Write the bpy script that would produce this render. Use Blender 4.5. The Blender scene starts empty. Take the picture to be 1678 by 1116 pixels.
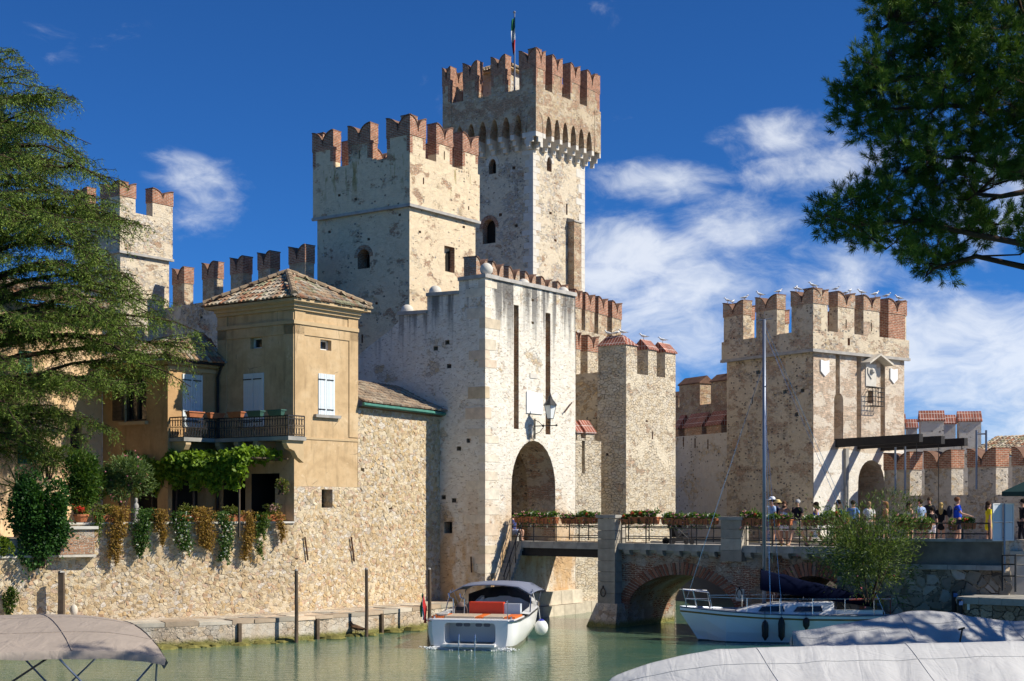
import bpy, math, random
import numpy as np
from mathutils import Vector, Matrix
from mathutils.geometry import tessellate_polygon
random.seed(7); RNG = np.random.default_rng(7)
S = bpy.context.scene
COL = S.collection
R = math.radians
# ------------------------------------------------------------------ camera
F = 2350.0; CX = 839.0; HZ = 830.0; H = 4.7
cam = bpy.data.cameras.new('camera'); camo = bpy.data.objects.new('camera', cam); COL.objects.link(camo)
camo.location = (0, 0, H); camo.rotation_euler = (R(90), 0, 0)
cam.sensor_width = 36; cam.lens = F / 1678 * 36; cam.shift_y = (HZ - 558) / 1678
cam.clip_start = 0.3; cam.clip_end = 20000
S.camera = camo
# ------------------------------------------------------------------ sun, sky, exposure
SUN_AZ = R(-14); SUN_EL = R(40)
sun = bpy.data.lights.new('sun', 'SUN'); suno = bpy.data.objects.new('sun', sun); COL.objects.link(suno)
sun.energy = 5.0; sun.angle = R(0.5); sun.color = (1.0, 0.93, 0.80)
sd = Vector((math.cos(SUN_EL)*math.cos(SUN_AZ), math.cos(SUN_EL)*math.sin(SUN_AZ), math.sin(SUN_EL)))
suno.rotation_euler = sd.to_track_quat('Z', 'Y').to_euler(); suno.location = (60, -10, 60)
S.view_settings.view_transform = 'Standard'; S.view_settings.look = 'None'
S.view_settings.exposure = 0.36; S.view_settings.gamma = 1.0
S.cycles.max_bounces = 6; S.cycles.diffuse_bounces = 3; S.cycles.glossy_bounces = 3; S.cycles.use_adaptive_sampling = True; S.cycles.adaptive_threshold = 0.02; S.cycles.transparent_max_bounces = 12

class NT:
    """small node-tree helper"""
    def __init__(s, nt): s.nt = nt; nt.nodes.clear()
    def n(s, typ, ins=None, **props):
        nd = s.nt.nodes.new(typ)
        for k, v in props.items(): setattr(nd, k, v)
        for k, v in (ins or {}).items():
            i = nd.inputs[k]
            if hasattr(v, 'is_output') or isinstance(v, bpy.types.NodeSocket): s.nt.links.new(v, i)
            else: i.default_value = v
        return nd
    def mix(s, f, a, b, mode='MIX'):
        nd = s.nt.nodes.new('ShaderNodeMix'); nd.data_type = 'RGBA'; nd.blend_type = mode
        for i, v in ((0, f), (6, a), (7, b)):
            if isinstance(v, bpy.types.NodeSocket): s.nt.links.new(v, nd.inputs[i])
            else: nd.inputs[i].default_value = v if i == 0 or len(v) == 4 else (*v, 1)
        return nd.outputs[2]
    def m(s, op, a, b=0.0, c=0.0, clamp=False):
        nd = s.nt.nodes.new('ShaderNodeMath'); nd.operation = op; nd.use_clamp = clamp
        for i, v in enumerate((a, b, c)):
            if isinstance(v, bpy.types.NodeSocket): s.nt.links.new(v, nd.inputs[i])
            else: nd.inputs[i].default_value = v
        return nd.outputs[0]
    def step(s, v, lo, hi):
        nd = s.n('ShaderNodeMapRange', {0: v, 1: lo, 2: hi, 3: 0.0, 4: 1.0}); nd.interpolation_type = 'SMOOTHSTEP'; nd.clamp = True
        return nd.outputs[0]
    def noise(s, vec, scale, detail=3, rough=0.55, dist=0.0):
        return s.n('ShaderNodeTexNoise', {'Vector': vec, 'Scale': scale, 'Detail': detail, 'Roughness': rough, 'Distortion': dist})
    def ramp(s, f, stops, interp='LINEAR'):
        nd = s.n('ShaderNodeValToRGB', {0: f}); cr = nd.color_ramp; cr.interpolation = interp
        while len(cr.elements) < len(stops): cr.elements.new(0.5)
        for e, (p, c) in zip(cr.elements, stops): e.position = p; e.color = (*c, 1)
        return nd.outputs[0]
    def mapping(s, vec, sc=(1, 1, 1), loc=(0, 0, 0), rot=(0, 0, 0)):
        return s.n('ShaderNodeMapping', {'Vector': vec, 'Scale': sc, 'Location': loc, 'Rotation': rot}).outputs[0]

w = bpy.data.worlds.new('World'); S.world = w; w.use_nodes = True
t = NT(w.node_tree)
sky = t.n('ShaderNodeTexSky', sky_type='NISHITA'); sky.sun_disc = False
sky.sun_elevation = SUN_EL; sky.sun_rotation = R(90) - SUN_AZ; sky.altitude = 1500; sky.air_density = 0.75; sky.dust_density = 0.25; sky.ozone_density = 3.5
deep = t.mix(1.0, sky.outputs[0], (0.165, 0.45, 0.77), 'MULTIPLY')
tc = t.n('ShaderNodeTexCoord').outputs['Generated']
cv = t.mapping(tc, (1.0, 1.0, 1.9), (1.31, 0.52, 0.9), (0, R(14), 0))
warp = t.n('ShaderNodeVectorMath', {0: t.noise(cv, 9.0, 3, 0.5).outputs['Color'], 'Scale': 0.10}, operation='SCALE').outputs[0]
cw_ = t.n('ShaderNodeVectorMath', {0: cv, 1: warp}, operation='ADD').outputs[0]
wsp = t.noise(cw_, 8.0, 9, 0.62).outputs[0]
fine = t.noise(cw_, 26.0, 6, 0.6).outputs[0]
big = t.noise(cv, 2.3, 2, 0.5).outputs[0]
def blob(px, py, ax, az):
    d = Vector(((px-CX)/F, 1, (HZ-py)/F)).normalized()
    v = t.n('ShaderNodeVectorMath', {0: tc, 1: d}, operation='SUBTRACT').outputs[0]
    v = t.n('ShaderNodeVectorMath', {0: v, 1: (1/ax, 1/ax, 1/az)}, operation='MULTIPLY').outputs[0]
    l = t.n('ShaderNodeVectorMath', {0: v}, operation='LENGTH').outputs[1]
    return t.step(l, 1.0, 0.0)
bl = None
for a in ((330, 290, .07, .035), (345, 340, .065, .04), (1340, 290, .085, .042), (1230, 365, .10, .040), (1080, 420, .10, .036), (990, 470, .08, .04), (1270, 215, .08, .03), (1090, 300, .08, .03), (1560, 545, .18, .07), (1650, 640, .2, .08), (1500, 600, .14, .06), (1080, 540, .14, .07), (1640, 350, .11, .08), (1160, 470, .15, .05), (1400, 420, .12, .05), (1000, 400, .08, .05)):
    bl = blob(*a) if bl is None else t.m('MAXIMUM', bl, blob(*a))
dens = t.m('ADD', t.m('MULTIPLY', wsp, 0.95), t.m('MULTIPLY', fine, 0.32))
dens = t.m('ADD', dens, t.m('MULTIPLY', bl, 0.34))
dens = t.m('ADD', dens, t.m('MULTIPLY', t.m('SUBTRACT', big, 0.5), 0.2))
cl = t.step(dens, 0.74, 1.10)
cl = t.m('MULTIPLY', cl, 0.72)
warm = t.ramp(wsp, [(0.35, (4.0, 4.6, 5.5)), (0.62, (6.6, 6.8, 7.0))])
sky_col = t.mix(cl, deep, warm)
bg = t.n('ShaderNodeBackground', {'Color': sky_col, 'Strength': 0.12})
t.n('ShaderNodeOutputWorld', {0: bg.outputs[0]})

# ------------------------------------------------------------------ geometry helpers
def P(px, py, Y): return Vector(((px-CX)/F*Y, Y, H+(HZ-py)/F*Y))
def XY(px, Y): return Vector(((px-CX)/F*Y, Y))
def on_z(px, py, z):            # point of pixel on horizontal plane z
    Y = (H-z)*F/(py-HZ); return P(px, py, Y)
def dirv(a, b): return Vector((a, b)).normalized()
def along(p, d, px):            # walk from p along d until image column px
    k = (px-CX)/F; t_ = (k*p.y-p.x)/(d.x-k*d.y); return p+d*t_

class Wall:
    """vertical plane; p0 is left as seen from its front, normal points to viewer"""
    def __init__(s, p0, p1):
        s.p0 = Vector(p0); s.p1 = Vector(p1); s.L = (s.p1-s.p0).length; s.d = (s.p1-s.p0).normalized(); s.n = Vector((s.d.y, -s.d.x))
    def u(s, px):
        k = (px-CX)/F; return (k*s.p0.y-s.p0.x)/(s.d.x-k*s.d.y)
    def uz(s, px, py):
        u = s.u(px); q = s.p0+s.d*u; return (u, H+(HZ-py)/F*q.y)
    def pt(s, u, z, off=0.0):
        q = s.p0+s.d*u+s.n*off; return Vector((q.x, q.y, z))
    def rect(s, px0, py0, px1, py1):
        """rectangle by pixels: columns px0..px1, top py0, bottom py1 (measured at its centre column)"""
        u0, u1 = s.u(px0), s.u(px1); c = (px0+px1)/2; z1 = s.uz(c, py0)[1]; z0 = s.uz(c, py1)[1]
        return [(u0, z0), (u1, z0), (u1, z1), (u0, z1)]
    def arch(s, px0, py0, px1, py1, n=10, point=0.0):
        u0, u1 = s.u(px0), s.u(px1); c = (px0+px1)/2; zt = s.uz(c, py0)[1]; zb = s.uz(c, py1)[1]
        r = (u1-u0)/2; rise = min(r*(1+point), zt-zb-0.05); zs = zt-rise
        pts = [(u0, zb), (u1, zb)]
        for i in range(n+1):
            a = math.pi*i/n; pts.append(((u0+u1)/2+r*math.cos(a), zs+rise*math.sin(a)))
        return pts
    def shift(s, off, du0=0, du1=0): return Wall(s.p0+s.n*off-s.d*du0, s.p1+s.n*off+s.d*du1)

WORLD = {}
def prop(o, label=None, cat=None, group=None, kind=None):
    if label: o['label'] = label
    if cat: o['category'] = cat
    if group: o['group'] = group
    if kind: o['kind'] = kind
    return o
def thing(name, loc, label, cat, group=None):
    o = bpy.data.objects.new(name, None); COL.objects.link(o); o.location = loc; o.empty_display_size = 0.2
    WORLD[o.name] = Vector(loc); return prop(o, label, cat, group)

class MB:
    def __init__(s, M=None): s.v = []; s.f = []; s.m = []; s.c = []; s.M = M; s.col = (1, 1, 1); s.mi = 0
    def add(s, verts, faces, mat=None, col=None):
        o = len(s.v)
        for p in verts:
            p = Vector(p); s.v.append(s.M @ p if s.M is not None else p)
        mm = s.mi if mat is None else mat; cc = s.col if col is None else col
        for f in faces: s.f.append([i+o for i in f]); s.m.append(mm); s.c.append(cc)
    def quad(s, a, b, c, d, mat=None, col=None): s.add([a, b, c, d], [(0, 1, 2, 3)], mat, col)
    def hexa(s, p, mat=None, col=None):   # 8 points: bottom 4 ccw, top 4
        s.add(p, [(3, 2, 1, 0), (4, 5, 6, 7), (0, 1, 5, 4), (1, 2, 6, 5), (2, 3, 7, 6), (3, 0, 4, 7)], mat, col)
    def box(s, c, size, mat=None, col=None, rz=0.0, rx=0.0, ry=0.0):
        c = Vector(c); hx, hy, hz = size[0]/2, size[1]/2, size[2]/2
        Q = Matrix.Rotation(rz, 3, 'Z') @ Matrix.Rotation(ry, 3, 'Y') @ Matrix.Rotation(rx, 3, 'X')
        s.hexa([c+Q@Vector(k) for k in ((-hx, -hy, -hz), (hx, -hy, -hz), (hx, hy, -hz), (-hx, hy, -hz), (-hx, -hy, hz), (hx, -hy, hz), (hx, hy, hz), (-hx, hy, hz))], mat, col)
    def wbox(s, W, u0, u1, z0, z1, o0, o1, mat=None, col=None):   # box on a wall between offsets o0 (back) < o1 (front)
        s.hexa([W.pt(u0, z0, o1), W.pt(u1, z0, o1), W.pt(u1, z0, o0), W.pt(u0, z0, o0), W.pt(u0, z1, o1), W.pt(u1, z1, o1), W.pt(u1, z1, o0), W.pt(u0, z1, o0)], mat, col)
    def poly3(s, pts, mat=None, col=None, flip=False, holes=()):
        loops = [[Vector(p) for p in pts]]+[[Vector(p) for p in h] for h in holes]
        allp = [p for l in loops for p in l]
        tris = [tuple(t_) for t_ in tessellate_polygon(loops)]
        s.add(allp, tris, mat, col)
    def panel(s, W, outline, holes=(), off=0.0, thick=0.0, mat=0, rev=1, back=2, edges=True):
        """holes: (poly, depth[, back material or None for open])"""
        O = [W.pt(u, z, off) for u, z in outline]
        Hs = [[W.pt(u, z, off) for u, z in h[0]] for h in holes]
        s.poly3(O, mat, holes=Hs)
        for h in holes:
            d = h[1]; bm_ = h[2] if len(h) > 2 else back; n = len(h[0]); rm = h[3] if len(h) > 3 else rev
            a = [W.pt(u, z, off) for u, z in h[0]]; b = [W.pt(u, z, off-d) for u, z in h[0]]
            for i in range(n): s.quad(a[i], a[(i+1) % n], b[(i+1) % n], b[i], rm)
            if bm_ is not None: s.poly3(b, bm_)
        if thick:
            B = [W.pt(u, z, off-thick) for u, z in outline]; s.poly3(B, mat, holes=[[W.pt(u, z, off-thick) for u, z in h[0]] for h in holes if len(h) > 2 and h[2] is None])
            n = len(O)
            if edges:
                for i in range(n): s.quad(O[i], O[(i+1) % n], B[(i+1) % n], B[i], mat)
    def prism(s, W, poly, o0, o1, mat=0, side=None):
        A = [W.pt(u, z, o1) for u, z in poly]; B = [W.pt(u, z, o0) for u, z in poly]; n = len(A)
        s.poly3(A, mat); s.poly3(B, mat)
        for i in range(n): s.quad(A[i], A[(i+1) % n], B[(i+1) % n], B[i], mat if side is None else side)
    def tube(s, path, rad, n=6, mat=None, col=None, cap=True):
        path = [Vector(p) for p in path]; k = len(path)
        if isinstance(rad, (int, float)): rad = [rad]*k
        vs = []; prev = None
        for i, p in enumerate(path):
            t_ = (path[min(i+1, k-1)]-path[max(i-1, 0)]).normalized()
            if prev is None: x = t_.orthogonal().normalized()
            else:
                x = prev-t_*prev.dot(t_); x = x.normalized() if x.length > 1e-5 else t_.orthogonal().normalized()
            prev = x; y = t_.cross(x)
            for j in range(n):
                a = 2*math.pi*j/n; vs.append(p+(x*math.cos(a)+y*math.sin(a))*rad[i])
        fs = [(i*n+j, i*n+(j+1) % n, (i+1)*n+(j+1) % n, (i+1)*n+j) for i in range(k-1) for j in range(n)]
        if cap: fs += [tuple(range(n))[::-1], tuple((k-1)*n+j for j in range(n))]
        s.add(vs, fs, mat, col)
    def ball(s, c, r, nu=10, nv=6, mat=None, col=None, sc=(1, 1, 1)):
        c = Vector(c); vs = [c+Vector((0, 0, -r*sc[2]))]
        for i in range(1, nv):
            b = -math.pi/2+math.pi*i/nv
            for j in range(nu):
                a = 2*math.pi*j/nu; vs.append(c+Vector((r*sc[0]*math.cos(b)*math.cos(a), r*sc[1]*math.cos(b)*math.sin(a), r*sc[2]*math.sin(b))))
        vs.append(c+Vector((0, 0, r*sc[2]))); fs = []
        for j in range(nu): fs.append((0, 1+(j+1) % nu, 1+j)); fs.append((len(vs)-1, 1+(nv-2)*nu+j, 1+(nv-2)*nu+(j+1) % nu))
        for i in range(nv-2):
            for j in range(nu): fs.append((1+i*nu+j, 1+i*nu+(j+1) % nu, 1+(i+1)*nu+(j+1) % nu, 1+(i+1)*nu+j))
        s.add(vs, fs, mat, col)
    def lathe(s, c, prof, n=12, mat=None, col=None):   # prof: (r,z)
        c = Vector(c); vs = []
        for r, z in prof:
            for j in range(n): vs.append(c+Vector((r*math.cos(2*math.pi*j/n), r*math.sin(2*math.pi*j/n), z)))
        k = len(prof); fs = [(i*n+j, i*n+(j+1) % n, (i+1)*n+(j+1) % n, (i+1)*n+j) for i in range(k-1) for j in range(n)]
        fs += [tuple(range(n))[::-1], tuple((k-1)*n+j for j in range(n))]; s.add(vs, fs, mat, col)
    def grid(s, pts, mat=None, col=None, close=False):   # list of rows of points
        n = len(pts[0]); vs = [p for r in pts for p in r]; fs = []
        for i in range(len(pts)-1):
            for j in range(n-(0 if close else 1)): fs.append((i*n+j, i*n+(j+1) % n, (i+1)*n+(j+1) % n, (i+1)*n+j))
        s.add(vs, fs, mat, col)
    def build(s, name, mats, parent=None, smooth=False, fixn=True):
        if not isinstance(mats, (list, tuple)): mats = [mats]
        V = np.array([tuple(p) for p in s.v]); c = (V.min(0)+V.max(0))/2; c[2] = V[:, 2].min()
        me = bpy.data.meshes.new(name); me.from_pydata((V-c).tolist(), [], s.f)
        for m_ in mats: me.materials.append(m_)
        me.polygons.foreach_set('material_index', np.array(s.m, dtype=np.int32))
        if smooth: me.polygons.foreach_set('use_smooth', np.ones(len(s.f), dtype=bool))
        if fixn:
            import bmesh
            b = bmesh.new(); b.from_mesh(me); bmesh.ops.recalc_face_normals(b, faces=b.faces); b.to_mesh(me); b.free()
        auto_uv(me, c)
        at = me.attributes.new('Col', 'FLOAT_COLOR', 'FACE')
        at.data.foreach_set('color', np.array([(*k, 1) for k in s.c], dtype=np.float32).ravel())
        o = bpy.data.objects.new(name, me); COL.objects.link(o)
        if parent is not None: o.parent = parent; o.location = Vector(c)-WORLD[parent.name]
        else: o.location = c
        WORLD[o.name] = Vector(c); return o

def auto_uv(me, c):
    n = len(me.polygons)
    if not n: return
    nor = np.empty(n*3); me.polygons.foreach_get('normal', nor); nor = nor.reshape(-1, 3)
    lt = np.empty(n, dtype=np.int32); me.polygons.foreach_get('loop_total', lt)
    lv = np.empty(len(me.loops), dtype=np.int32); me.loops.foreach_get('vertex_index', lv)
    co = np.empty(len(me.vertices)*3); me.vertices.foreach_get('co', co); co = co.reshape(-1, 3)+np.array(c)
    N = np.repeat(nor, lt, axis=0); p = co[lv]
    ang = np.round(np.arctan2(N[:, 1], N[:, 0])/(math.pi/36))*(math.pi/36)
    side = np.abs(N[:, 2]) < 0.75
    u = np.where(side, -np.sin(ang)*p[:, 0]+np.cos(ang)*p[:, 1], p[:, 0]); v = np.where(side, p[:, 2], p[:, 1])
    uv = me.uv_layers.new(name='UVMap'); uv.data.foreach_set('uv', np.stack([u, v], 1).astype(np.float32).ravel())

def clone(root, loc, rz=None, sc=None, label=None, parent=None):
    def cp(o, par):
        c = o.copy(); COL.objects.link(c); c.parent = par
        for ch in o.children: cp(ch, c)
        return c
    c = cp(root, parent); c.location = loc; WORLD[c.name] = Vector(loc)
    if rz is not None: c.rotation_euler = (0, 0, rz)
    if sc is not None: c.scale = (sc, sc, sc) if isinstance(sc, (int, float)) else sc
    if label: c['label'] = label
    return c
# ------------------------------------------------------------------ materials
def newmat(name): m = bpy.data.materials.new(name); m.use_nodes = True; return m, NT(m.node_tree)
def finish(t, col, rough=0.9, bump=None, bs=0.4, bd=0.02, spec=0.3, metal=0.0, extra=None):
    ins = {'Base Color': col if isinstance(col, bpy.types.NodeSocket) else (*col, 1), 'Roughness': rough, 'Specular IOR Level': spec, 'Metallic': metal}
    if bump is not None: ins['Normal'] = t.n('ShaderNodeBump', {'Height': bump, 'Strength': bs, 'Distance': bd}).outputs[0]
    b = t.n('ShaderNodeBsdfPrincipled', ins); t.n('ShaderNodeOutputMaterial', {0: b.outputs[0]}); return b
def plain(name, col, rough=0.6, var=0.12, scale=6, spec=0.3, metal=0.0, bs=0.15, attr=False):
    m, t = newmat(name); g = t.n('ShaderNodeTexCoord').outputs['Object']
    nz = t.noise(g, scale, 4).outputs[0]
    c = t.mix(nz, tuple(max(0, x*(1-var*1.6)) for x in col), tuple(min(1, x*(1+var)) for x in col))
    if attr: c = t.mix(1.0, c, t.n('ShaderNodeAttribute', attribute_name='Col').outputs[0], 'MULTIPLY')
    finish(t, c, rough, t.noise(g, scale*5, 3).outputs[0], bs, 0.01, spec, metal); return m

from statistics import NormalDist
def thr(share, sd=0.115): return 0.5+sd*NormalDist().inv_cdf(min(.995, max(.005, 1-share)))
def masonry(name, plaster, stones, brick=(0.36, 0.17, 0.10), plaster_amt=0.5, brick_amt=0.15, scale=5.0, stain=0.3, dark=0.0, mortar=None, bump=1.0, flat=1.6, brick_all=False, edge=0.05, streak=0.0, rust=0.0, calm=0.4, fleck=0.05, moss=None, fleckcols=None, joint=0.4):
    """plaster_amt / brick_amt: shares of the face; calm: how far stones fade into the mortar tone"""
    m, t = newmat(name)
    uv = t.n('ShaderNodeUVMap').outputs[0]; pos = t.n('ShaderNodeNewGeometry').outputs['Position']
    nz = t.noise(uv, 4.0, 3, 0.65)
    wv = t.n('ShaderNodeVectorMath', {0: nz.outputs['Color'], 1: (0.5, 0.5, 0.5)}, operation='SUBTRACT').outputs[0]
    wv = t.n('ShaderNodeVectorMath', {0: wv, 'Scale': 0.22}, operation='SCALE').outputs[0]
    uvw = t.n('ShaderNodeVectorMath', {0: uv, 1: wv}, operation='ADD').outputs[0]
    gr = t.noise(uv, 16, 3, 0.7).outputs[0]
    sn = t.noise(t.mapping(pos, (1, 1, 0.5)), 0.55, 5, 0.66).outputs[0]
    hgt = t.m('MULTIPLY', gr, 0.5); col = None
    if brick_amt < 1:
        st = t.mapping(uvw, (1, flat, 1))
        v1 = t.n('ShaderNodeTexVoronoi', {'Vector': st, 'Scale': scale, 'Randomness': 1.0}, voronoi_dimensions='2D')
        v2 = t.n('ShaderNodeTexVoronoi', {'Vector': st, 'Scale': scale, 'Randomness': 1.0}, voronoi_dimensions='2D', feature='DISTANCE_TO_EDGE')
        rnd = t.n('ShaderNodeSeparateColor', {0: v1.outputs['Color']})
        k = len(stones); mean = tuple(sum(c[i] for c in stones)/k for i in range(3)); stones = [tuple(c[i]*(1-calm)+mean[i]*calm for i in range(3)) for c in stones]
        sc = t.ramp(rnd.outputs[0], [(i/k, c) for i, c in enumerate(stones)], 'CONSTANT')
        sc = t.mix(1.0, sc, t.ramp(gr, [(0.28, (0.62, 0.6, 0.56)), (0.72, (1.24, 1.22, 1.18))]), 'MULTIPLY')
        mort = mortar or tuple(x*0.86 for x in plaster)
        ed = t.step(v2.outputs[0], edge*0.1, edge)
        ed = t.m('MULTIPLY', ed, t.step(rnd.outputs[2], 0.12, 0.3))
        col = t.mix(ed, mort, sc); h1 = t.m('MULTIPLY', ed, t.m('ADD', t.m('MULTIPLY', rnd.outputs[1], 0.8), 0.4))
        pn = t.noise(t.mapping(uv, (1, 1.15, 1), (3, 7, 0)), 0.55, 6, 0.68, 0.2).outputs[0]
        th = thr(plaster_amt); pm = t.step(pn, th-0.03, th+0.03)
        pc = t.mix(sn, tuple(x*0.84 for x in plaster), tuple(min(.9, x*1.16) for x in plaster))
        pc = t.mix(t.m('MULTIPLY', t.step(nz.outputs[0], 0.45, 0.75), 0.45), pc, tuple(x*0.72 for x in plaster))
        jd = t.m('MULTIPLY', t.m('MULTIPLY', t.step(v2.outputs[0], edge*0.55, 0.0), t.step(nz.outputs[0], 0.46, 0.60)), joint)
        col = t.mix(jd, col, tuple(x*0.30 for x in mort)); h1 = t.m('SUBTRACT', h1, jd)
        pm = t.m('MULTIPLY', pm, 0.78); col = t.mix(pm, col, pc); h1 = t.m('ADD', t.m('MULTIPLY', h1, t.m('SUBTRACT', 1.0, pm)), t.m('MULTIPLY', 1.0, pm))
        if fleck:       # small chips and exposed stones, wider than tall
            fn = t.noise(t.mapping(uv, (1, 2.1, 1), (2, 13, 0)), 5.2, 2, 0.5)
            tf = thr(fleck, 0.13); fm = t.step(fn.outputs[0], tf, tf+0.03)
            fc = t.ramp(nz.outputs[0], fleckcols) if fleckcols else t.ramp(nz.outputs[0], [(0.3, (0.25, 0.20, 0.15)), (0.45, tuple(x*0.55 for x in brick)), (0.55, (0.36, 0.29, 0.21)), (0.68, (0.72, 0.68, 0.6))])
            col = t.mix(t.m('MULTIPLY', fm, 0.8), col, fc); h1 = t.m('SUBTRACT', h1, t.m('MULTIPLY', fm, 0.5))
        hgt = t.m('ADD', hgt, h1)
    if brick_amt > 0:
        bt = t.n('ShaderNodeTexBrick', {'Vector': uvw if not brick_all else uv, 'Scale': 1.0, 'Color1': (*brick, 1), 'Color2': (*(x*0.66+0.02 for x in brick), 1), 'Mortar': (0.52, 0.45, 0.36, 1), 'Mortar Size': 0.013, 'Mortar Smooth': 0.2, 'Bias': -0.1, 'Brick Width': 0.27, 'Row Height': 0.085})
        bcol = t.mix(1.0, bt.outputs[0], t.ramp(nz.outputs[0], [(0.28, (0.58, 0.56, 0.54)), (0.72, (1.35, 1.32, 1.28))]), 'MULTIPLY')
        bh = t.m('MULTIPLY', t.m('SUBTRACT', 1.2, bt.outputs['Fac']), 0.9)
        if brick_amt < 1:
            bn = t.noise(t.mapping(uv, (1, 1.5, 1), (11, 3, 0)), 0.75, 5, 0.72, 0.2).outputs[0]
            th = thr(brick_amt); bm_ = t.step(bn, th-0.035, th+0.035)
            bm_ = t.m('MULTIPLY', bm_, t.step(nz.outputs[0], 0.30, 0.44))
            col = t.mix(bm_, col, bcol); hgt = t.m('ADD', t.m('MULTIPLY', hgt, t.m('SUBTRACT', 1.0, bm_)), t.m('MULTIPLY', bh, bm_))
        else: col = bcol; hgt = bh
    if dark:
        v3 = t.n('ShaderNodeTexVoronoi', {'Vector': t.mapping(uvw, (1, 1.7, 1), (5, 5, 0)), 'Scale': 4.6}, voronoi_dimensions='2D')
        r3 = t.n('ShaderNodeSeparateColor', {0: v3.outputs['Color']})
        dm = t.m('MULTIPLY', t.step(v3.outputs['Distance'], 0.36, 0.27), t.step(t.m('ADD', r3.outputs[0], t.m('MULTIPLY', t.m('SUBTRACT', sn, 0.5), 1.1)), 1.02-dark*2, 1.06-dark*2))
        col = t.mix(t.m('MULTIPLY', dm, 0.9), col, t.ramp(r3.outputs[1], [(0, (0.12, 0.11, 0.10)), (0.35, (0.22, 0.16, 0.11)), (0.6, (0.17, 0.165, 0.165)), (0.85, (0.6, 0.55, 0.47))], 'CONSTANT'))
    sm = t.m('MULTIPLY', t.step(sn, 0.52, 0.76), stain)
    col = t.mix(sm, col, t.mix(1.0, col, (0.40, 0.36, 0.33), 'MULTIPLY'))
    if moss:
        zm_ = t.n('ShaderNodeSeparateXYZ', {0: pos}).outputs[2]; mm_ = t.m('MULTIPLY', t.m('MULTIPLY', t.step(zm_, moss[0], moss[1]), t.step(zm_, moss[2]+.3, moss[2])), t.m('MULTIPLY', t.step(t.noise(t.mapping(pos, (1.3, 1.3, .25), (4, 2, 1)), 0.9, 5, 0.7).outputs[0], 0.54, 0.62), 0.8))
        col = t.mix(mm_, col, t.ramp(gr, [(0.3, (0.13, 0.11, 0.04)), (0.7, (0.42, 0.32, 0.10))]))
    if streak:
        k1 = t.noise(t.mapping(pos, (1.9, 1.9, 0.10)), 1.0, 5, 0.6).outputs[0]
        top = t.step(t.n('ShaderNodeSeparateXYZ', {0: pos}).outputs[2], streak-4.2, streak)
        k2 = t.m('MULTIPLY', t.step(t.m('ADD', k1, t.m('MULTIPLY', top, 0.15)), 0.58, 0.70), t.m('MULTIPLY', top, 0.85))
        col = t.mix(k2, col, (0.075, 0.075, 0.078))
    if rust:
        zc = t.n('ShaderNodeSeparateXYZ', {0: pos}).outputs[2]
        rm = t.m('MULTIPLY', t.m('MULTIPLY', t.step(zc, 7.0, 2.4), t.step(sn, 0.38, 0.56)), rust)
        col = t.mix(rm, col, t.mix(1.0, col, (0.66, 0.42, 0.20), 'MULTIPLY'))
        wl = t.step(t.m('ADD', zc, t.m('MULTIPLY', nz.outputs[0], 0.3)), 0.48, 0.24)
        col = t.mix(wl, col, t.ramp(gr, [(0.3, (0.10, 0.10, 0.03)), (0.7, (0.28, 0.26, 0.09))]))
    finish(t, col, 0.93, hgt, 1.0*bump, 0.045, 0.2); return m

CREAM = (0.70, 0.60, 0.45); TAN = (0.58, 0.45, 0.28); PINK = (0.52, 0.36, 0.27); GREY = (0.47, 0.44, 0.40); OCH = (0.54, 0.39, 0.20); WHT = (0.72, 0.69, 0.64); BRN = (0.36, 0.27, 0.18); SLT = (0.30, 0.29, 0.28)
M = {}
M['riv'] = masonry('rivellino_stone', (0.80, 0.745, 0.65), [CREAM, WHT, TAN, WHT, GREY, CREAM, PINK, OCH], plaster_amt=0.78, brick_amt=0.045, scale=4.6, stain=0.14, streak=13.9, rust=0.85, fleck=0.16, joint=0.5, fleckcols=[(0.3, (0.50, 0.40, 0.27)), (0.42, (0.66, 0.58, 0.44)), (0.5, (0.36, 0.30, 0.25)), (0.56, (0.68, 0.60, 0.48)), (0.68, (0.55, 0.40, 0.31))])
M['tower'] = masonry('tower_stone', (0.76, 0.62, 0.425), [CREAM, TAN, GREY, CREAM, BRN, TAN, PINK], plaster_amt=0.80, brick_amt=0.20, stain=0.20, dark=0.025, brick=(0.47, 0.28, 0.17), moss=(20.3, 21.6, 22.3))
M['keep'] = masonry('keep_stone', (0.68, 0.58, 0.43), [CREAM, TAN, GREY, WHT, SLT, GREY, PINK], plaster_amt=0.50, brick_amt=0.16, stain=0.25, dark=0.03, brick=(0.45, 0.28, 0.17))
M['crown'] = masonry('crown_stone', (0.57, 0.47, 0.33), [CREAM, TAN, GREY, TAN, BRN, PINK], plaster_amt=0.40, brick_amt=0.45, stain=0.55, dark=0.03, brick=(0.45, 0.27, 0.16))
M['gate'] = masonry('gate_tower_stone', (0.67, 0.57, 0.42), [CREAM, TAN, GREY, CREAM, BRN, SLT, PINK], plaster_amt=0.62, brick_amt=0.32, stain=0.22, dark=0.11, brick=(0.52, 0.36, 0.25))
M['gatefront'] = masonry('gate_front_brick', (0.67, 0.585, 0.475), [CREAM, TAN, PINK], plaster_amt=0.8, brick_amt=0.52, stain=0.12, brick=(0.62, 0.47, 0.35))
M['bastion'] = masonry('bastion_stone', (0.72, 0.63, 0.48), [CREAM, WHT, TAN, CREAM, GREY, TAN], plaster_amt=0.30, brick_amt=0.20, stain=0.15, bump=1.5, brick=(0.54, 0.38, 0.26), calm=.65, joint=.3)
M['curtain'] = masonry('curtain_stone', (0.55, 0.50, 0.43), [GREY, TAN, SLT, CREAM, BRN, GREY], plaster_amt=0.46, brick_amt=0.14, stain=0.5, dark=0.06)
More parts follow.
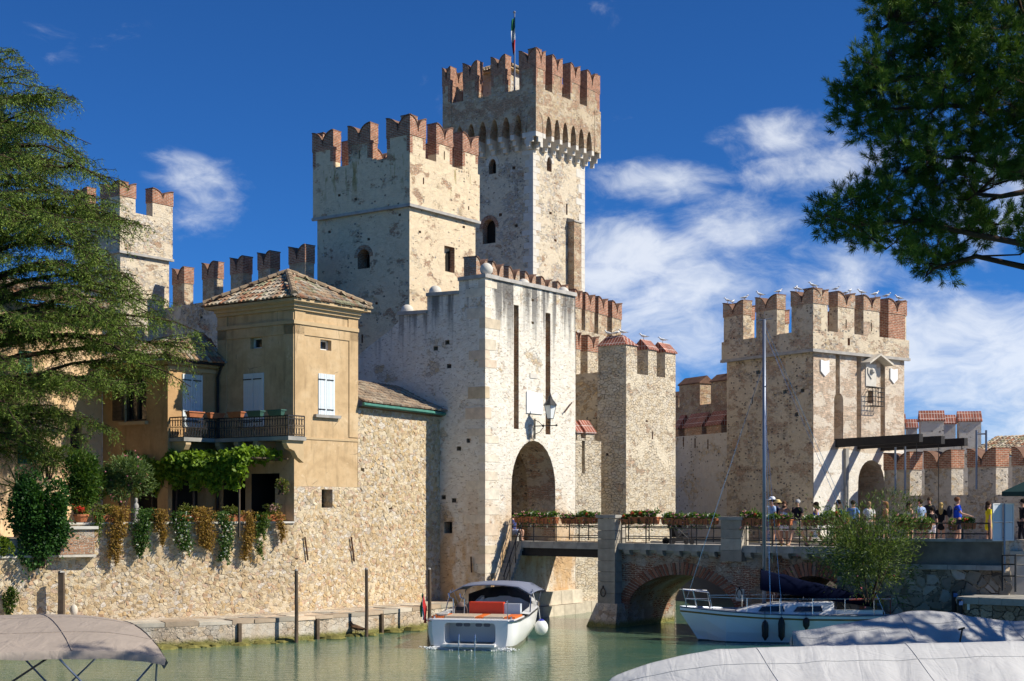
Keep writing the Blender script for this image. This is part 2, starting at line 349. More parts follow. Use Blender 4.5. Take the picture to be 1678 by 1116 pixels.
M['pale'] = masonry('pale_stone', (0.62, 0.59, 0.54), [GREY, CREAM, WHT, TAN], plaster_amt=0.66, brick_amt=0.03, stain=0.35, dark=0.05)
M['rubble'] = masonry('rubble_mortar', (0.70, 0.58, 0.40), [CREAM, TAN, OCH, GREY, TAN, WHT, PINK], plaster_amt=0.22, brick_amt=0.04, scale=5.5, stain=0.05, dark=0.01, bump=1.0, flat=1.5, joint=0.15)
M['brick'] = masonry('red_brick', (0.5, 0.4, 0.3), [TAN, PINK], brick=(0.40, 0.155, 0.085), brick_amt=1.0, stain=0.3, brick_all=True)
M['brickpale'] = masonry('weathered_brick', (0.54, 0.46, 0.35), [TAN, PINK, GREY], brick=(0.46, 0.255, 0.155), plaster_amt=0.2, brick_amt=0.72, stain=0.3)
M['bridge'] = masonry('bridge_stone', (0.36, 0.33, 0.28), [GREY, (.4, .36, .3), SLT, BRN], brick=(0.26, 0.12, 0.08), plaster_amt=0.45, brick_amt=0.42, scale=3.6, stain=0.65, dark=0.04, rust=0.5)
M['quay'] = masonry('quay_stone', (0.58, 0.53, 0.45), [GREY, CREAM, WHT, GREY, BRN], plaster_amt=0.5, brick_amt=0.0, scale=3.8, stain=0.6, rust=0.35)
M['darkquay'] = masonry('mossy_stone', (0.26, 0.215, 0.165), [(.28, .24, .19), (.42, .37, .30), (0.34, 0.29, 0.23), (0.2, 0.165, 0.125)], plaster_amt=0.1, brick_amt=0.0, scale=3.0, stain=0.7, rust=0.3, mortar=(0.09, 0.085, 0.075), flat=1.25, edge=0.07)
M['coping'] = plain('dark_coping', (0.20, 0.115, 0.08), 0.9, 0.4, 3, 0.2)
M['greycop'] = plain('grey_coping', (0.42, 0.40, 0.37), 0.9, 0.35, 2.5, 0.2, bs=0.4)
M['stoneblock'] = plain('cut_stone', (0.62, 0.565, 0.475), 0.9, 0.3, 3.5, 0.2, bs=0.5, attr=True)
M['greystone'] = plain('grey_cut_stone', (0.36, 0.345, 0.315), 0.9, 0.4, 2.0, 0.2, bs=0.5)
M['whitestone'] = plain('white_cut_stone', (0.64, 0.60, 0.53), 0.85, 0.18, 3, 0.2, bs=0.4)
M['stone'] = plain('wall_stones', (0.92, 0.92, 0.92), 0.93, 0.24, 7, 0.15, bs=0.6, attr=True)
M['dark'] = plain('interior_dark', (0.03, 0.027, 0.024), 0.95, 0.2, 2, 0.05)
M['iron'] = plain('wrought_iron', (0.022, 0.022, 0.024), 0.55, 0.3, 8, 0.4)
M['bronze'] = plain('rusty_iron', (0.10, 0.05, 0.03), 0.8, 0.4, 9, 0.3)
M['white'] = plain('white_paint', (0.78, 0.78, 0.76), 0.5, 0.07, 3)
M['wood'] = plain('old_wood', (0.115, 0.085, 0.06), 0.85, 0.5, 4, 0.2, bs=0.5)
M['blackwood'] = plain('tarred_wood', (0.028, 0.026, 0.026), 0.75, 0.4, 4, 0.3, bs=0.5)
M['terra'] = plain('terracotta', (0.46, 0.165, 0.075), 0.8, 0.25, 6, 0.2)
M['steel'] = plain('stainless', (0.62, 0.63, 0.65), 0.22, 0.05, 4, 0.5, 1.0, 0.02)
M['alu'] = plain('grey_aluminium', (0.20, 0.23, 0.29), 0.4, 0.08, 4, 0.5, 0.5, 0.02)
M['glass'] = plain('dark_glass', (0.02, 0.025, 0.03), 0.08, 0.2, 2, 0.7, bs=0.02)
M['tile'] = plain('roof_tile', (0.9, 0.9, 0.9), 0.9, 0.35, 5, 0.15, bs=0.5, attr=True)
M['verdi'] = plain('green_gutter', (0.06, 0.22, 0.17), 0.6, 0.4, 5)

def capmat():
    m, t = newmat('capping_brick'); uv = t.n('ShaderNodeUVMap').outputs[0]
    bt = t.n('ShaderNodeTexBrick', {'Vector': uv, 'Scale': 1.0, 'Color1': (0.34, 0.10, 0.055, 1), 'Color2': (0.24, 0.075, 0.05, 1), 'Mortar': (0.6, 0.48, 0.42, 1), 'Mortar Size': 0.016, 'Brick Width': 0.16, 'Row Height': 0.32}, offset=0.0)
    c = t.mix(1.0, bt.outputs[0], t.ramp(t.noise(uv, 2, 5).outputs[0], [(0.3, (0.6, 0.6, 0.6)), (0.7, (1.2, 1.2, 1.2))]), 'MULTIPLY')
    finish(t, c, 0.85, t.m('SUBTRACT', 1.0, bt.outputs['Fac']), 0.6, 0.02); return m
M['cap'] = capmat()
def stucco(name, a, b, c):
    m, t = newmat(name); uv = t.n('ShaderNodeUVMap').outputs[0]
    n1 = t.noise(uv, 0.7, 7, 0.66, 0.4).outputs[0]; n2 = t.noise(uv, 4.0, 7, 0.7).outputs[0]; n3 = t.noise(t.mapping(uv, (2.2, 0.35, 1)), 1.4, 5, 0.6).outputs[0]
    col = t.ramp(n1, [(0.32, b), (0.5, a), (0.68, c)])
    col = t.mix(t.m('MULTIPLY', t.step(n2, 0.45, 0.72), 0.5), col, tuple(x*0.68 for x in a))
    col = t.mix(t.m('MULTIPLY', t.step(n3, 0.5, 0.75), 0.55), col, tuple(x*0.55 for x in b))
    col = t.mix(t.m('MULTIPLY', t.step(t.noise(uv, 1.6, 8, 0.75).outputs[0], 0.6, 0.66), 0.4), col, tuple(min(.8, x*1.25+0.05) for x in c))
    ck = t.n('ShaderNodeTexVoronoi', {'Vector': t.mix(0.12, uv, t.noise(uv, 3.0, 3).outputs['Color']), 'Scale': 0.55}, voronoi_dimensions='2D', feature='DISTANCE_TO_EDGE').outputs[0]
    col = t.mix(t.m('MULTIPLY', t.m('MULTIPLY', t.step(ck, 0.012, 0.003), t.step(n1, 0.5, 0.6)), 0.6), col, tuple(x*0.35 for x in b))
    finish(t, col, 0.92, t.m('ADD', n2, t.noise(uv, 30, 3).outputs[0]), 0.3, 0.015, 0.2); return m
M['ochre'] = stucco('ochre_stucco', (0.545, 0.385, 0.215), (0.42, 0.29, 0.155), (0.61, 0.465, 0.29))
M['ochredark'] = stucco('orange_stucco', (0.50, 0.31, 0.15), (0.40, 0.24, 0.11), (0.55, 0.36, 0.18))
M['peach'] = stucco('peach_stucco', (0.74, 0.52, 0.31), (0.66, 0.43, 0.24), (0.78, 0.60, 0.40))
M['shutter'] = plain('pale_blue_shutter', (0.66, 0.72, 0.74), 0.6, 0.10, 5)
M['greenshut'] = plain('green_shutter', (0.05, 0.17, 0.11), 0.6, 0.25, 5)
M['trim'] = plain('stucco_trim', (0.53, 0.39, 0.225), 0.9, 0.18, 3, 0.2)  # one even stucco colour for cornices, sills, eaves and brackets

def watermat():
    m, t = newmat('lake_water'); pos = t.n('ShaderNodeNewGeometry').outputs['Position']
    n1 = t.noise(t.mapping(pos, (0.6, 1.7, 1)), 2.0, 4, 0.6, 0.4).outputs[0]
    n2 = t.noise(t.mapping(pos, (1.0, 2.2, 1), (5, 1, 0)), 4.6, 3, 0.5).outputs[0]
    n3 = t.noise(pos, 0.16, 3).outputs[0]
    h = t.m('ADD', t.m('MULTIPLY', n1, 1.0), t.m('MULTIPLY', n2, 0.30))
    col = t.mix(t.step(n3, 0.35, 0.65), (0.04, 0.125, 0.095), (0.12, 0.18, 0.11))
    weed = t.m('MULTIPLY', t.step(t.noise(t.mapping(pos, (0.5, 1.6, 1), (2, 9, 0)), 0.9, 5, 0.7).outputs[0], 0.64, 0.70), 0.7)
    col = t.mix(weed, col, (0.16, 0.17, 0.03))
    b = finish(t, col, 0.02, h, 0.45, 0.055, 0.5); b.inputs['IOR'].default_value = 1.33; return m
M['water'] = watermat()
# ------------------------------------------------------------------ building helpers
DL = dirv(-.82, .57); DR = dirv(.60, .80)
ZB = -0.6
def swallow(u0, u1, zb, zt, d, n=9):
    w = u1-u0; c = (u0+u1)/2; pts = [(u0, zb), (u1, zb)]
    cur = []
    for i in range(n+1):
        q = i/n*math.pi/2; cur.append((math.sin(q)*w/2, d*math.cos(q)))
    right = [(u1-a, zt-d+b) for a, b in cur]; left = [(u0+a, zt-d+b) for a, b in cur][::-1]
    return pts+right+left[1:], right, left
def merlon(par, W, u0, u1, z0, h, th, body, head, off=0.0, hb=0.5, nd=0.3, out=0.03, coping=True, slit=False, edge=None):
    mb = MB(); zb = z0+h*hb
    if slit:
        uc = (u0+u1)/2; sl = [(uc-.05, z0+h*.12), (uc+.05, z0+h*.12), (uc+.05, z0+h*.34), (uc-.05, z0+h*.34)]
        mb.panel(W, [(u0, z0), (u1, z0), (u1, zb), (u0, zb)], [(sl, .3, 1, 0)], off, th)
    else: mb.wbox(W, u0, u1, z0, zb, off-th, off)
    o = mb.build('merlon', [body, M['dark']], par)
    if edge:
        for a_, b_ in ((u0-.008, u0+.2), (u1-.2, u1+.008)):
            e_ = MB(); e_.wbox(W, a_, b_, zb-(zb-z0)*random.uniform(.35, .95), zb-.004, off-th-.008, off+.008); e_.build('brick_edge', M['brick'], o)
    poly, rt, lt = swallow(u0-out, u1+out, zb, z0+h, h*nd)
    b2 = MB(); b2.prism(W, poly, off-th-out, off+out); b2.build('brick_head', head, o)
    if coping:
        b3 = MB(); k = .05
        for cv in (rt, lt[::-1]):
            up = [(a, b+k) for a, b in cv]
            b3.prism(W, cv+up[::-1], off-th-out-.04, off+out+.04)
        b3.build('coping', M['coping'], o)
    return o
def capped(par, W, u0, u1, z0, h, th, body, off=0.0, ch=0.45, out=0.07, cap=None):
    mb = MB(); zb = z0+h-ch; mb.wbox(W, u0, u1, z0, zb, off-th, off); o = mb.build('merlon', body, par)
    b = MB(); a0, a1 = u0-out, u1+out; f, k, m_ = off+out, off-th-out, off-th/2
    b.add([W.pt(a0, zb, f), W.pt(a1, zb, f), W.pt(a1, zb, k), W.pt(a0, zb, k), W.pt(a0, zb+ch, m_), W.pt(a1, zb+ch, m_), W.pt(a0, zb-.06, f), W.pt(a1, zb-.06, f), W.pt(a1, zb-.06, k), W.pt(a0, zb-.06, k)],
          [(0, 1, 5, 4), (2, 3, 4, 5), (3, 0, 4), (1, 2, 5), (6, 7, 1, 0), (7, 8, 2, 1), (8, 9, 3, 2), (9, 6, 0, 3), (9, 8, 7, 6)])
    b.build('brick_cap', cap or M['cap'], o); return o
def win(par, W, poly, depth, off=0.0, mat=None, name='window', inset=0.02):
    mb = MB(); mb.prism(W, poly, off-depth-.03, off-depth+inset); return mb.build(name, mat or M['dark'], par)
def arch_ring(par, W, hole, wd, mat, off=0.0, n=11, name='voussoir', cols=None, skip=2):
    """separate wedge stones round the head of an arched hole polygon (hole[2:] is the arc right to left)"""
    arc = hole[skip:]; cu = sum(a for a, b in arc)/len(arc); cz = min(b for a, b in arc)
    def at(f):
        x = f*(len(arc)-1); i = min(int(x), len(arc)-2); k = x-i
        return (arc[i][0]*(1-k)+arc[i+1][0]*k, arc[i][1]*(1-k)+arc[i+1][1]*k)
    for i in range(n):
        a, b = at(i/n+.004), at((i+1)/n-.004)
        def outp(p):
            v = Vector((p[0]-cu, p[1]-cz)); v.normalize(); return (p[0]+v.x*wd, p[1]+v.y*wd)
        mb = MB(); cc = random.uniform(.75, 1.15); mb.col = (cc, cc*.97, cc*.93) if cols is None else random.choice(cols)
        mb.prism(W, [a, b, outp(b), outp(a)], off-.12, off+.02+random.uniform(0, .012)); mb.build(name, mat, par)
def shaft(par, Lp, C, Rp, z0, z1, hl=(), hr=(), mats=None, name='shaft', off=0.0, top=True, thick=None):
    WL = Wall(Lp, C); WR = Wall(C, Rp); Bp = Lp+Rp-C
    mb = MB()
    mb.panel(WL, [(0, z0), (WL.L, z0), (WL.L, z1), (0, z1)], hl)
    mb.panel(WR, [(0, z0), (WR.L, z0), (WR.L, z1), (0, z1)], hr)
    for a, b in ((Rp, Bp), (Bp, Lp)):
        W2 = Wall(a, b); mb.panel(W2, [(0, z0), (W2.L, z0), (W2.L, z1), (0, z1)])
    if top: mb.add([(*p, z1) for p in (Lp, C, Rp, Bp)], [(0, 1, 2, 3)])
    return mb.build(name, mats, par), WL, WR
def quoins(par, C, d1, d2, z0, z1, mat=None, hh=(.32, .46), la=(.38, .8), out=.014, cols=None, skip=0.0):
    z = z0; k = 0
    while z < z1-.2:
        h = random.uniform(*hh); h = min(h, z1-z)
        a, b = (la[1], la[0]) if k % 2 else (la[0], la[1]); a *= random.uniform(.8, 1.2); b *= random.uniform(.8, 1.2); k += 1
        if random.random() >= skip:
            o = C-(d1+d2)*out
            p = [o, o+d1*a, o+d1*a+d2*b*.0+d2*.02, o+d2*b]
            q = [o, o+d2*b, o+d2*b+d1*a, o+d1*a]
            mb = MB(); cc = random.uniform(.75, 1.2); mb.col = random.choice(cols) if cols else (cc*1.05, cc, cc*.93)
            zz0, zz1 = z+.008, z+h-.008
            mb.hexa([(*x, zz0) for x in q]+[(*x, zz1) for x in q]); mb.build('quoin', mat or M['stoneblock'], par)
        z += h
def ring(par, pts, z0, z1, out, mat, name='string_course'):
    """band round a left point, corner, right point"""
    for a, b in zip(pts[:-1], pts[1:]):
        W = Wall(a, b); mb = MB(); mb.wbox(W, -out*.98, W.L+out*.98, z0, z1, -.1, out); mb.build(name, mat, par)
def putlogs(W, spots, s=7, d=.3):
    return [(W.rect(x-s/2, y-s/2, x+s/2, y+s/2), d) for x, y in spots]

# ------------------------------------------------------------------ water and ground
mb = MB(); mb.add([(-900, -60, 0), (900, -60, 0), (900, 3000, 0), (-900, 3000, 0)], [(0, 1, 2, 3)])
prop(mb.build('water', M['water']), kind='structure')
M['paving'] = plain('paving', (0.46, 0.42, 0.36), 0.9, 0.25, 1.2, 0.2, bs=0.4)
M['earth'] = plain('courtyard_ground', (0.36, 0.31, 0.23), 0.95, 0.3, 0.6, 0.1)
def slab(name, pts, z, mat, depth=1.0):
    mb = MB(); n = len(pts)
    mb.poly3([(x, y, z) for x, y in pts])
    for i in range(n):
        a, b = pts[i], pts[(i+1) % n]; mb.quad((*a, z), (*b, z), (*b, z-depth), (*a, z-depth))
    return prop(mb.build(name, mat), kind='structure')
slab('courtyard_ground', [(-60, 62), (-3, 66), (12, 74), (12, 66), (70, 66), (400, 150), (400, 2500), (-400, 2500), (-400, 150)], 3.0, M['earth'], 4.0)

# ------------------------------------------------------------------ house on the terrace
HC = XY(482, 53.0); HL = along(HC, DL, 357); HR = along(HC, DR, 586)
ht = thing('house', (HC.x, HC.y, 3.6), 'tall ochre stucco house with hipped tile roof and pale blue shutters', 'house')
ZE = 12.3; ZL = 5.45
WHl = Wall(HL, HC); WHr = Wall(HC, HR); HBk = HL+HR-HC
sw_r = WHr.rect(525, 557, 543, 574); sw_l = WHl.rect(410, 553, 429, 571); bw = WHr.rect(527, 787, 545, 832)
dr_l = [[(u, max(z, 3.62)) for u, z in q] for q in (WHl.rect(366, 772, 402, 905), WHl.rect(412, 776, 458, 905))]  # doorways widened and lined in dark colour to deepen shade under the pergola
mb = MB()
mb.panel(WHl, [(0, 3.4), (WHl.L, 3.4), (WHl.L, ZE), (0, ZE)], [(sw_l, .3), (dr_l[0], 1.2, 2, 2), (dr_l[1], 1.2, 2, 2)])
mb.panel(WHr, [(0, ZL), (WHr.L, ZL), (WHr.L, ZE), (0, ZE)], [(sw_r, .3)])
for a, b in ((HR, HBk), (HBk, HL)):
    W_ = Wall(a, b); mb.panel(W_, [(0, 3.4), (W_.L, 3.4), (W_.L, ZE), (0, ZE)])
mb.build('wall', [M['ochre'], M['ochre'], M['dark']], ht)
for W_, w_ in ((WHr, sw_r), (WHl, sw_l)):
    o = win(ht, W_, w_, .28, mat=M['glass']); u0, z0 = w_[0]; u1, z1 = w_[2]
    f = MB()
    for a, b, c, d in ((u0, u1, z0, z0+.06), (u0, u1, z1-.05, z1), (u0, u0+.05, z0, z1), (u1-.05, u1, z0, z1)): f.wbox(W_, a, b, c, d, -.26, -.19)
    f.build('frame', M['white'], o)
z_s = WHr.uz(482, 528)[1]; z_s2 = WHr.uz(482, 716)[1]
for z0, z1, out in ((z_s-.05, z_s+.09, .08), (z_s2-.06, z_s2+.02, .03), (ZE-.32, ZE-.2, .10), (ZE-.2, ZE-.08, .2), (ZE-.08, ZE+.02, .3)):
    for W_ in (WHl, WHr): b = MB(); b.wbox(W_, 0, W_.L+(out-.002 if W_ is WHl else 0), z0, z1, -.05, out); b.build('cornice', M['trim'], ht)
# raised corner strips, frieze and sunk panel edges
for W_ in (WHl, WHr):
    for u0, u1, z0, z1 in ((0.01, .5, z_s2+.1, z_s-.06), (W_.L-.5, W_.L-.01, z_s2+.1, z_s-.06), (.01, W_.L-.01, z_s-.42, z_s-.06), (0.01, .55, z_s+.1, ZE-.33), (W_.L-.55, W_.L-.01, z_s+.1, ZE-.33)):
        b = MB(); b.wbox(W_, u0, u1, z0, z1, -.05, .035); b.build('stucco_band', M['ochre'], ht)
def tile_roof(par, e0, e1, r0, r1, name='roof_tiles', tw=.21, row=.34, seed=1, pal=None, lift=0.03):
    rnd = random.Random(seed); e0, e1, r0, r1 = map(Vector, (e0, e1, r0, r1))
    ed = (e1-e0).normalized(); nrm = ed.cross((r0+r1)/2-(e0+e1)/2).normalized()
    if nrm.z < 0: nrm = -nrm
    sl = nrm.cross(ed)
    if sl.z < 0: sl = -sl
    mb = MB(); hgt = (r0-e0).dot(sl); rows = max(1, int(hgt/row+.5))
    pal = pal or [(.50, .33, .20), (.56, .42, .28), (.42, .27, .18), (.60, .50, .36), (.46, .22, .13), (.36, .31, .25), (.62, .54, .42), (.40, .38, .24)]
    mb.add([e0, e1, r1, r0], [(0, 1, 2, 3)], col=(.22, .15, .10))
    for i in range(rows):
        t0 = i/rows; a = e0.lerp(r0, t0); b = e1.lerp(r1, t0); a2 = e0.lerp(r0, min(1, t0+1.15/rows)); b2 = e1.lerp(r1, min(1, t0+1.15/rows))
        ua, ub = (a-e0).dot(ed), (b-e0).dot(ed); n0 = int(ua/tw)-1; n1 = int(ub/tw)+2
        base = e0+sl*(t0*hgt); top = e0+sl*(min(1, t0+1.2/rows)*hgt)
        for k in range(n0, n1):
            u = k*tw+tw/2
            if u < ua-.02 or u > ub+.02: continue
            c = rnd.choice(pal); g = rnd.uniform(.75, 1.2); col = (c[0]*g, c[1]*g, c[2]*g)
            vs = []; jt = rnd.uniform(-.012, .012); jl = rnd.uniform(-.03, .03)
            for q, (pp, rr, lf) in enumerate(((base, .098, .035), (top, .08, .0))):
                for j in range(6):
                    an = math.pi*j/5
                    vs.append(pp+ed*(u+jt-math.cos(an)*rr)+nrm*(lift+lf+math.sin(an)*rr*.85)+sl*(jl-.06 if q == 0 else 0))
            fs = [(j, j+1, 7+j, 6+j) for j in range(5)]+[(5, 4, 3, 2, 1, 0)]
            mb.add(vs, fs, col=col)
    o = mb.build(name, M['tile'], par); o['kind'] = 'stuff'; return o
def ridge_tiles(par, a, b, seed=3):
    a, b = Vector(a), Vector(b); n = max(2, int((b-a).length/.36)); rnd = random.Random(seed); mb = MB()
    for i in range(n):
        p, q = a.lerp(b, i/n), a.lerp(b, (i+1.15)/n); d = (b-a).normalized(); x = d.cross(Vector((0, 0, 1))).normalized(); y = x.cross(d)
        g = rnd.uniform(.7, 1.2); vs = []
        for pp, rr in ((p, .15), (q, .125)):
            for j in range(6): an = math.pi*j/5; vs.append(pp+x*math.cos(an)*rr+y*(math.sin(an)*rr+.02))
        mb.add(vs, [(j, j+1, 7+j, 6+j) for j in range(5)]+[(5, 4, 3, 2, 1, 0)], col=(.5*g, .37*g, .24*g))
    o = mb.build('ridge_tiles', M['tile'], par); o['kind'] = 'stuff'
ov = .48
def hip(par, Lp, C, Rp, z, apex_h, ov=.48, seed=1, ridge=0.0):
    dl = (Lp-C).normalized(); dr = (Rp-C).normalized(); B = Lp+Rp-C
    c = C-dl*ov-dr*ov; l = Lp+dl*ov-dr*ov; r = Rp+dr*ov-dl*ov; b = B+dl*ov+dr*ov; ap = (l+r)/2
    A = Vector((*ap, z+apex_h)); l, c, r, b = [Vector((*p, z)) for p in (l, c, r, b)]
    A0 = A.copy(); A1 = A.copy()
    for k, (p, q) in enumerate(((l, c), (c, r), (r, b), (b, l))): tile_roof(par, p, q, A, A, seed=seed+k)
    for p in (l, c, r, b): ridge_tiles(par, p+Vector((0, 0, .1)), A+Vector((0, 0, .1)))
    eb = MB(); eb.add([l, c, r, b, l-Vector((0, 0, .1)), c-Vector((0, 0, .1)), r-Vector((0, 0, .1)), b-Vector((0, 0, .1))], [(0, 1, 5, 4), (1, 2, 6, 5), (2, 3, 7, 6), (3, 0, 4, 7), (4, 5, 6, 7)]); eb.build('eaves', M['trim'], par)
hip(ht, HL, HC, HR, ZE+.06, 1.3, ov=.36)
def shutters(par, W, px0, py0, px1, py1, leaves=2, mat=None, off=.03, planks=4):
    rc = W.rect(px0, py0, px1, py1); u0, z0 = rc[0]; u1, z1 = rc[2]; w_ = (u1-u0)/leaves
    for k in range(leaves):
        a = u0+k*w_+.008; b = a+w_-.016; pw = (b-a)/planks
        lf = None
        for j in range(planks):
            mb = MB(); mb.wbox(W, a+j*pw+.004, a+(j+1)*pw-.004, z0, z1, 0, off+(.006 if j % 2 else 0))
            if lf is None: lf = mb.build('shutter', mat or M['shutter'], par)
            else: mb.build('plank', mat or M['shutter'], lf)
        for zz in (z0+.2, z1-.22): mb = MB(); mb.wbox(W, a, b-.08, zz-.02, zz+.02, off, off+.022); mb.build('hinge', M['iron'], lf)
shutters(ht, WHr, 521, 613, 548, 680)
sb = MB(); rc = WHr.rect(514, 681, 555, 684); sb.wbox(WHr, rc[0][0], rc[1][0], rc[0][1]-.02, rc[2][1]+.02, 0, .14); sb.build('sill', M['greystone'], ht)
shutters(ht, WHl, 400, 612, 433, 700, off=.05)
# left wing
LC = along(HL, -DR, 275); LL = along(LC, DL, 168); WL1 = Wall(LC, HL); WL2 = Wall(LL, LC)
lw = thing('house_wing', (LC.x, LC.y, 3.6), 'low orange stucco house wing with tiled roof left of balcony', 'house')
ZW = WL1.uz(275, 590)[1]
wo = WL2.rect(204, 612, 240, 690); gl = [[(u, max(z, 3.62)) for u, z in WL2.rect(214, 778, 258, 905)]]; gd = [[(u, max(z, 3.62)) for u, z in WL1.rect(282, 772, 338, 905)]]  # lower openings widened, dark backs stand in for deep shade by the pergola
mb = MB()
mb.panel(WL2, [(0, 3.4), (WL2.L, 3.4), (WL2.L, ZW), (0, ZW)], [(wo, .25, 2), (gl[0], .4, 2)])
mb.panel(WL1, [(0, 3.4), (WL1.L, 3.4), (WL1.L, ZW), (0, ZW)], [(gd[0], .5, 2)])
LB = LL+(HL-LC)
for a, b in ((HL, LB), (LB, LL)):
    W_ = Wall(a, b); mb.panel(W_, [(0, 3.4), (W_.L, 3.4), (W_.L, ZW), (0, ZW)])
mb.build('wall', [M['ochredark'], M['ochre'], M['dark']], lw)
o = win(lw, WL2, wo, .22, mat=M['glass'])
u0, z0 = wo[0]; u1, z1 = wo[2]; f = MB()
for a, b, c, d in ((u0, u1, z0, z0+.07), (u0, u1, z1-.07, z1), (u0, u0+.07, z0, z1), (u1-.07, u1, z0, z1), ((u0+u1)/2-.04, (u0+u1)/2+.04, z0, z1)): f.wbox(WL2, a, b, c, d, -.18, -.1)
f.build('frame', M['wood'], o)
sb = MB(); sb.wbox(WL2, u0-.15, u1+.1, z0-.14, z0-.02, 0, .16); sb.build('sill', M['trim'], lw)
# open shutter leaf left of the window
lf = MB(); lf.wbox(WL2, u0-.62, u0-.03, z0+.05, z1-.2, .02, .07); lfo = lf.build('shutter', M['wood'], lw)
for i in range(9): s_ = MB(); zz = z0+.1+i*(z1-z0-.35)/9; s_.wbox(WL2, u0-.58, u0-.07, zz, zz+.1, .07, .09); s_.build('slat', M['wood'], lfo)
shutters(lw, WL1, 298, 614, 331, 700, off=.05)
for z0, z1, out in ((ZW-.35, ZW-.22, .06), (ZW-.14, ZW, .2)):
    for W_ in (WL1, WL2): b = MB(); b.wbox(W_, 0, W_.L+(out-.002 if W_ is WL2 else 0), z0, z1, -.05, out); b.build('cornice', M['trim'], lw)
_l, _c, _r, _b = LL+DL*.4-DR*.4, LC-DL*.4-DR*.4, HL-DL*.1+DR*.0, LB+DR*.3
rz = 1.1
mid = (LB+HL)/2
tile_roof(lw, (*_l, ZW+.02), (*_c, ZW+.02), (*(LB+DL*.2), ZW+rz), (*(HL+DL*.9), ZW+rz), seed=21)
tile_roof(lw, (*_c, ZW+.02), (*(HL-DL*.4), ZW+.02), (*(HL+DL*.9), ZW+rz), (*(HL+DL*.6+DR*.2), ZW+rz), seed=22)
ridge_tiles(lw, (*_c, ZW+.12), (*(HL+DL*.9), ZW+rz+.1))
gp = MB(); q = HL-DL*.12-DR*.12; gp.tube([(*(_c+DL*.1), ZW-.02), (*(HL-DL*.4-DR*.1), ZW-.02)], .06, 6); gp.tube([(*(HL-DL*.3-DR*.1), ZW-.05), (*q, ZW-.5), (*q, 3.7)], .055, 6); gp.build('drainpipe', M['iron'], lw)
# balcony
bt = thing('balcony', (HL.x, HL.y, 7.0), 'wrought iron balcony on stone brackets in front of blue shutters', 'balcony')
zb0 = WHl.shift(.9).uz(440, 722)[1]; zb1 = zb0+.14; zr = WHl.shift(.9).uz(440, 681)[1]
ue = WHl.shift(.9).u(474); us = WHl.shift(.9).u(340)
sb = MB(); sb.wbox(WHl, -.02, ue, zb0, zb1, 0.002, .95); sb.build('slab', M['greystone'], bt)
ul0 = 0.05; ul1 = WL1.L-.02
sb = MB(); sb.wbox(WL1, ul0, ul1, zb0+.004, zb1+.004, 0.002, .85); sb.build('slab', M['greystone'], bt)
for W_, us_, dp in ((WHl, (.9, 1.9, 2.9, ue-.25), .9), (WL1, (.3,), .8)):
    for u in us_:
        b = MB(); pr = [(0, 0), (dp, 0), (dp, -.12), (dp*.85, -.3), (dp*.55, -.38), (dp*.35, -.62), (0, -.8)]
        A = [W_.pt(u-.12, zb0+c, a) for a, c in pr]; B = [W_.pt(u+.12, zb0+c, a) for a, c in pr]; n = len(pr)
        b.poly3(A); b.poly3(B)
        for i in range(n): b.quad(A[i], A[(i+1) % n], B[(i+1) % n], B[i])
        b.build('bracket', M['trim'], bt)
def rail(par, W, u0, u1, off, z0, z1, posts=6):
    mb = MB()
    for zz, h in ((z0+.03, .03), (z1, .045), (z1-.12, .025), ((z0+z1)/2, .02)): mb.wbox(W, u0, u1, zz-h, zz, off-.02, off+.02)
    mb.build('rail', M['iron'], par)
    n = int((u1-u0)/.13); step = (u1-u0)/n; h2 = (z1-z0)
    for i in range(n+1): mb = MB(); u = u0+i*step; mb.tube([W.pt(u, z0, off), W.pt(u, z1, off)], .010 if i % posts else .022, 5); mb.build('baluster', M['iron'], par)
    mb = MB()
    for i in range(n):
        for zc in (z0+h2*.26, z0+h2*.68):
            c = W.pt(u0+(i+.5)*step, zc, off); k = 8
            pth = [c+Vector((*W.d, 0))*math.cos(2*math.pi*j/k)*step*.4+Vector((0, 0, 1))*math.sin(2*math.pi*j/k)*h2*.17 for j in range(k+1)]
            mb.tube(pth, .009, 4)
    o = mb.build('scrollwork', M['iron'], par); o['kind'] = 'stuff'
rail(bt, WHl, .5, ue-.05, .9, zb1, zr); rail(bt, WL1, ul0+.05, ul1-.6, .8, zb1, zr)
We = Wall(WHl.p0+WHl.d*(ue-.05)+WHl.n*.9, WHl.p0+WHl.d*(ue-.05)); rail(bt, We, 0, .85, 0, zb1, zr)
We = Wall(WL1.p0+WL1.d*(ul0+.05), WL1.p0+WL1.d*(ul0+.05)+WL1.n*.8); We.n = -We.n; rail(bt, We, 0, .75, 0, zb1, zr)
M['greenbox'] = plain('green_planter', (0.055, 0.13, 0.10), 0.5, 0.2, 4)
for i, (W_, u, of, mt, lab) in enumerate(((WHl, ue-.55, .98, 'greenbox', 'green trough planter on balcony rail nearest the sunlit corner'), (WHl, ue-1.6, .98, 'greenbox', 'green trough planter on balcony rail before the open shutters'), (WHl, ue-2.6, .98, 'terra', 'brown trough planter on balcony rail left of the two green troughs'), (WL1, 1.5, .9, 'terra', 'trough planter on balcony rail beside the wall corner'), (WL1, .5, .9, 'terra', 'trough planter at far left end of balcony rail'))):
    mb = MB(); mb.hexa([W_.pt(u-.3, zr-.02, of+.09), W_.pt(u+.3, zr-.02, of+.09), W_.pt(u+.3, zr-.02, of-.06), W_.pt(u-.3, zr-.02, of-.06), W_.pt(u-.36, zr+.17, of+.14), W_.pt(u+.36, zr+.17, of+.14), W_.pt(u+.36, zr+.17, of-.1), W_.pt(u-.36, zr+.17, of-.1)])
    mb.wbox(W_, u-.38, u+.38, zr+.15, zr+.19, of-.12, of+.16)
    prop(mb.build('trough_planter', M[mt]), lab, 'planter', 'planters on the balcony')
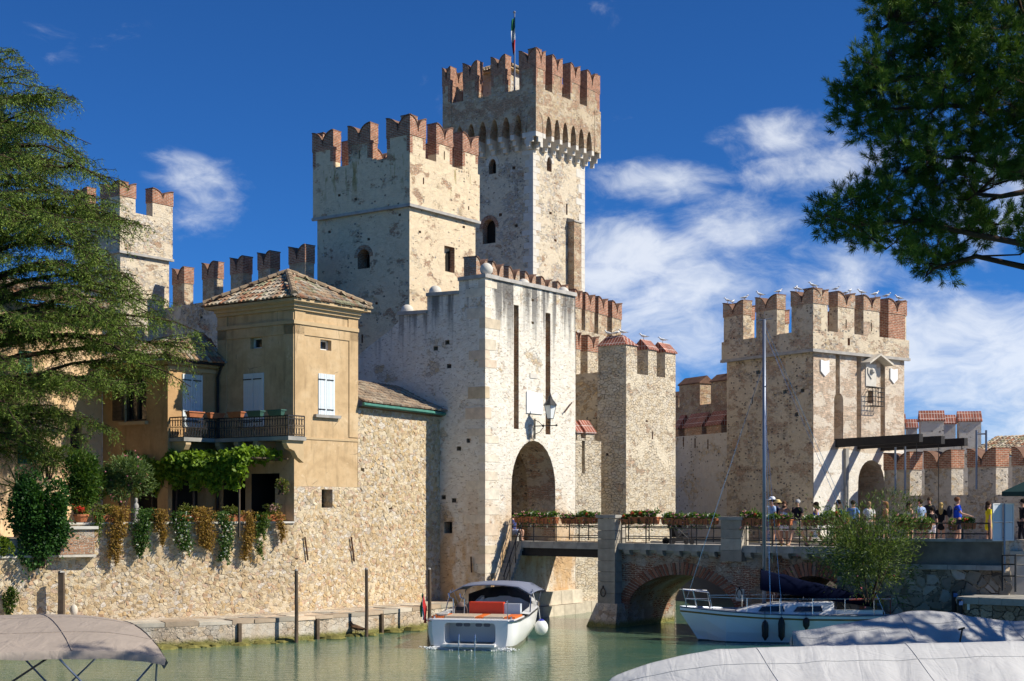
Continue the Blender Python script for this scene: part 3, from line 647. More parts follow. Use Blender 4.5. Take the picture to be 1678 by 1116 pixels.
# peach building at far left
PL = along(LL, -DR, -60); WP = Wall(PL-DR*6, LL-DR*.02-DL*0)
pb = thing('peach_house', (PL.x, PL.y, 3.6), 'sunlit peach stucco house with green shutters behind the drooping cedar', 'house')
ph = [WP.rect(115, 688, 134, 745), WP.rect(30, 575, 52, 640), WP.rect(28, 700, 50, 760)]
mb = MB(); mb.panel(WP, [(0, 3.3), (WP.L, 3.3), (WP.L, 12.2), (0, 12.2)], [(h_, .25, 1) for h_ in ph], thick=5.0)
mb.build('wall', [M['peach'], M['peach'], M['dark']], pb)
for h_ in ph[:1]:
    win(pb, WP, h_, .2, mat=M['glass']); sb = MB(); sb.wbox(WP, h_[0][0]-.1, h_[1][0]+.1, h_[0][1]-.1, h_[0][1]-.01, 0, .14); sb.build('sill', M['whitestone'], pb)
for q_ in ((30, 575, 52, 640), (28, 700, 50, 760)): shutters(pb, WP, *q_, mat=M['greenshut'])
_n3 = WP.n*.5
tile_roof(pb, (*(WP.p0+_n3), 12.25), (*(WP.p1+_n3+DR*.4), 12.25), (*(WP.p0-WP.n*3), 13.5), (*(WP.p1-WP.n*3+DR*.4), 13.5), seed=31)

# ------------------------------------------------------------------ terrace, stone walls and quay
TA2 = XY(-90, 46.9); TA = XY(100, 48.7); TB = XY(300, 50.6)
SD = along(HC, DR, 721)
ZQ = .83; ZC = 4.08
slab('terrace_floor', [tuple(p) for p in (TA2-Wall(TA2, TA).n*.25, TA-Wall(TA, TB).n*.25, TB-Wall(TB, HC).n*.25, HC+DL*.35, HL, LC, LL, PL-DR*6)], 3.6, M['paving'], 3.0)
def voronoi_cells(poly_ok, u0, u1, z0, z1, su, sz, rnd):
    nu, nz = int((u1-u0)/su)+1, int((z1-z0)/sz)+1; pts = {}
    for i in range(-2, nu+2):
        for j in range(-2, nz+2): pts[i, j] = (u0+(i+.5+rnd.uniform(-.46, .46)+(.5 if j % 2 else 0))*su, z0+(j+.5+rnd.uniform(-.42, .42))*sz)
    cells = []; keep = {k for k in pts if rnd.random() > .28}; pts = {k: v for k, v in pts.items() if k in keep}
    for i in range(nu):
        for j in range(nz):
            if (i, j) not in pts: continue
            c = pts[i, j]
            if not poly_ok(*c): continue
            pg = [(c[0]-su*1.6, c[1]-sz*1.6), (c[0]+su*1.6, c[1]-sz*1.6), (c[0]+su*1.6, c[1]+sz*1.6), (c[0]-su*1.6, c[1]+sz*1.6)]
            for a in range(-2, 3):
                for b in range(-2, 3):
                    if (a or b) and (i+a, j+b) in pts:
                        q = pts[i+a, j+b]; mx, my = (c[0]+q[0])/2, (c[1]+q[1])/2; nx, ny = q[0]-c[0], q[1]-c[1]; out = []
                        for k in range(len(pg)):
                            p1, p2 = pg[k], pg[(k+1) % len(pg)]; d1 = (p1[0]-mx)*nx+(p1[1]-my)*ny; d2 = (p2[0]-mx)*nx+(p2[1]-my)*ny
                            if d1 <= 0: out.append(p1)
                            if d1*d2 < 0: t_ = d1/(d1-d2); out.append((p1[0]+(p2[0]-p1[0])*t_, p1[1]+(p2[1]-p1[1])*t_))
                        pg = out
                        if not pg: break
                if not pg: break
            if pg and len(pg) > 2: cells.append((c, pg))
    return cells
STPAL = [(.64, .52, .35), (.68, .58, .42), (.61, .48, .32), (.58, .51, .41), (.64, .49, .30), (.76, .69, .56), (.52, .42, .30), (.66, .55, .38), (.70, .60, .43), (.58, .42, .30)]
SHIFT_PAL = None
def stones(par, jobs, limit, seed=5, gap=.006, pal=None, skip=.48):
    """jobs: (wall, ok(u,z), u0,u1,z0,z1, su, sz); biggest become parts, the rest one stuff part"""
    rnd = random.Random(seed); allc = []; pal = pal or STPAL
    for W, ok, u0, u1, z0, z1, su, sz in jobs:
        for c, pg in voronoi_cells(ok, u0, u1, z0, z1, su, sz, rnd):
            ar = abs(sum(pg[k][0]*pg[(k+1) % len(pg)][1]-pg[(k+1) % len(pg)][0]*pg[k][1] for k in range(len(pg))))/2
            allc.append((ar, W, c, pg))
    allc.sort(key=lambda x: -x[0]); rest = MB()
    for i, (ar, W, c, pg) in enumerate(allc):
        if rnd.random() < skip: continue
        mb = MB() if i < limit else rest
        g = rnd.uniform(.78, 1.12); p_ = rnd.choice(pal); mb.col = (p_[0]*g*1.03, p_[1]*g*.97, p_[2]*g*.86) if pal is STPAL else (p_[0]*g, p_[1]*g, p_[2]*g)
        h = rnd.uniform(.002, .022); n = len(pg)
        cu = sum(p[0] for p in pg)/n; cz = sum(p[1] for p in pg)/n
        def sh(p, k):
            v = Vector((cu-p[0], cz-p[1])); l = v.length
            if l < 1e-4: return p
            v *= min(k/l, .6); return (p[0]+v.x, p[1]+v.y)
        a = [sh(p, gap*rnd.uniform(.7, 1.6)) for p in pg]; b = [sh(p, gap+rnd.uniform(.01, .035)) for p in a]
        tilt = (rnd.uniform(-.2, .2), rnd.uniform(-.2, .2))
        V0 = [W.pt(u, z, -.05) for u, z in a]; V1 = [W.pt(u, z, h*.45) for u, z in a]; V2 = [W.pt(u, z, h+(u-cu)*tilt[0]+(z-cz)*tilt[1]) for u, z in b]
        fs = [(k, (k+1) % n, n+(k+1) % n, n+k) for k in range(n)]+[(n+k, n+(k+1) % n, 2*n+(k+1) % n, 2*n+k) for k in range(n)]+[tuple(range(2*n, 3*n))]
        mb.add(V0+V1+V2, fs)
        if i < limit: mb.build('stone', M['stone'], par, fixn=False)
    if rest.v: o = rest.build('stones', M['stone'], par, fixn=False); o['kind'] = 'stuff'
tw = thing('terrace_wall', (TB.x, TB.y, ZQ), 'tan rubble stone terrace wall topped with hanging plants beside the quay', 'wall')
WA0 = Wall(TA2, TA); WA = Wall(TA, TB); WB = Wall(TB, HC)
mb = MB()
zt0 = WA0.uz(50, 914)[1]
for W_, z1 in ((WA0, zt0), (WA, ZC), (WB, ZC)): mb.panel(W_, [(0, ZB), (W_.L, ZB), (W_.L, z1), (0, z1)], thick=.5)
mb.build('wall_core', M['rubble'], tw)
for W_, z1 in ((WA0, zt0), (WA, ZC), (WB, ZC)):
    n = int(W_.L/1.1)
    for i in range(n): mb = MB(); mb.wbox(W_, i*W_.L/n+.006, (i+1)*W_.L/n-.006, z1+.004, z1+.07+random.uniform(0, .012), -.55, .06); mb.build('cap_stone', M['whitestone'], tw)
stones(tw, [(WA0, lambda u, z: True, 0, WA0.L, ZQ+.02, zt0-.05, .16, .10), (WA, lambda u, z: True, 0, WA.L, ZQ+.05, ZC-.05, .14, .09), (WB, lambda u, z: True, 0, WB.L-.05, ZQ+.05, ZC-.05, .14, .09)], 300, 5)
# little projecting brick bay with slab
pbm = MB(); rc = WA.rect(96, 867, 152, 908); pbm.wbox(WA, rc[0][0], rc[1][0], rc[0][1], rc[2][1], -.02, .3); pbm.build('brick_bay', M['brickpale'], tw)
pbm = MB(); pbm.wbox(WA, rc[0][0]-.05, rc[1][0]+.12, rc[2][1], rc[2][1]+.1, -.3, .38); pbm.build('bay_slab', M['whitestone'], tw)
pbm = MB(); pbm.wbox(WA, rc[0][0]-.05, rc[1][0]+.05, rc[0][1]-.09, rc[0][1]-.01, -.02, .36); pbm.build('bay_slab', M['stoneblock'], tw)

# big stone wall below and right of the house
sw_ = thing('stone_wall', (SD.x, SD.y, ZQ), 'tall rubble stone wall under ochre house with barred window', 'wall')
WS = Wall(HC, SD)
u_h = WHr.L+.02
zr0 = WS.uz(586, 664)[1]; zr1 = WS.uz(720, 680)[1]
wsx = MB(); out = [(0, ZB), (WS.L, ZB), (WS.L, zr1), (u_h, zr0), (u_h, ZL-.004), (0, ZL-.004)]
rc = WS.rect(527, 787, 545, 832); hol = [(rc, .55)]+putlogs(WS, [(594, 770), (634, 776), (562, 1, ) if False else (640, 832)], 6)
# window straddles the plaster joint: keep it in the stone, top limited
rc = [(rc[0][0], rc[0][1]), (rc[1][0], rc[1][1]), (rc[2][0], min(rc[2][1], ZL-.1)), (rc[3][0], min(rc[3][1], ZL-.1))]; hol[0] = (rc, .55)
wsx.panel(WS, out, hol, thick=1.0, rev=0); wsx.build('wall_core', [M['rubble'], M['rubble'], M['dark']], sw_)
o = win(sw_, WS, rc, .5)
for i in range(3): b = MB(); u = rc[0][0]+(i+.7)*.14; b.tube([WS.pt(u, rc[0][1], -.42), WS.pt(u, rc[2][1], -.42)], .014, 5); b.build('bar', M['steel'], o)
for i in range(3): b = MB(); z = rc[0][1]+(i+.6)*.28; b.tube([WS.pt(rc[0][0], z, -.42), WS.pt(rc[1][0], z, -.42)], .014, 5); b.build('bar', M['steel'], o)
def ok_s(u, z):
    if z > ZL-.1 and u < u_h+.1: return False
    if rc[0][0]-.12 < u < rc[1][0]+.12 and rc[0][1]-.12 < z < rc[2][1]+.12: return False
    zt = zr0+(zr1-zr0)*(u-u_h)/(WS.L-u_h) if u > u_h else 99
    return z < zt-.1
stones(sw_, [(WS, ok_s, .02, WS.L-.02, ZQ+.05, 9.0, .145, .093)], 300, 8)
# tie irons
for x, y0, y1 in ((499, 880, 918), (575, 880, 920)):
    b = MB(); a = WS.uz(x-2, y0); c = WS.uz(x+3, y1); b.tube([WS.pt(*a, .08), WS.pt(*c, .08)], .035, 5); b.build('tie_iron', M['bronze'], sw_)
# lean-to roof between house and rivellino
lt = thing('lean_to_roof', (*((HR+SD)/2), zr1), 'low tiled lean-to roof with green gutter between house and white gatehouse', 'roof')
a = WS.pt(u_h-.02, zr0+.1, .3); b_ = WS.pt(WS.L-.05, zr1+.1, .3)
a2 = P(588, 605, 60.5); b2 = P(722, 668, 61.5)
tile_roof(lt, a, b_, Vector((*(WS.p0+WS.d*(u_h)-WS.n*2.2), zr0+1.5)), Vector((*(WS.p1-WS.n*1.6-WS.d*.3), zr1+.65)), seed=41, pal=[(.46, .36, .26), (.55, .46, .34), (.36, .28, .21), (.52, .38, .26)])
gb = MB(); gb.tube([a+Vector((0, 0, -.07)), b_+Vector((0, 0, -.07))], .08, 6); gb.build('gutter', M['verdi'], lt)
gb = MB(); gb.add([a-Vector((0, 0, .16)), b_-Vector((0, 0, .16)), WS.pt(WS.L, zr1-.1, -.2), WS.pt(u_h, zr0-.1, -.2)], [(0, 1, 2, 3)]); gb.build('soffit', M['wood'], lt)

# quay ledge along the water
qe = [XY(-90, 44.8), on_z(210, 1064, 0).xy, on_z(270, 1062, 0).xy, on_z(380, 1057, 0).xy, on_z(485, 1050, 0).xy, on_z(600, 1040, 0).xy, on_z(697, 1029, 0).xy, XY(742, 57.4)]
qb = [XY(742, 59.5), SD, HC, TB, TA, TA2]
slab('quay_walk', [tuple(p) for p in qe+qb], ZQ-.03, M['quay'], 1.5)
qt = thing('quay_edge', (qe[4].x, qe[4].y, 0), 'pale stone quay edge with worn paving slabs along the water', 'quay')
rnd = random.Random(3)
for a, b in zip(qe[:-1], qe[1:]):
    W_ = Wall(a, b); n = max(1, int(W_.L/.8))
    mb = MB(); mb.wbox(W_, -.01, W_.L+.01, ZB, ZQ-.14, -.3, .05); mb.build('quay_face', M['quay'], qt)
    for i in range(n):
        for j in range(2):
            mb = MB(); g = rnd.uniform(.6, 1.12); mb.col = rnd.choice([(g*1.02, g*.97, g*.9), (g*1.0, g*.86, g*.74), (g*.9, g*.88, g*.85)])
            mb.wbox(W_, i*W_.L/n+.01, (i+1)*W_.L/n-.01, ZQ-.13, ZQ+rnd.uniform(-.02, .03), -.55-j*.6, (.09 if j == 0 else -.56)-(rnd.uniform(0, .05) if j == 0 else 0)); mb.build('paving_slab', M['stoneblock'], qt)
# weedy rubble lying at the foot of the quay
M['weed'] = plain('weed_rock', (0.22, 0.20, 0.06), 0.9, 0.6, 5, 0.2, bs=0.6)
for i in range(46):
    f = rnd.uniform(.12, .97); k = f*(len(qe)-1); j = int(k); p = qe[j].lerp(qe[j+1], k-j); nrm_ = Wall(qe[j], qe[j+1]).n; p = p+nrm_*rnd.uniform(.08, .45)
    mb = MB(); s_ = rnd.uniform(.12, .34); mb.ball((p.x, p.y, rnd.uniform(-.06, .03)), s_, 7, 4, sc=(1.3, .8, .5))
    mb.v = [v+Vector((rnd.uniform(-.04, .04), rnd.uniform(-.04, .04), rnd.uniform(-.02, .02))) for v in mb.v]
    mb.build('foot_rock', M['weed'], qt)
# ------------------------------------------------------------------ rivellino (white gatehouse)
E_ = XY(795, 58.4); F_ = along(E_, DR, 943); RLp = along(E_, DL, 586)
RL = Wall(RLp, E_); RR = Wall(E_, F_)
rv = thing('gatehouse', (E_.x, E_.y, 0), 'white plastered castle gatehouse with two long drawbridge slots above the arch', 'castle gate')
topL = [RL.uz(*p) for p in ((795, 455), (752, 461), (752, 482), (700, 486), (700, 514), (653, 517), (653, 527), (640, 540), (622, 554), (604, 568), (587, 582))]
zr_ = topL[0][1]
gate = RR.arch(838, 722, 910, 893, 14, .25)
sl1 = RR.rect(842, 500, 850, 703); sl2 = RR.rect(894, 513, 902, 712)
holesR = [(gate, 1.5, None, 1), (sl1, .38, 3, 3), (sl2, .38, 3, 3)]+putlogs(RR, [(873, 492), (873, 529)], 4)
holesL = putlogs(RL, [(772, 475), (733, 561), (714, 571), (736, 600), (752, 735), (768, 722), (727, 815), (744, 820), (719, 742)], 7)+[(RL.rect(728, 855, 741, 874), .4)]
mb = MB()
mb.panel(RL, [(0, ZB), (RL.L, ZB)]+topL, holesL, thick=.8)
mb.panel(RR, [(0, ZB), (RR.L, ZB), (RR.L, zr_-.02), (0, zr_)], holesR, thick=.8)
W3 = Wall(F_, F_+DL*5); mb.panel(W3, [(0, ZB), (5, ZB), (5, zr_-.02), (0, zr_-.02)])
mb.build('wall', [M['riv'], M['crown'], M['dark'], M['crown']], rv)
# vaulted chamber behind the gate arch
mb = MB(); g0, g1 = gate[0][0]-1.2, gate[1][0]+.35
C8 = [RR.pt(g0, 2.9, -1.45), RR.pt(g1, 2.9, -1.45), RR.pt(g1, 2.9, -5.2), RR.pt(g0, 2.9, -5.2), RR.pt(g0, 8.2, -1.45), RR.pt(g1, 8.2, -1.45), RR.pt(g1, 8.2, -5.2), RR.pt(g0, 8.2, -5.2)]
mb.add(C8, [(0, 1, 2, 3), (4, 5, 6, 7), (1, 2, 6, 5), (2, 3, 7, 6), (3, 0, 4, 7)]); mb.panel(RR, [(g0, 2.9), (g1, 2.9), (g1, 8.2), (g0, 8.2)], [([(u, max(z, 3.0)) for u, z in gate], .02, None)], off=-1.5); mb.build('gate_chamber', M['crown'], rv, fixn=False)
mb = MB(); mb.wbox(RR, gate[0][0], gate[1][0], 2.9, 3.2, -5.2, .0); mb.build('threshold', M['paving'], rv)
# coping and ball finials
def copings(par, W, pts, out=.09, h=.14, thick=.98):
    for a, b in zip(pts[:-1], pts[1:]):
        if abs(b[0]-a[0]) < .1: continue
        n = max(1, int(abs(b[0]-a[0])/.8))
        for i in range(n):
            p = (a[0]+(b[0]-a[0])*i/n, a[1]+(b[1]-a[1])*i/n); q = (a[0]+(b[0]-a[0])*(i+1)/n, a[1]+(b[1]-a[1])*(i+1)/n)
            if q[0] < p[0]: p, q = q, p
            mb = MB(); j = random.uniform(0, .03)
            mb.hexa([W.pt(p[0], p[1]+.003, out), W.pt(q[0]-.006, q[1]+.003, out), W.pt(q[0]-.006, q[1]+.003, -thick+out), W.pt(p[0], p[1]+.003, -thick+out), W.pt(p[0], p[1]+h+j, out), W.pt(q[0]-.006, q[1]+h+j, out), W.pt(q[0]-.006, q[1]+h+j, -thick+out), W.pt(p[0], p[1]+h+j, -thick+out)])
            mb.build('coping_stone', M['greycop'], par)
copings(rv, RL, [(RL.L+.09, zr_)]+topL[1:6]); copings(rv, RR, [(.0, zr_+.003), (RR.L, zr_-.02)])
def finial(W, px, py, r=.27):
    u, z = W.uz(px, py); zb = z-r
    mb = MB(); mb.ball(W.pt(u, z, -.3), r, 14, 9); o = mb.build('ball_finial', M['whitestone'], rv, smooth=True)
    b = MB(); c = W.pt(u, zb, -.3); b.lathe((c.x, c.y, zb-.14), [(.19, 0), (.12, .07), (.17, .16)], 10); b.build('finial_foot', M['greycop'], o)
for W_, x, y in ((RL, 660, 508), (RL, 706, 477), (RL, 790, 440), (RR, 867, 466), (RR, 932, 479)): finial(W_, x, y)
WARM = [(1.2, 1.17, 1.1), (1.1, 1.06, .98), (1.02, .94, .82), (1.12, 1.0, .9), (.95, .84, .68), (1.2, 1.2, 1.16), (1.15, 1.1, 1.03)]
quoins(rv, E_, DL, DR, 1.4, zr_-.1, hh=(.26, .5), la=(.35, .9), cols=WARM, skip=.3)
pq = RR.rect(862, 643, 888, 678); mb = MB(); mb.wbox(RR, pq[0][0], pq[1][0], pq[0][1], pq[2][1], 0, .05); mb.build('plaque', M['white'], rv)
pq = RR.rect(868, 612, 880, 620); mb = MB(); mb.wbox(RR, pq[0][0], pq[1][0], pq[0][1], pq[2][1], -.02, .03); mb.build('pale_stone', M['whitestone'], rv)
b = MB(); a0 = RR.uz(922, 676); a1 = RR.uz(934, 660); b.tube([RR.pt(*a0, .1), RR.pt(*a1, .1)], .03, 5); b.build('tie_iron', M['bronze'], rv)
b = MB(); a0 = RL.uz(774, 912); a1 = RL.uz(775, 938); b.tube([RL.pt(*a0, .1), RL.pt(*a1, .1)], .035, 5); b.build('tie_iron', M['bronze'], rv)
# plinth blocks on the moat foot right of the passage
rnd = random.Random(12)
for i in range(8):
    for z0, z1, o1 in ((ZB, .45, .55), (.46, 1.05, .38)):
        L_ = RR.L/8; mb = MB(); g = rnd.uniform(.8, 1.15); mb.col = (g, g*.97, g*.92); mb.wbox(RR, i*L_+.008, (i+1)*L_-.008, z0, z1-.01, -.05, o1); mb.build('plinth_block', M['stoneblock'], rv)
# lamp on bracket
la = P(0, 0, 1); u_l, z_l = RR.uz(875, 700)
lp = thing('wall_lantern', tuple(RR.pt(u_l, z_l-.3, 0)), 'black iron lantern on scrolled bracket above the gate arch', 'lantern')
b = MB(); b.tube([RR.pt(u_l, z_l-.5, .05), RR.pt(u_l, z_l+.35, .05)], .03, 6); b.tube([RR.pt(u_l-.1, z_l+.04, .05), RR.pt(u_l, z_l+.04, .1), RR.pt(u_l, z_l+.04, 1.15)], .022, 6)
b.tube([RR.pt(u_l, z_l-.3, .06), RR.pt(u_l, z_l-.22, .3), RR.pt(u_l, z_l-.02, .5)], .016, 5); b.tube([RR.pt(u_l, z_l+.3, .06), RR.pt(u_l, z_l+.22, .25), RR.pt(u_l, z_l+.06, .45)], .016, 5); b.ball(RR.pt(u_l, z_l+.04, 1.17), .05, 6, 4); b.ball(RR.pt(u_l, z_l+.04, .48), .06, 6, 4)
b.build('bracket', M['iron'], lp)
lc = RR.pt(u_l, z_l+.04, .85); b = MB(); b.tube([lc, lc+Vector((0, 0, .3))], .02, 6); b.build('stem', M['iron'], lp)
M['lglass'] = plain('lantern_glass', (0.75, 0.78, 0.78), 0.12, 0.05, 3, 0.6)
b = MB(); lb = lc+Vector((0, 0, .3)); b.lathe(lb, [(.13, 0), (.24, .55)], 4); o = b.build('lantern_body', M['lglass'], lp)
b = MB()
for j in range(4):
    a = math.pi/2*j; b.tube([lb+Vector((math.cos(a)*.135, math.sin(a)*.135, 0)), lb+Vector((math.cos(a)*.245, math.sin(a)*.245, .55))], .013, 4)
b.lathe(lb+Vector((0, 0, -.03)), [(.14, 0), (.14, .03)], 4); b.build('lantern_frame', M['iron'], o)
b = MB(); b.lathe(lb+Vector((0, 0, .55)), [(.31, 0), (.27, .05), (.1, .28), (.08, .36), (.05, .38)], 8); b.lathe(lb+Vector((0, 0, .92)), [(.07, 0), (.03, .08), (.01, .16)], 6); b.build('lantern_roof', M['iron'], lp)
# steps with hand rail down the corner
st = thing('water_stair', tuple(RR.pt(.9, 0, .4)), 'narrow stone stair with iron handrail running down from the bridge to the moat', 'stair')
a0 = RR.u(806); a1 = RR.u(836); n = 12
for i in range(n):
    u = a0+(a1-a0)*i/n; z = .9+(3.1-.9)*(i+1)/n; mb = MB(); mb.wbox(RR, u, u+(a1-a0)/n+.05, z-.24, z, 0, .65); mb.build('step', M['greystone'], st)
for off in (.6,):
    b = MB(); b.tube([RR.pt(a0, 1.0+.85, off), RR.pt(a1, 3.1+.95, off)], .025, 6); b.tube([RR.pt(a0, 1.45, off), RR.pt(a1, 3.55, off)], .018, 6); b.build('handrail', M['iron'], st)
    for k in range(4):
        u = a0+(a1-a0)*(k+.1)/3.2; z = .9+2.2*(k+.1)/3.2; b = MB(); b.tube([RR.pt(u, z, off), RR.pt(u, z+.95, off)], .022, 6); b.build('post', M['iron'], st)

# ------------------------------------------------------------------ middle tower
MC = XY(671, 72.0); ML = along(MC, DL, 520); MR = along(MC, DR, 779)
mt = thing('tower', (MC.x, MC.y, 3.0), 'broad square cream tower with red brick swallowtail merlons behind the ochre house', 'tower')
WMl, WMr = Wall(ML, MC), Wall(MC, MR)
zs = WMr.uz(671, 336)[1]; zsl = WMr.uz(671, 254)[1]; ztop = WMr.uz(671, 190)[1]
w1 = WMl.arch(586, 408, 606, 440); w2 = WMr.rect(728, 404, 745, 446)
hL = [(w1, .8), (WMl.rect(592, 548, 595, 562), .3)]+putlogs(WMl, [(617, 497), (604, 392), (540, 380), (655, 352)], 4); hR = [(w2, .35, 0, 1)]+putlogs(WMr, [(688, 380), (760, 372)], 4)
o, _, _ = shaft(mt, ML, MC, MR, 2.0, zs, hL, hR, [M['tower'], M['brickpale'], M['dark']])
win(mt, WMl, w1, .76); arch_ring(mt, WMl, w1, .22, M['brickpale'], n=9, name='arch_brick')
iw = WMr.shift(-.35).arch(729.5, 412, 741, 445); W_ = WMr.shift(-.35); b = MB(); b.prism(W_, iw, -.2, .02); b.build('window', M['dark'], mt)
k = .16
mcC, mcL, mcR = MC-DL*k-DR*k, ML+DL*k-DR*k, MR+DR*k-DL*k
WCl, WCr = Wall(mcL, mcC), Wall(mcC, mcR)
shaft(mt, mcL, mcC, mcR, zs, zsl, putlogs(WCl, [(583, 316), (560, 320)], 4)+[(WCl.rect(590, 257, 592, 270), .3)] if False else putlogs(WCl, [(583, 326), (556, 320)], 4), [(WCr.rect(693, 291, 695, 302), .3), (WCr.rect(767, 338, 769, 344), .3)], [M['tower'], M['brickpale'], M['dark']], name='parapet')
ring(mt, [mcL, mcC, mcR], zs-.1, zs+.04, .05, M['greycop'])
hm = ztop-zsl
for x0, x1 in ((512, 546), (571, 607)): merlon(mt, WCl, WCl.u(x0) if x0 > 515 else 0, WCl.u(x1), zsl, hm, .55, M['tower'], M['brick'], edge=True, nd=.36, slit=x0 > 550)
merlon(mt, WCl, WCl.u(634), WCl.L, zsl, hm, .55, M['tower'], M['brick'], edge=True, nd=.36)
merlon(mt, WCr, .006, WCr.u(697), zsl, hm, .55, M['tower'], M['brick'], edge=True, nd=.36, off=.005)
for x0, x1 in ((715, 741), (758, 783)): merlon(mt, WCr, WCr.u(x0), min(WCr.u(x1), WCr.L), zsl, hm, .55, M['tower'], M['brick'], edge=True, nd=.36, slit=x0 < 720)
Wb1 = Wall(mcL+DR*WCr.L, mcL); Wb2 = Wall(mcR, mcR+DL*WCl.L)
for i in range(3): merlon(mt, Wb1, i*WCr.L*.36+.1, i*WCr.L*.36+1.4, zsl, hm, .55, M['tower'], M['brick'], edge=True, nd=.36)
for i in range(3): merlon(mt, Wb2, i*WCl.L*.36+.6, i*WCl.L*.36+2.0, zsl, hm, .55, M['tower'], M['brick'], edge=True, nd=.36)
M['moss'] = plain('yellow_moss', (0.22, 0.17, 0.05), 0.95, 0.5, 5, 0.1, bs=0.5)

# ------------------------------------------------------------------ keep
KC = XY(873.5, 95.0); KR = along(KC, DR, 958); KL = KC+DL*((KR-KC).length)
kt = thing('keep', (KC.x, KC.y, 3.0), 'tallest square stone keep with arched corbels below its brick merlons and flag', 'tower')
WKl, WKr = Wall(KL, KC), Wall(KC, KR)
zcb = WKr.uz(873, 240)[1]; zat = WKr.uz(873, 190)[1]; zks = WKr.uz(873, 149)[1]; zkt = WKr.uz(875, 88)[1]
a1 = WKl.arch(801, 260, 813, 285, 8, .4); a2 = WKl.arch(791, 359, 812, 399, 10, .1); a3 = WKr.arch(896, 257, 904, 281, 8, .4); a4 = WKr.rect(927.5, 334, 930, 352)
o, _, _ = shaft(kt, KL, KC, KR, 2.0, zks, [(a1, .6), (a2, .8)]+putlogs(WKl, [(842, 275), (820, 352), (846, 370)], 5), [(a3, .6), (a4, .5)]+putlogs(WKr, [(902, 349), (910, 394)], 4), [M['keep'], M['brickpale'], M['dark']])
for W_, a_, m_ in ((WKl, a1, 'whitestone'), (WKl, a2, 'brick'), (WKr, a3, 'whitestone')): win(kt, W_, a_, .55); arch_ring(kt, W_, a_, .26, M[m_], n=9, name='arch_stone')
quoins(kt, KC, DL, DR, 14.0, zcb-.2, mat=M['whitestone'], hh=(.35, .6), la=(.35, .8))
quoins(kt, KR, -DR, DL, 14.0, zcb-.2, mat=M['whitestone'], hh=(.35, .6), la=(.5, .9), out=.014)
ko = .8; kc, kl, kr = KC-(DL+DR)*ko, KL+DL*ko-DR*ko, KR+DR*ko-DL*ko; kb = KL+KR-KC+(DL+DR)*ko
WXl, WXr = Wall(kl, kc), Wall(kc, kr); WXb = Wall(kr, kb); WXc = Wall(kb, kl)
cor = MB()
for W_, na in ((WXl, 8), (WXr, 8), (WXb, 8), (WXc, 8)):
    p_ = W_.L/na; g_ = p_*.15; out = [(0, zks), (0, zat-1.25)]
    for i in range(na):
        u0, u1 = i*p_+g_, (i+1)*p_-g_; um = (u0+u1)/2; r_ = (u1-u0)/2
        out += [(u0, zat-1.25), (u0, zat-1.0)]
        for j in range(1, 8):
            f = j/8; out.append((u0+(u1-u0)*f, zat-1.0+1.0*math.sin(math.pi*f)**.62))
        out += [(u1, zat-1.0), (u1, zat-1.25)]
    out += [(W_.L, zat-1.25), (W_.L, zks)]
    cor.panel(W_, out, [], thick=ko-.03)
    if W_ in (WXl, WXr):
        for i in range(na+1):
            u = i*p_; lo, hi = (0.004, g_) if i == 0 else ((W_.L-g_, W_.L-.004) if i == na else (u-g_, u+g_))
            cb = MB()
            for j, (oo, z0, z1) in enumerate(((-.01, zat-1.58, zat-1.25), (-.28, zat-1.9, zat-1.58), (-.54, zat-2.2, zat-1.9))):
                cb.wbox(W_, lo, hi, z0+.01, z1, -ko-.02, oo)
            cb.build('corbel', M['whitestone'], kt)
cor.build('machicolation', M['crown'], kt)
fl = MB(); fl.add([(*p, zks-.02) for p in (kl, kc, kr, kb)], [(0, 1, 2, 3)]); fl.build('roof_deck', M['paving'], kt)
hm = zkt-zks
for x0, x1 in ((715, 738), (759, 782), (805, 828)): merlon(kt, WXl, max(0, WXl.u(x0)), WXl.u(x1), zks, hm, .6, M['crown'], M['brick'], edge=True, nd=.36)
merlon(kt, WXl, WXl.u(851), WXl.L, zks, hm, .6, M['crown'], M['brick'], edge=True, nd=.36)
merlon(kt, WXr, .006, WXr.u(893), zks, hm, .6, M['crown'], M['brick'], edge=True, nd=.36, off=.005)
for x0, x1 in ((905, 921), (935, 950), (962, 978)): merlon(kt, WXr, WXr.u(x0), min(WXr.u(x1), WXr.L), zks, hm, .6, M['crown'], M['brick'], edge=True, nd=.36)
for W_ in (WXb, WXc):
    for i in range(4): merlon(kt, W_, i*W_.L*.26+.1, i*W_.L*.26+1.4, zks, hm, .6, M['crown'], M['brick'], edge=True, nd=.36)
# stair hut on the keep roof
c0 = kc+DL*3.3+DR*1.6; hb_ = MB(); hw = 2.2
W_ = Wall(c0+DL*hw, c0); hb_.panel(W_, [(0, zks), (hw, zks), (hw, zkt-.35), (0, zkt-.35)]); W_ = Wall(c0, c0+DR*hw); hb_.panel(W_, [(0, zks), (hw, zks), (hw, zkt-.35), (0, zkt-.35)]); hb_.build('roof_hut', M['pale'], kt)
hip(kt, c0+DL*hw, c0, c0+DR*hw, zkt-.35, .7, ov=.35, seed=55)
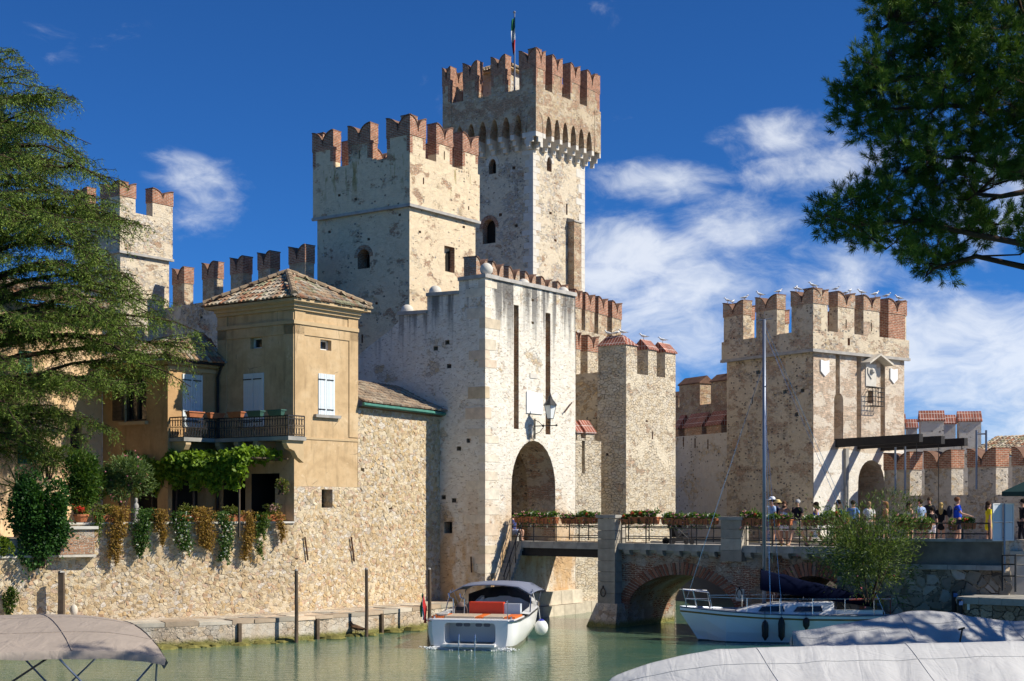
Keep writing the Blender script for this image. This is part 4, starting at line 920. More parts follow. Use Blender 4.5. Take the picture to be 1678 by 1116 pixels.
# chimney-like buttress on the sunny face
b = MB(); r_ = WKr.rect(930, 366, 942, 480); b.wbox(WKr, r_[0][0], r_[1][0], 12, r_[2][1], -.02, .55); b.build('buttress', M['crown'], kt)
b = MB(); b.hexa([WKr.pt(r_[0][0]-.08, r_[2][1], .62), WKr.pt(r_[1][0]+.08, r_[2][1], .62), WKr.pt(r_[1][0]+.08, r_[2][1], 0.01), WKr.pt(r_[0][0]-.08, r_[2][1], 0.01), WKr.pt(r_[0][0]-.08, r_[2][1]+.1, .62), WKr.pt(r_[1][0]+.08, r_[2][1]+.1, .62), WKr.pt(r_[1][0]+.08, r_[2][1]+.3, 0.01), WKr.pt(r_[0][0]-.08, r_[2][1]+.3, 0.01)]); b.build('buttress_cap', M['greycop'], kt)
# flag
fp = P(843, 150, 96.5); ft = thing('flag_pole', (fp.x, fp.y, zks), 'Italian tricolour hanging from a pole on top of the keep', 'flag')
b = MB(); zt_ = P(843, 20, 96.5).z; b.tube([(fp.x, fp.y, zks), (fp.x, fp.y, zt_)], [.07, .05], 6); b.ball((fp.x, fp.y, zt_), .1, 8, 5); b.build('pole', M['alu'], ft)
M['fg'] = plain('flag_green', (0.02, 0.16, 0.06), 0.8, .15); M['fw'] = plain('flag_white', (0.6, 0.6, 0.6), 0.8, .1); M['fr'] = plain('flag_red', (0.45, 0.02, 0.02), 0.8, .15)
fz1, fz0 = P(0, 28, 96.5).z, P(0, 84, 96.5).z
for k, (nm, mm) in enumerate((('green_stripe', 'fg'), ('white_stripe', 'fw'), ('red_stripe', 'fr'))):
    b = MB(); rows = []
    for i in range(7):
        z = fz1-(fz1-fz0)*(k/3+i/18); row = []
        for j in range(6):
            f = j/5; row.append((fp.x+.05-f*.24*math.sin(.8+z*.7)-.04*f, fp.y-.06+.16*math.sin(f*7+z*2.0), z-.25*f))
        rows.append(row)
    b.grid(rows); b.build(nm, M[mm], ft, smooth=True)

# ------------------------------------------------------------------ left curtain wall and left tower
CWa = XY(517, 72.6); CWb = XY(225, 83.0); WCW = Wall(CWb, CWa)
cw = thing('curtain_wall', (CWa.x, CWa.y, 3.0), 'grey castle wall with swallowtail merlons running left behind the ochre house', 'wall')
zc0 = WCW.uz(495, 470)[1]
b = MB(); b.panel(WCW, [(0, 3), (WCW.L, 3), (WCW.L, zc0), (0, zc0)], putlogs(WCW, [(330, 520), (420, 505)], 4), thick=.7); b.build('wall', [M['curtain'], M['curtain'], M['dark']], cw)
hmc = WCW.uz(495, 402)[1]-zc0
for x0, x1 in ((238, 254), (283, 302), (332, 351), (378, 398), (423, 443), (474, 500)): merlon(cw, WCW, WCW.u(x0), WCW.u(x1), zc0, hmc, .6, M['crown'], M['brick'], hb=.58, nd=.32)
LTc = XY(197, 79.0); LTl = along(LTc, DL, 128); LTr = along(LTc, DR, 277)
lt_ = thing('tower', (LTc.x, LTc.y, 3.0), 'square stone tower with brick merlons half hidden by the cedar', 'tower')
WTl, WTr = Wall(LTl, LTc), Wall(LTc, LTr); z1_ = WTr.uz(197, 412)[1]; z2_ = WTr.uz(197, 345)[1]; z3_ = WTr.uz(197, 298)[1]
shaft(lt_, LTl, LTc, LTr, 2, z1_, mats=[M['keep'], M['keep'], M['dark']])
k = .14; tl, tc_, tr = LTl+DL*k-DR*k, LTc-(DL+DR)*k, LTr+DR*k-DL*k
shaft(lt_, tl, tc_, tr, z1_, z2_, mats=[M['keep'], M['keep'], M['dark']], name='parapet'); ring(lt_, [tl, tc_, tr], z1_-.1, z1_+.03, .06, M['greycop'])
W_l, W_r = Wall(tl, tc_), Wall(tc_, tr)
merlon(lt_, W_r, .006, W_r.u(222), z2_, z3_-z2_, .55, M['keep'], M['brick'], off=.005); merlon(lt_, W_r, W_r.u(250), W_r.L, z2_, z3_-z2_, .55, M['keep'], M['brick'], off=.005)
merlon(lt_, W_l, W_l.u(165), W_l.L, z2_, z3_-z2_, .55, M['keep'], M['brick']); merlon(lt_, W_l, 0, W_l.u(143), z2_, z3_-z2_, .55, M['keep'], M['brick'])

# ------------------------------------------------------------------ merlon walls behind the gatehouse
Q0 = XY(776, 66.0); dq = dirv(.47, .88); Q1 = along(Q0, dq, 936); WQ = Wall(Q0, Q1)
qw = thing('inner_wall', (Q0.x, Q0.y, 3.0), 'inner castle wall whose small swallowtail merlons rise above the white gatehouse', 'wall')
zq = WQ.uz(790, 424)[1]; hq = 1.75
b = MB(); b.wbox(WQ, -.5, WQ.L, 3, zq-hq, -.6, 0); b.build('wall', M['bastion'], qw)
for i in range(6):
    x = 780+i*26.6; u0 = WQ.u(x); u1 = WQ.u(x+17)
    merlon(qw, WQ, u0, u1, zq-hq, hq, .6, M['crown'], M['brickpale'], hb=.4, nd=.5)
Q2 = XY(930, 73.5); Q3 = along(Q2, dq, 1023); WQ2 = Wall(Q2, Q3)
q2 = thing('inner_wall', (Q2.x, Q2.y, 3.0), 'stepped inner wall with tall swallowtail merlons right of the white gatehouse', 'wall')
zq2 = WQ2.uz(953, 478)[1]; hq2 = 2.0
b = MB(); b.wbox(WQ2, -2, WQ2.L, 3, zq2-hq2, -.6, 0); b.build('wall', M['bastion'], q2)
for x0, x1 in ((942, 953), (959, 974), (980.5, 995), (1003, 1018)): merlon(q2, WQ2, WQ2.u(x0), WQ2.u(x1), zq2-hq2, hq2, .6, M['crown'], M['brick'], hb=.55, nd=.28)
# lower step with rounded merlons
Q4 = XY(938, 70.0); WQ3 = Wall(Q4, along(Q4, DR, 985)); zq3 = WQ3.uz(950, 612)[1]
q3 = thing('inner_wall', (Q4.x, Q4.y, 3.0), 'dark weathered wall in shade between white gatehouse and capped bastion', 'wall')
Wd = Wall(XY(935, 70.5), XY(990, 69.0)); b = MB(); b.wbox(Wd, 0, Wd.L, ZB, Wd.uz(960, 612)[1], -.8, 0); b.build('wall', M['curtain'], q3)
for x0, x1, y in ((944, 951, 545), (963, 980, 550)): zq3 = WQ3.uz(x0, 614)[1]; merlon(q3, WQ3, WQ3.u(x0), WQ3.u(x1), zq3, WQ3.uz(x0, y)[1]-zq3, .5, M['bastion'], M['brick'], hb=.6, nd=.3)

# ------------------------------------------------------------------ capped bastion
GC = XY(1026, 65.0); GL = along(GC, DL, 979); GR = along(GC, DR, 1107)
gt = thing('bastion', (GC.x, GC.y, 0), 'rough stone bastion with three red brick pitched caps beside the bridge', 'tower')
WGl, WGr = Wall(GL, GC), Wall(GC, GR); zg = WGr.uz(1026, 610)[1]; zgt = WGr.uz(1026, 548)[1]
shaft(gt, GL, GC, GR, ZB, zg, putlogs(WGl, [(1003, 612), (995, 745)], 4), [(WGr.rect(1068, 707, 1070, 720), .3)]+putlogs(WGr, [(1060, 690)], 3), [M['bastion'], M['brickpale'], M['dark']])
for x0, x1 in ((1062, 1076), (1090, 1107)): capped(gt, WGr, WGr.u(x0), min(WGr.u(x1), WGr.L), zg, zgt-zg, .75, M['bastion'], off=.003)
# corner block: long cap over the left face and right face start
mbk = MB(); ug = WGr.u(1044); mbk.wbox(WGr, 0.002, ug, zg-.3, zgt-.45, -WGl.L+.002, .002); ob = mbk.build('merlon', M['bastion'], gt)
b = MB(); zc_ = zgt-.45
A = [WGr.pt(-.07, zc_, .07), WGr.pt(ug+.07, zc_, .07), WGr.pt(ug+.07, zc_, -WGl.L-.07), WGr.pt(-.07, zc_, -WGl.L-.07), WGr.pt(ug*.45, zc_+.5, -.5), WGr.pt(ug*.45, zc_+.5, -WGl.L+.2), WGr.pt(ug*.7, zc_+.5, -.5), WGr.pt(ug*.7, zc_+.5, -WGl.L+.2)]
b.add(A, [(0, 1, 6, 4), (1, 2, 7, 6), (2, 3, 5, 7), (3, 0, 4, 5), (4, 6, 7, 5), (3, 2, 1, 0)]); b.build('brick_cap', M['cap'], ob)
# low barbican wall between gatehouse and bastion
LWa = F_+DR*.02; WLW = Wall(LWa, along(LWa, dirv(.78, .62), 985)); zl = WLW.uz(960, 735)[1]
lo = thing('low_wall', (LWa.x, LWa.y, 0), 'low sunlit moat wall with small pitched caps right of the gate arch', 'wall')
hs = WLW.rect(953.5, 718, 958.5, 776)
b = MB(); zt1 = WLW.uz(950, 722)[1]; b.panel(WLW, [(0, ZB), (WLW.L, ZB), (WLW.L, zt1), (0, zt1)], [(hs, .7, 1, 0)], thick=1.2); b.build('wall', [M['bastion'], M['brickpale']], lo)
for x0, x1 in ((945.5, 952), (960, 974)): capped(lo, WLW, WLW.u(x0), WLW.u(x1), zt1, .95, .9, M['bastion'], off=.004, ch=.55)
for i in range(4):
    L_ = WLW.L/4; mb = MB(); mb.col = (1, .96, .9); mb.wbox(WLW, i*L_+.01, (i+1)*L_-.01, ZB, .5, -.05, .2); mb.build('plinth_block', M['stoneblock'], lo)

# ------------------------------------------------------------------ receding wall right of bastion
TC = XY(1332, 70.0); dTl = dirv(-.55, .835); dTr = dirv(.79, .61)
TL = along(TC, dTl, 1191); TR = along(TC, dTr, 1481)
MWa = XY(1100, 81.0); MWb = XY(1195, 75.4); WMW = Wall(MWa, MWb)
mw = thing('moat_wall', (MWa.x, MWa.y, 0), 'shaded moat wall with red capped merlons between bastion and far gate tower', 'wall')
zm = WMW.uz(1150, 712)[1]
b = MB(); b.panel(WMW, [(-2, ZB), (WMW.L+.1, ZB), (WMW.L+.1, zm), (-2, zm)], [(WMW.rect(1119, 716, 1121, 732), .3), (WMW.rect(1138, 718, 1140, 734), .3), (WMW.rect(1159, 720, 1161, 736), .3)], thick=1.0); b.build('wall', [M['pale'], M['brickpale'], M['dark']], mw)
for x0, x1 in ((1105, 1112), (1122, 1150), (1158, 1182)): capped(mw, WMW, WMW.u(x0), WMW.u(x1), zm, WMW.uz(1140, 676)[1]-zm, .9, M['brickpale'], off=.006, ch=.75)
Wm2 = Wall(XY(1098, 84), XY(1215, 78)); m2 = thing('rear_wall', (14, 80, 3), 'tall brown wall with two dark capped merlons just left of the far gate tower', 'wall')
zm2 = Wm2.uz(1160, 662)[1]; b = MB(); b.wbox(Wm2, -1, Wm2.L, 2, zm2, -.8, 0); b.build('wall', M['crown'], m2)
for x0, x1, y in ((1113, 1147, 617), (1165, 1200, 611)): capped(m2, Wm2, Wm2.u(x0), Wm2.u(x1), zm2, Wm2.uz((x0+x1)/2, y)[1]-zm2, .9, M['crown'], ch=.4, cap=M['coping'])
for x0, x1 in ((1095, 1112), (1149, 1163)):
    Wm3 = Wm2.shift(-3); capped(m2, Wm3, Wm3.u(x0), Wm3.u(x1), zm2-.3, Wm3.uz(x0, 642)[1]-zm2+.3, .8, M['crown'], ch=.35, cap=M['coping'])

# ------------------------------------------------------------------ far gate tower
tt = thing('gate_tower', (TC.x, TC.y, 3.0), 'far square gate tower with shields, drawbridge beams and gulls on its merlons', 'tower')
WTL, WTR = Wall(TL, TC), Wall(TC, TR)
z_st = WTR.uz(1332, 573)[1]; z_si = WTR.uz(1332, 541)[1]; z_tt = WTR.uz(1332, 474)[1]
g1 = WTR.rect(1368.5, 575, 1375.5, 656); g1b = WTR.arch(1366, 644, 1381, 722, 8); g2 = WTR.rect(1403, 580, 1410.5, 724); g3 = WTR.rect(1442, 588, 1449.5, 722); wn = WTR.rect(1421.5, 640, 1430.5, 661)
ga = WTR.arch(1405, 754, 1448, 905, 12, .1); dr = WTR.rect(1368, 822, 1381, 905)
g1m = [g1b[0], g1b[1]]+[p for p in g1b[2:] if p[0] > g1[1][0]+.001 or p[1] < g1b[-1][1]+.2]
# groove one joined with its arched niche
arc = g1b[2:]; zj = max(p[1] for p in arc)-.02
g1j = [g1b[0], g1b[1]]+[p for p in arc if p[0] > g1[1][0]]+[(g1[1][0], zj), g1[2], g1[3], (g1[0][0], zj)]+[p for p in arc if p[0] < g1[0][0]]
def clampz(poly): return [(u, min(z, z_st-.12)) for u, z in poly]
shaft(tt, TL, TC, TR, 2.0, z_st, putlogs(WTL, [(1305, 679), (1286, 642), (1242, 610), (1315, 640)], 6)+[(WTL.rect(1232, 650, 1234, 662), .3)],
      [(clampz(g1j), .55, 1, 1), (clampz(g2), .55, 1, 1), (clampz(g3), .55, 1, 1), (wn, .5), (ga, 2.6, 1, 1), (dr, 1.5)]+putlogs(WTR, [(1346, 678), (1396, 684), (1421, 686), (1459, 689)], 4), [M['gate'], M['gatefront'], M['dark']])
b = MB(); b.panel(WTR, [(.0, 1.9), (WTR.L, 1.9), (WTR.L, z_st-.05), (.0, z_st-.05)], [(clampz(g1j), .04, None), (clampz(g2), .04, None), (clampz(g3), .04, None), (wn, .04, None), (ga, .04, None), (dr, .04, None)], off=.03, edges=False); b.build('brick_facing', [M['gatefront'], M['gatefront']], tt)
zpl = WTR.uz(1332, 742)[1]; M['limewash'] = masonry('limewashed_plaster', (0.78, 0.74, 0.67), [CREAM, WHT, TAN], plaster_amt=0.86, brick_amt=0.10, stain=0.15, brick=(0.6, 0.46, 0.35))
b = MB(); b.panel(WTR, [(.0, 1.9), (WTR.L, 1.9), (WTR.L, zpl+.3), (WTR.L*.6, zpl+.05), (WTR.L*.3, zpl+.25), (.0, zpl)], [(ga, .04, None), (dr, .04, None)], off=.045, edges=False); b.build('limewash', [M['limewash'], M['limewash']], tt)
r_ = WTR.rect(1381, 735, 1386, 905); b = MB(); b.wbox(WTR, r_[0][0], r_[1][0], 2.0, r_[2][1], .03, .2); b.build('pilaster', M['greystone'], tt)
k = .2; tcl, tcc, tcr = TL+dTl*k-dTr*k, TC-(dTl+dTr)*k, TR+dTr*k-dTl*k
WUl, WUr = Wall(tcl, tcc), Wall(tcc, tcr)
shaft(tt, tcl, tcc, tcr, z_st, z_si, (), [(WUr.rect(1389, 554, 1393, 566), .35)], [M['gate'], M['brickpale'], M['dark']], name='parapet')
ring(tt, [tcl, tcc, tcr], z_st-.12, z_st+.02, .05, M['greycop'])
hm = z_tt-z_si
for x0, x1 in ((1186, 1218), (1239, 1273)): merlon(tt, WUl, max(0, WUl.u(x0)), WUl.u(x1), z_si, hm, .55, M['gate'], M['brickpale'], hb=.64, nd=.3)
merlon(tt, WUl, WUl.u(1297), WUl.L, z_si, hm, .55, M['gate'], M['brickpale'], hb=.64, nd=.3)
merlon(tt, WUr, .006, WUr.u(1356), z_si, hm, .55, M['gate'], M['brickpale'], off=.005, hb=.64, nd=.3)
for x0, x1, mm in ((1373, 1400, 'gate'), (1415, 1441, 'gate'), (1456, 1483, 'brick')): merlon(tt, WUr, WUr.u(x0), min(WUr.u(x1), WUr.L), z_si, hm, .55, M[mm], M['brickpale'] if mm == 'gate' else M['brick'], hb=.64, nd=.3, slit=mm == 'gate')
for W_ in (Wall(tcr, tcl+tcr-tcc), Wall(tcl+tcr-tcc, tcl)):
    for i in range(3): merlon(tt, W_, i*W_.L*.36+.2, i*W_.L*.36+1.6, z_si, hm, .55, M['gate'], M['brick'], hb=.64, nd=.3)
# shields, canopy, relief, grille
for x0, y0, x1, y1 in ((1343, 590, 1357, 617), (1457, 604, 1469, 629)):
    r_ = WTR.rect(x0, y0, x1, y1); (u0, z0), (u1, z1) = r_[0], r_[2]; um = (u0+u1)/2; h_ = z1-z0
    b = MB(); b.prism(WTR, [(um, z0), (u1, z0+h_*.3), (u1, z1), (um, z1-.06), (u0, z1), (u0, z0+h_*.3)], 0.02, .09); b.build('shield', M['white'], tt)
r_ = WTR.rect(1417, 597, 1434, 633); b = MB(); b.wbox(WTR, r_[0][0], r_[1][0], r_[0][1], r_[2][1], .02, .08); ro = b.build('relief_panel', M['whitestone'], tt)
(u0, z0), (u1, z1) = r_[0], r_[2]; um = (u0+u1)/2; b = MB(); b.prism(WTR, [(um, z0+.35), (u1-.12, z0+.65), (u1-.12, z1-.2), (u0+.12, z1-.2), (u0+.12, z0+.65)], .08, .13); b.ball(WTR.pt(um, z1-.35, .14), .16, 8, 5); b.build('carving', M['whitestone'], ro)
ua, za = WTR.uz(1410, 598); ub, zb_ = WTR.uz(1449, 601); uc, zc_ = WTR.uz(1428, 584)
for p, q in (((ua, za), (uc, zc_)), ((uc, zc_), (ub, zb_))):
    b = MB(); b.hexa([WTR.pt(*p, .6), WTR.pt(*q, .6), WTR.pt(*q, .02), WTR.pt(*p, .02), WTR.pt(p[0], p[1]+.1, .6), WTR.pt(q[0], q[1]+.1, .6), WTR.pt(q[0], q[1]+.12, .02), WTR.pt(p[0], p[1]+.12, .02)]); b.build('canopy', M['stoneblock'], tt)
gi = [WTR.rect(1418, 636, 1437, 666)]; (u0, z0), (u1, z1) = gi[0][0], gi[0][2]
for i in range(5):
    b = MB(); u = u0+(u1-u0)*i/4; b.tube([WTR.pt(u, z0, .04), WTR.pt(u, z0, .45), WTR.pt(u, z1, .45), WTR.pt(u, z1, .04)], .018, 5); b.build('grille_bar', M['iron'], tt)
for i in range(5):
    b = MB(); z = z0+(z1-z0)*i/4; b.tube([WTR.pt(u0, z, .04), WTR.pt(u0, z, .47), WTR.pt(u1, z, .47), WTR.pt(u1, z, .04)], .018, 5); b.build('grille_bar', M['iron'], tt)
win(tt, WTR, wn, .46)
win(tt, WTR, ga, 2.55, name='inner_gate')
for x, y in ((1368, 724), (1404, 727), (1442, 730)):
    u, z = WTR.uz(x, y); b = MB(); L_ = 5.0
    b.hexa([WTR.pt(u, z-.18, L_), WTR.pt(u+.28, z-.18, L_), WTR.pt(u+.28, z-.28, -.3), WTR.pt(u, z-.28, -.3), WTR.pt(u, z+.2, L_), WTR.pt(u+.28, z+.2, L_), WTR.pt(u+.28, z+.14, -.3), WTR.pt(u, z+.14, -.3)]); o = b.build('drawbridge_beam', M['blackwood'], tt)
    b = MB(); p = WTR.pt(u+.14, z-.1, L_-.25); zend = 4.2 if x > 1400 else z-1.0; b.tube([p, Vector((p.x, p.y, zend))], .022, 4); b.build('chain', M['iron'], o)

# ------------------------------------------------------------------ courtyard wall on the right
RWa = along(TR, dirv(.35, -.93), 1450); RWa = XY(1449, 72.6); RWb = XY(1700, 63.5); WRW = Wall(RWa, RWb)
rw = thing('courtyard_wall', (RWa.x, RWa.y, 3.0), 'stone wall with large red brick swallowtail merlons behind the people at right', 'wall')
zw0 = WRW.uz(1505, 812)[1]; zwt = WRW.uz(1560, 738)[1]
b = MB(); b.panel(WRW, [(0, 2), (WRW.L, 2), (WRW.L, zw0), (0, zw0)], [(WRW.rect(1543.5, 798, 1545.5, 811), .3)], thick=.8); b.build('wall', [M['curtain'], M['curtain'], M['dark']], rw)
for x0, x1 in ((1449, 1491), (1515, 1559), (1586, 1632), (1659, 1700)): merlon(rw, WRW, WRW.u(x0), WRW.u(x1), zw0, zwt-zw0, .75, M['curtain'], M['brick'], hb=.60, nd=.36)
Wv = Wall(XY(1440, 85.5), XY(1625, 84.5)); vw = thing('rear_wall', (22, 85, 3.0), 'pale plastered wall with red capped merlons behind right courtyard', 'wall')
zv = Wv.uz(1540, 728)[1]; b = MB(); b.wbox(Wv, -1, Wv.L-.3, 2, zv, -.9, 0); b.build('wall', M['pale'], vw)
for x0, x1, y in ((1509, 1547, 672), (1572, 1608, 673), (1476, 1483, 677)): capped(vw, Wv, Wv.u(x0), Wv.u(x1), zv, Wv.uz(x0, y)[1]-zv, 1.0, M['pale'], ch=.6)
Wv2 = Wv.shift(-4)
for x0, x1, y in ((1487, 1503, 686), (1540, 1566, 679)): capped(vw, Wv2, Wv2.u(x0), Wv2.u(x1), zv-.5, Wv2.uz(x0, y)[1]-zv+.5, 1.0, M['pale'], ch=.55)
b = MB(); b.wbox(Wv2, Wv2.u(1450), Wv2.L, 2, zv-.4, -.8, 0); b.build('wall', M['pale'], vw)
Wc = Wall(XY(1600, 78), XY(1760, 74)); cs = thing('courtyard_house', (27, 76, 3.0), 'pale house with tiled eaves seen through merlons at far right', 'house')
zc1 = Wc.uz(1650, 748)[1]; b = MB(); b.panel(Wc, [(0, 2), (Wc.L, 2), (Wc.L, zc1), (0, zc1)], [(Wc.rect(1644, 765, 1652, 800), .3), (Wc.rect(1662, 765, 1672, 800), .3)], thick=4); b.build('wall', [M['pale'], M['pale'], M['glass']], cs)
tile_roof(cs, Wc.pt(-.4, zc1, .5), Wc.pt(Wc.L, zc1, .5), Wc.pt(-.4, zc1+1.2, -3), Wc.pt(Wc.L, zc1+1.2, -3), seed=71)
# ------------------------------------------------------------------ bridge
B0 = along(E_, DR, 836); B1 = XY(1402, 50.0); WBR = Wall(B0, B1); ZD = 3.22; BW = 3.4
br = thing('bridge', (B0.x+4, B0.y-3, 0), 'stone and brick footbridge with wooden first span leading to the gate arch', 'bridge')
ub = lambda x: WBR.u(x)
# timber span
u0, u1 = ub(832), ub(987)
n = 26
for i in range(n):
    b = MB(); b.wbox(WBR, u0+(u1-u0)*i/n+.006, u0+(u1-u0)*(i+1)/n-.006, ZD-.09, ZD-random.uniform(0, .008), -BW, -.12); b.build('deck_plank', M['wood'], br)
for o_ in (-.02, -1.6, -BW+.3): b = MB(); b.wbox(WBR, u0, u1, ZD-.55, ZD-.1, o_-.3, o_-.04); b.build('deck_beam', M['blackwood'], br)
n = 4
for i in range(n): b = MB(); b.wbox(WBR, u0+(u1-u0)*i/n+.005, u0+(u1-u0)*(i+1)/n-.005, ZD-.22, ZD+.05, -.12, .06); b.build('edge_stone', M['greystone'], br)
# masonry part
ua = ub(990); ue_ = ub(1402)
def seg(px0, apex, px1, spring, n=18):
    a, c = ub(px0), ub(px1); zt = WBR.uz((px0+px1)/2, apex)[1]; zs_ = WBR.uz((px0+px1)/2, spring)[1]
    return [(a, ZB+.05), (c, ZB+.05)]+[((a+c)/2+(c-a)/2*math.cos(math.pi*i/n), zs_+(zt-zs_)*math.sin(math.pi*i/n)) for i in range(n+1)]
ar1 = seg(1026, 942, 1204, 1003); ar2 = seg(1268, 944, 1392, 1003)
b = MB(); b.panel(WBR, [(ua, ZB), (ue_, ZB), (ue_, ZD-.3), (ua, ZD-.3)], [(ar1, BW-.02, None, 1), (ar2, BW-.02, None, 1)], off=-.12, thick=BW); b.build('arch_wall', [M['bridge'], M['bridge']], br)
BRK = [(.34, .14, .085), (.29, .115, .07), (.38, .19, .125), (.25, .105, .07), (.36, .23, .17)]
arch_ring(br, WBR, ar1, .46, M['stone'], off=-.12, n=48, name='arch_brick', cols=BRK); arch_ring(br, WBR, ar2, .5, M['stone'], off=-.12, n=34, name='arch_brick', cols=BRK)
b = MB(); b.wbox(WBR, ua, ue_+.3, ZD-.3, ZD-.02, -BW, -.13); b.build('deck', M['paving'], br)
n = 14
for i in range(n):
    a, c = ua+(ue_-ua)*i/n, ua+(ue_-ua)*(i+1)/n; z_ = random.uniform(-.006, .006)
    b = MB(); b.wbox(WBR, a+.006, c-.006, ZD-.2+z_, ZD+.05+z_, -.14, .16); b.build('edge_stone', M['greystone'], br)
    b = MB(); b.wbox(WBR, a+.006, c-.006, ZD-.2, ZD+.05, -BW-.1, -BW+.12); b.build('edge_stone', M['greystone'], br)
    for f in (.5,):
        u = a+(c-a)*f; b = MB(); pr = [(-.12, -.2), (.13, -.2), (.13, -.27), (.09, -.36), (-.02, -.42), (-.12, -.43)]
        A = [WBR.pt(u-.13, ZD+z, o_) for o_, z in pr]; B = [WBR.pt(u+.13, ZD+z, o_) for o_, z in pr]
        b.poly3(A); b.poly3(B)
        for k in range(len(pr)): b.quad(A[k], A[(k+1) % len(pr)], B[(k+1) % len(pr)], B[k])
        b.build('bracket', M['greystone'], br)
# piers and pillars
def pillar(x0, x1, zbot, ztop, o1, o0, name='pier'):
    u0, u1 = ub(x0), ub(x1); z = zbot; o = None
    while z < ztop-.05:
        h = min(random.uniform(.34, .5), ztop-z); b = MB(); j = random.uniform(-.012, .012); g = random.uniform(.72, 1.1); b.col = (g*.66, g*.65, g*.64)
        b.wbox(WBR, u0+j, u1+j, z+.006, z+h-.006, o0, o1+j)
        b.build(name+'_stone', M['stoneblock'], br); z += h
    b = MB(); b.wbox(WBR, u0-.06, u1+.06, ztop, ztop+.12, o0-.06, o1+.06); b.build(name+'_cap', M['greystone'], br)
pillar(988, 1016, .5, 4.25, .35, -.35); pillar(1186, 1220, ZD-.55, 4.2, .22, -.3)
u0, u1 = ub(986), ub(1020); b = MB(); b.hexa([WBR.pt(u0-.35, ZB, 1.0), WBR.pt(u1+.3, ZB, 1.0), WBR.pt(u1+.3, ZB, -BW), WBR.pt(u0-.35, ZB, -BW), WBR.pt(u0, .9, .36), WBR.pt(u1, .9, .36), WBR.pt(u1, .9, -BW), WBR.pt(u0, .9, -BW)]); b.build('pier_base', M['quay'], br)
b = MB(); b.wbox(WBR, u0+.01, u1-.01, .88, ZD-.4, -BW, -.13); b.build('pier_core', M['quay'], br)
pq = [(ub(1204)+.02, .6), (ub(1222), .6)]
def iron_ring(par, W, u, z, off):
    c = W.pt(u, z, off+.05); b = MB(); b.tube([c+Vector((*W.d, 0))*math.cos(a)*.11+Vector((0, 0, 1))*math.sin(a)*.17 for a in [i*math.pi/6 for i in range(13)]], .02, 5); b.tube([c+Vector((0, 0, .16)), c+Vector((0, 0, .26))], .03, 5); b.build('mooring_ring', M['iron'], par)
iron_ring(br, WBR, ub(998), WBR.uz(998, 970)[1], .36); 
b = MB(); r_ = WBR.rect(1204, 965, 1217, 985); b.wbox(WBR, r_[0][0], r_[1][0], r_[0][1], r_[2][1], -.12, -.08); b.build('ring_stone', M['whitestone'], br); iron_ring(br, WBR, ub(1210.5), WBR.uz(1210, 973)[1], -.09)
# railings
def bridge_rail(par, W, u0, u1, off, zd, n, name='railing'):
    for z, r in ((.98, .024), (.62, .022), (.2, .02)):
        b = MB(); b.tube([W.pt(u0, zd+z, off), W.pt(u1, zd+z, off)], r, 6); b.build('rail', M['iron'], par)
    for i in range(n+1):
        u = u0+(u1-u0)*i/n; b = MB(); b.tube([W.pt(u, zd, off), W.pt(u, zd+1.0, off)], .026, 6); b.build('post', M['iron'], par)
RAILS = []
for k, (x0, x1, n, lab) in enumerate(((838, 987, 4, 'black iron bridge railing between gate arch and first pillar'), (1018, 1184, 4, 'black iron bridge railing between the two stone pillars'), (1222, 1402, 4, 'black iron bridge railing right of the second pillar where people walk'))):
    rt = thing('railing', tuple(WBR.pt(ub(x0), ZD, -.03)), lab, 'railing', 'bridge railings'); bridge_rail(rt, WBR, ub(x0), ub(x1), -.03, ZD+.04, n)
rt = thing('railing', tuple(WBR.pt(ub(900), ZD, -BW)), 'black iron railing along the far side of the bridge', 'railing', 'bridge railings'); bridge_rail(rt, WBR, .6, ub(1380), -BW+.08, ZD+.04, 14)

# ------------------------------------------------------------------ plaza and right quay
QA = XY(1400, 50.1); QB = along(QA, dirv(.93, -.37), 1648); WQR = Wall(QA, QB); ZP = 3.5
Pfar = WBR.pt(ue_, 0, -BW)
slab('plaza', [(QA.x+.1, QA.y+.3), (QB.x, QB.y+.2), (60, 40), (60, 90), (20.5, 80), (TC.x-.2, TC.y+1), (13.4, 69), (Pfar.x-.3, Pfar.y)], ZD-.03, M['paving'], 4.0)
qr = thing('quay_wall', (QA.x, QA.y, 0), 'dark mossy rubble quay wall with parapet below the group of people', 'wall')
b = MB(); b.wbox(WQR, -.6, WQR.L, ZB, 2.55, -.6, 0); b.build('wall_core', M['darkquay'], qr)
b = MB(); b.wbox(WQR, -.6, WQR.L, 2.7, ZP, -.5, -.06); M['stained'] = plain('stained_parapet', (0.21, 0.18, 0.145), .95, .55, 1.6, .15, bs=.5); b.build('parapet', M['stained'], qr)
n = 6
for i in range(n):
    a, c = -.6+(WQR.L+.6)*i/n, -.6+(WQR.L+.6)*(i+1)/n
    b = MB(); b.wbox(WQR, a+.006, c-.006, 2.55, 2.71, -.5, .14); b.build('ledge_stone', M['greystone'], qr)
    b = MB(); b.wbox(WQR, a+.006, c-.006, ZP, ZP+.09, -.56, .02); b.build('cap_stone', M['greystone'], qr)
DPAL = [(.29, .245, .19), (.38, .33, .26), (.21, .175, .13), (.46, .40, .33), (.33, .28, .21), (.52, .46, .39)]
stones(qr, [(WQR, lambda u, z: True, -.4, WQR.L-.3, .35, 2.45, .36, .27)], 300, 15, gap=.025, pal=DPAL, skip=.1)
rt = thing('railing', tuple(WQR.pt(2, ZP, -.3)), 'low black railing on the quay parapet in front of the people', 'railing', 'bridge railings')
bridge_rail(rt, WQR, .2, WQR.u(1620), -.2, ZP-.35, 5)
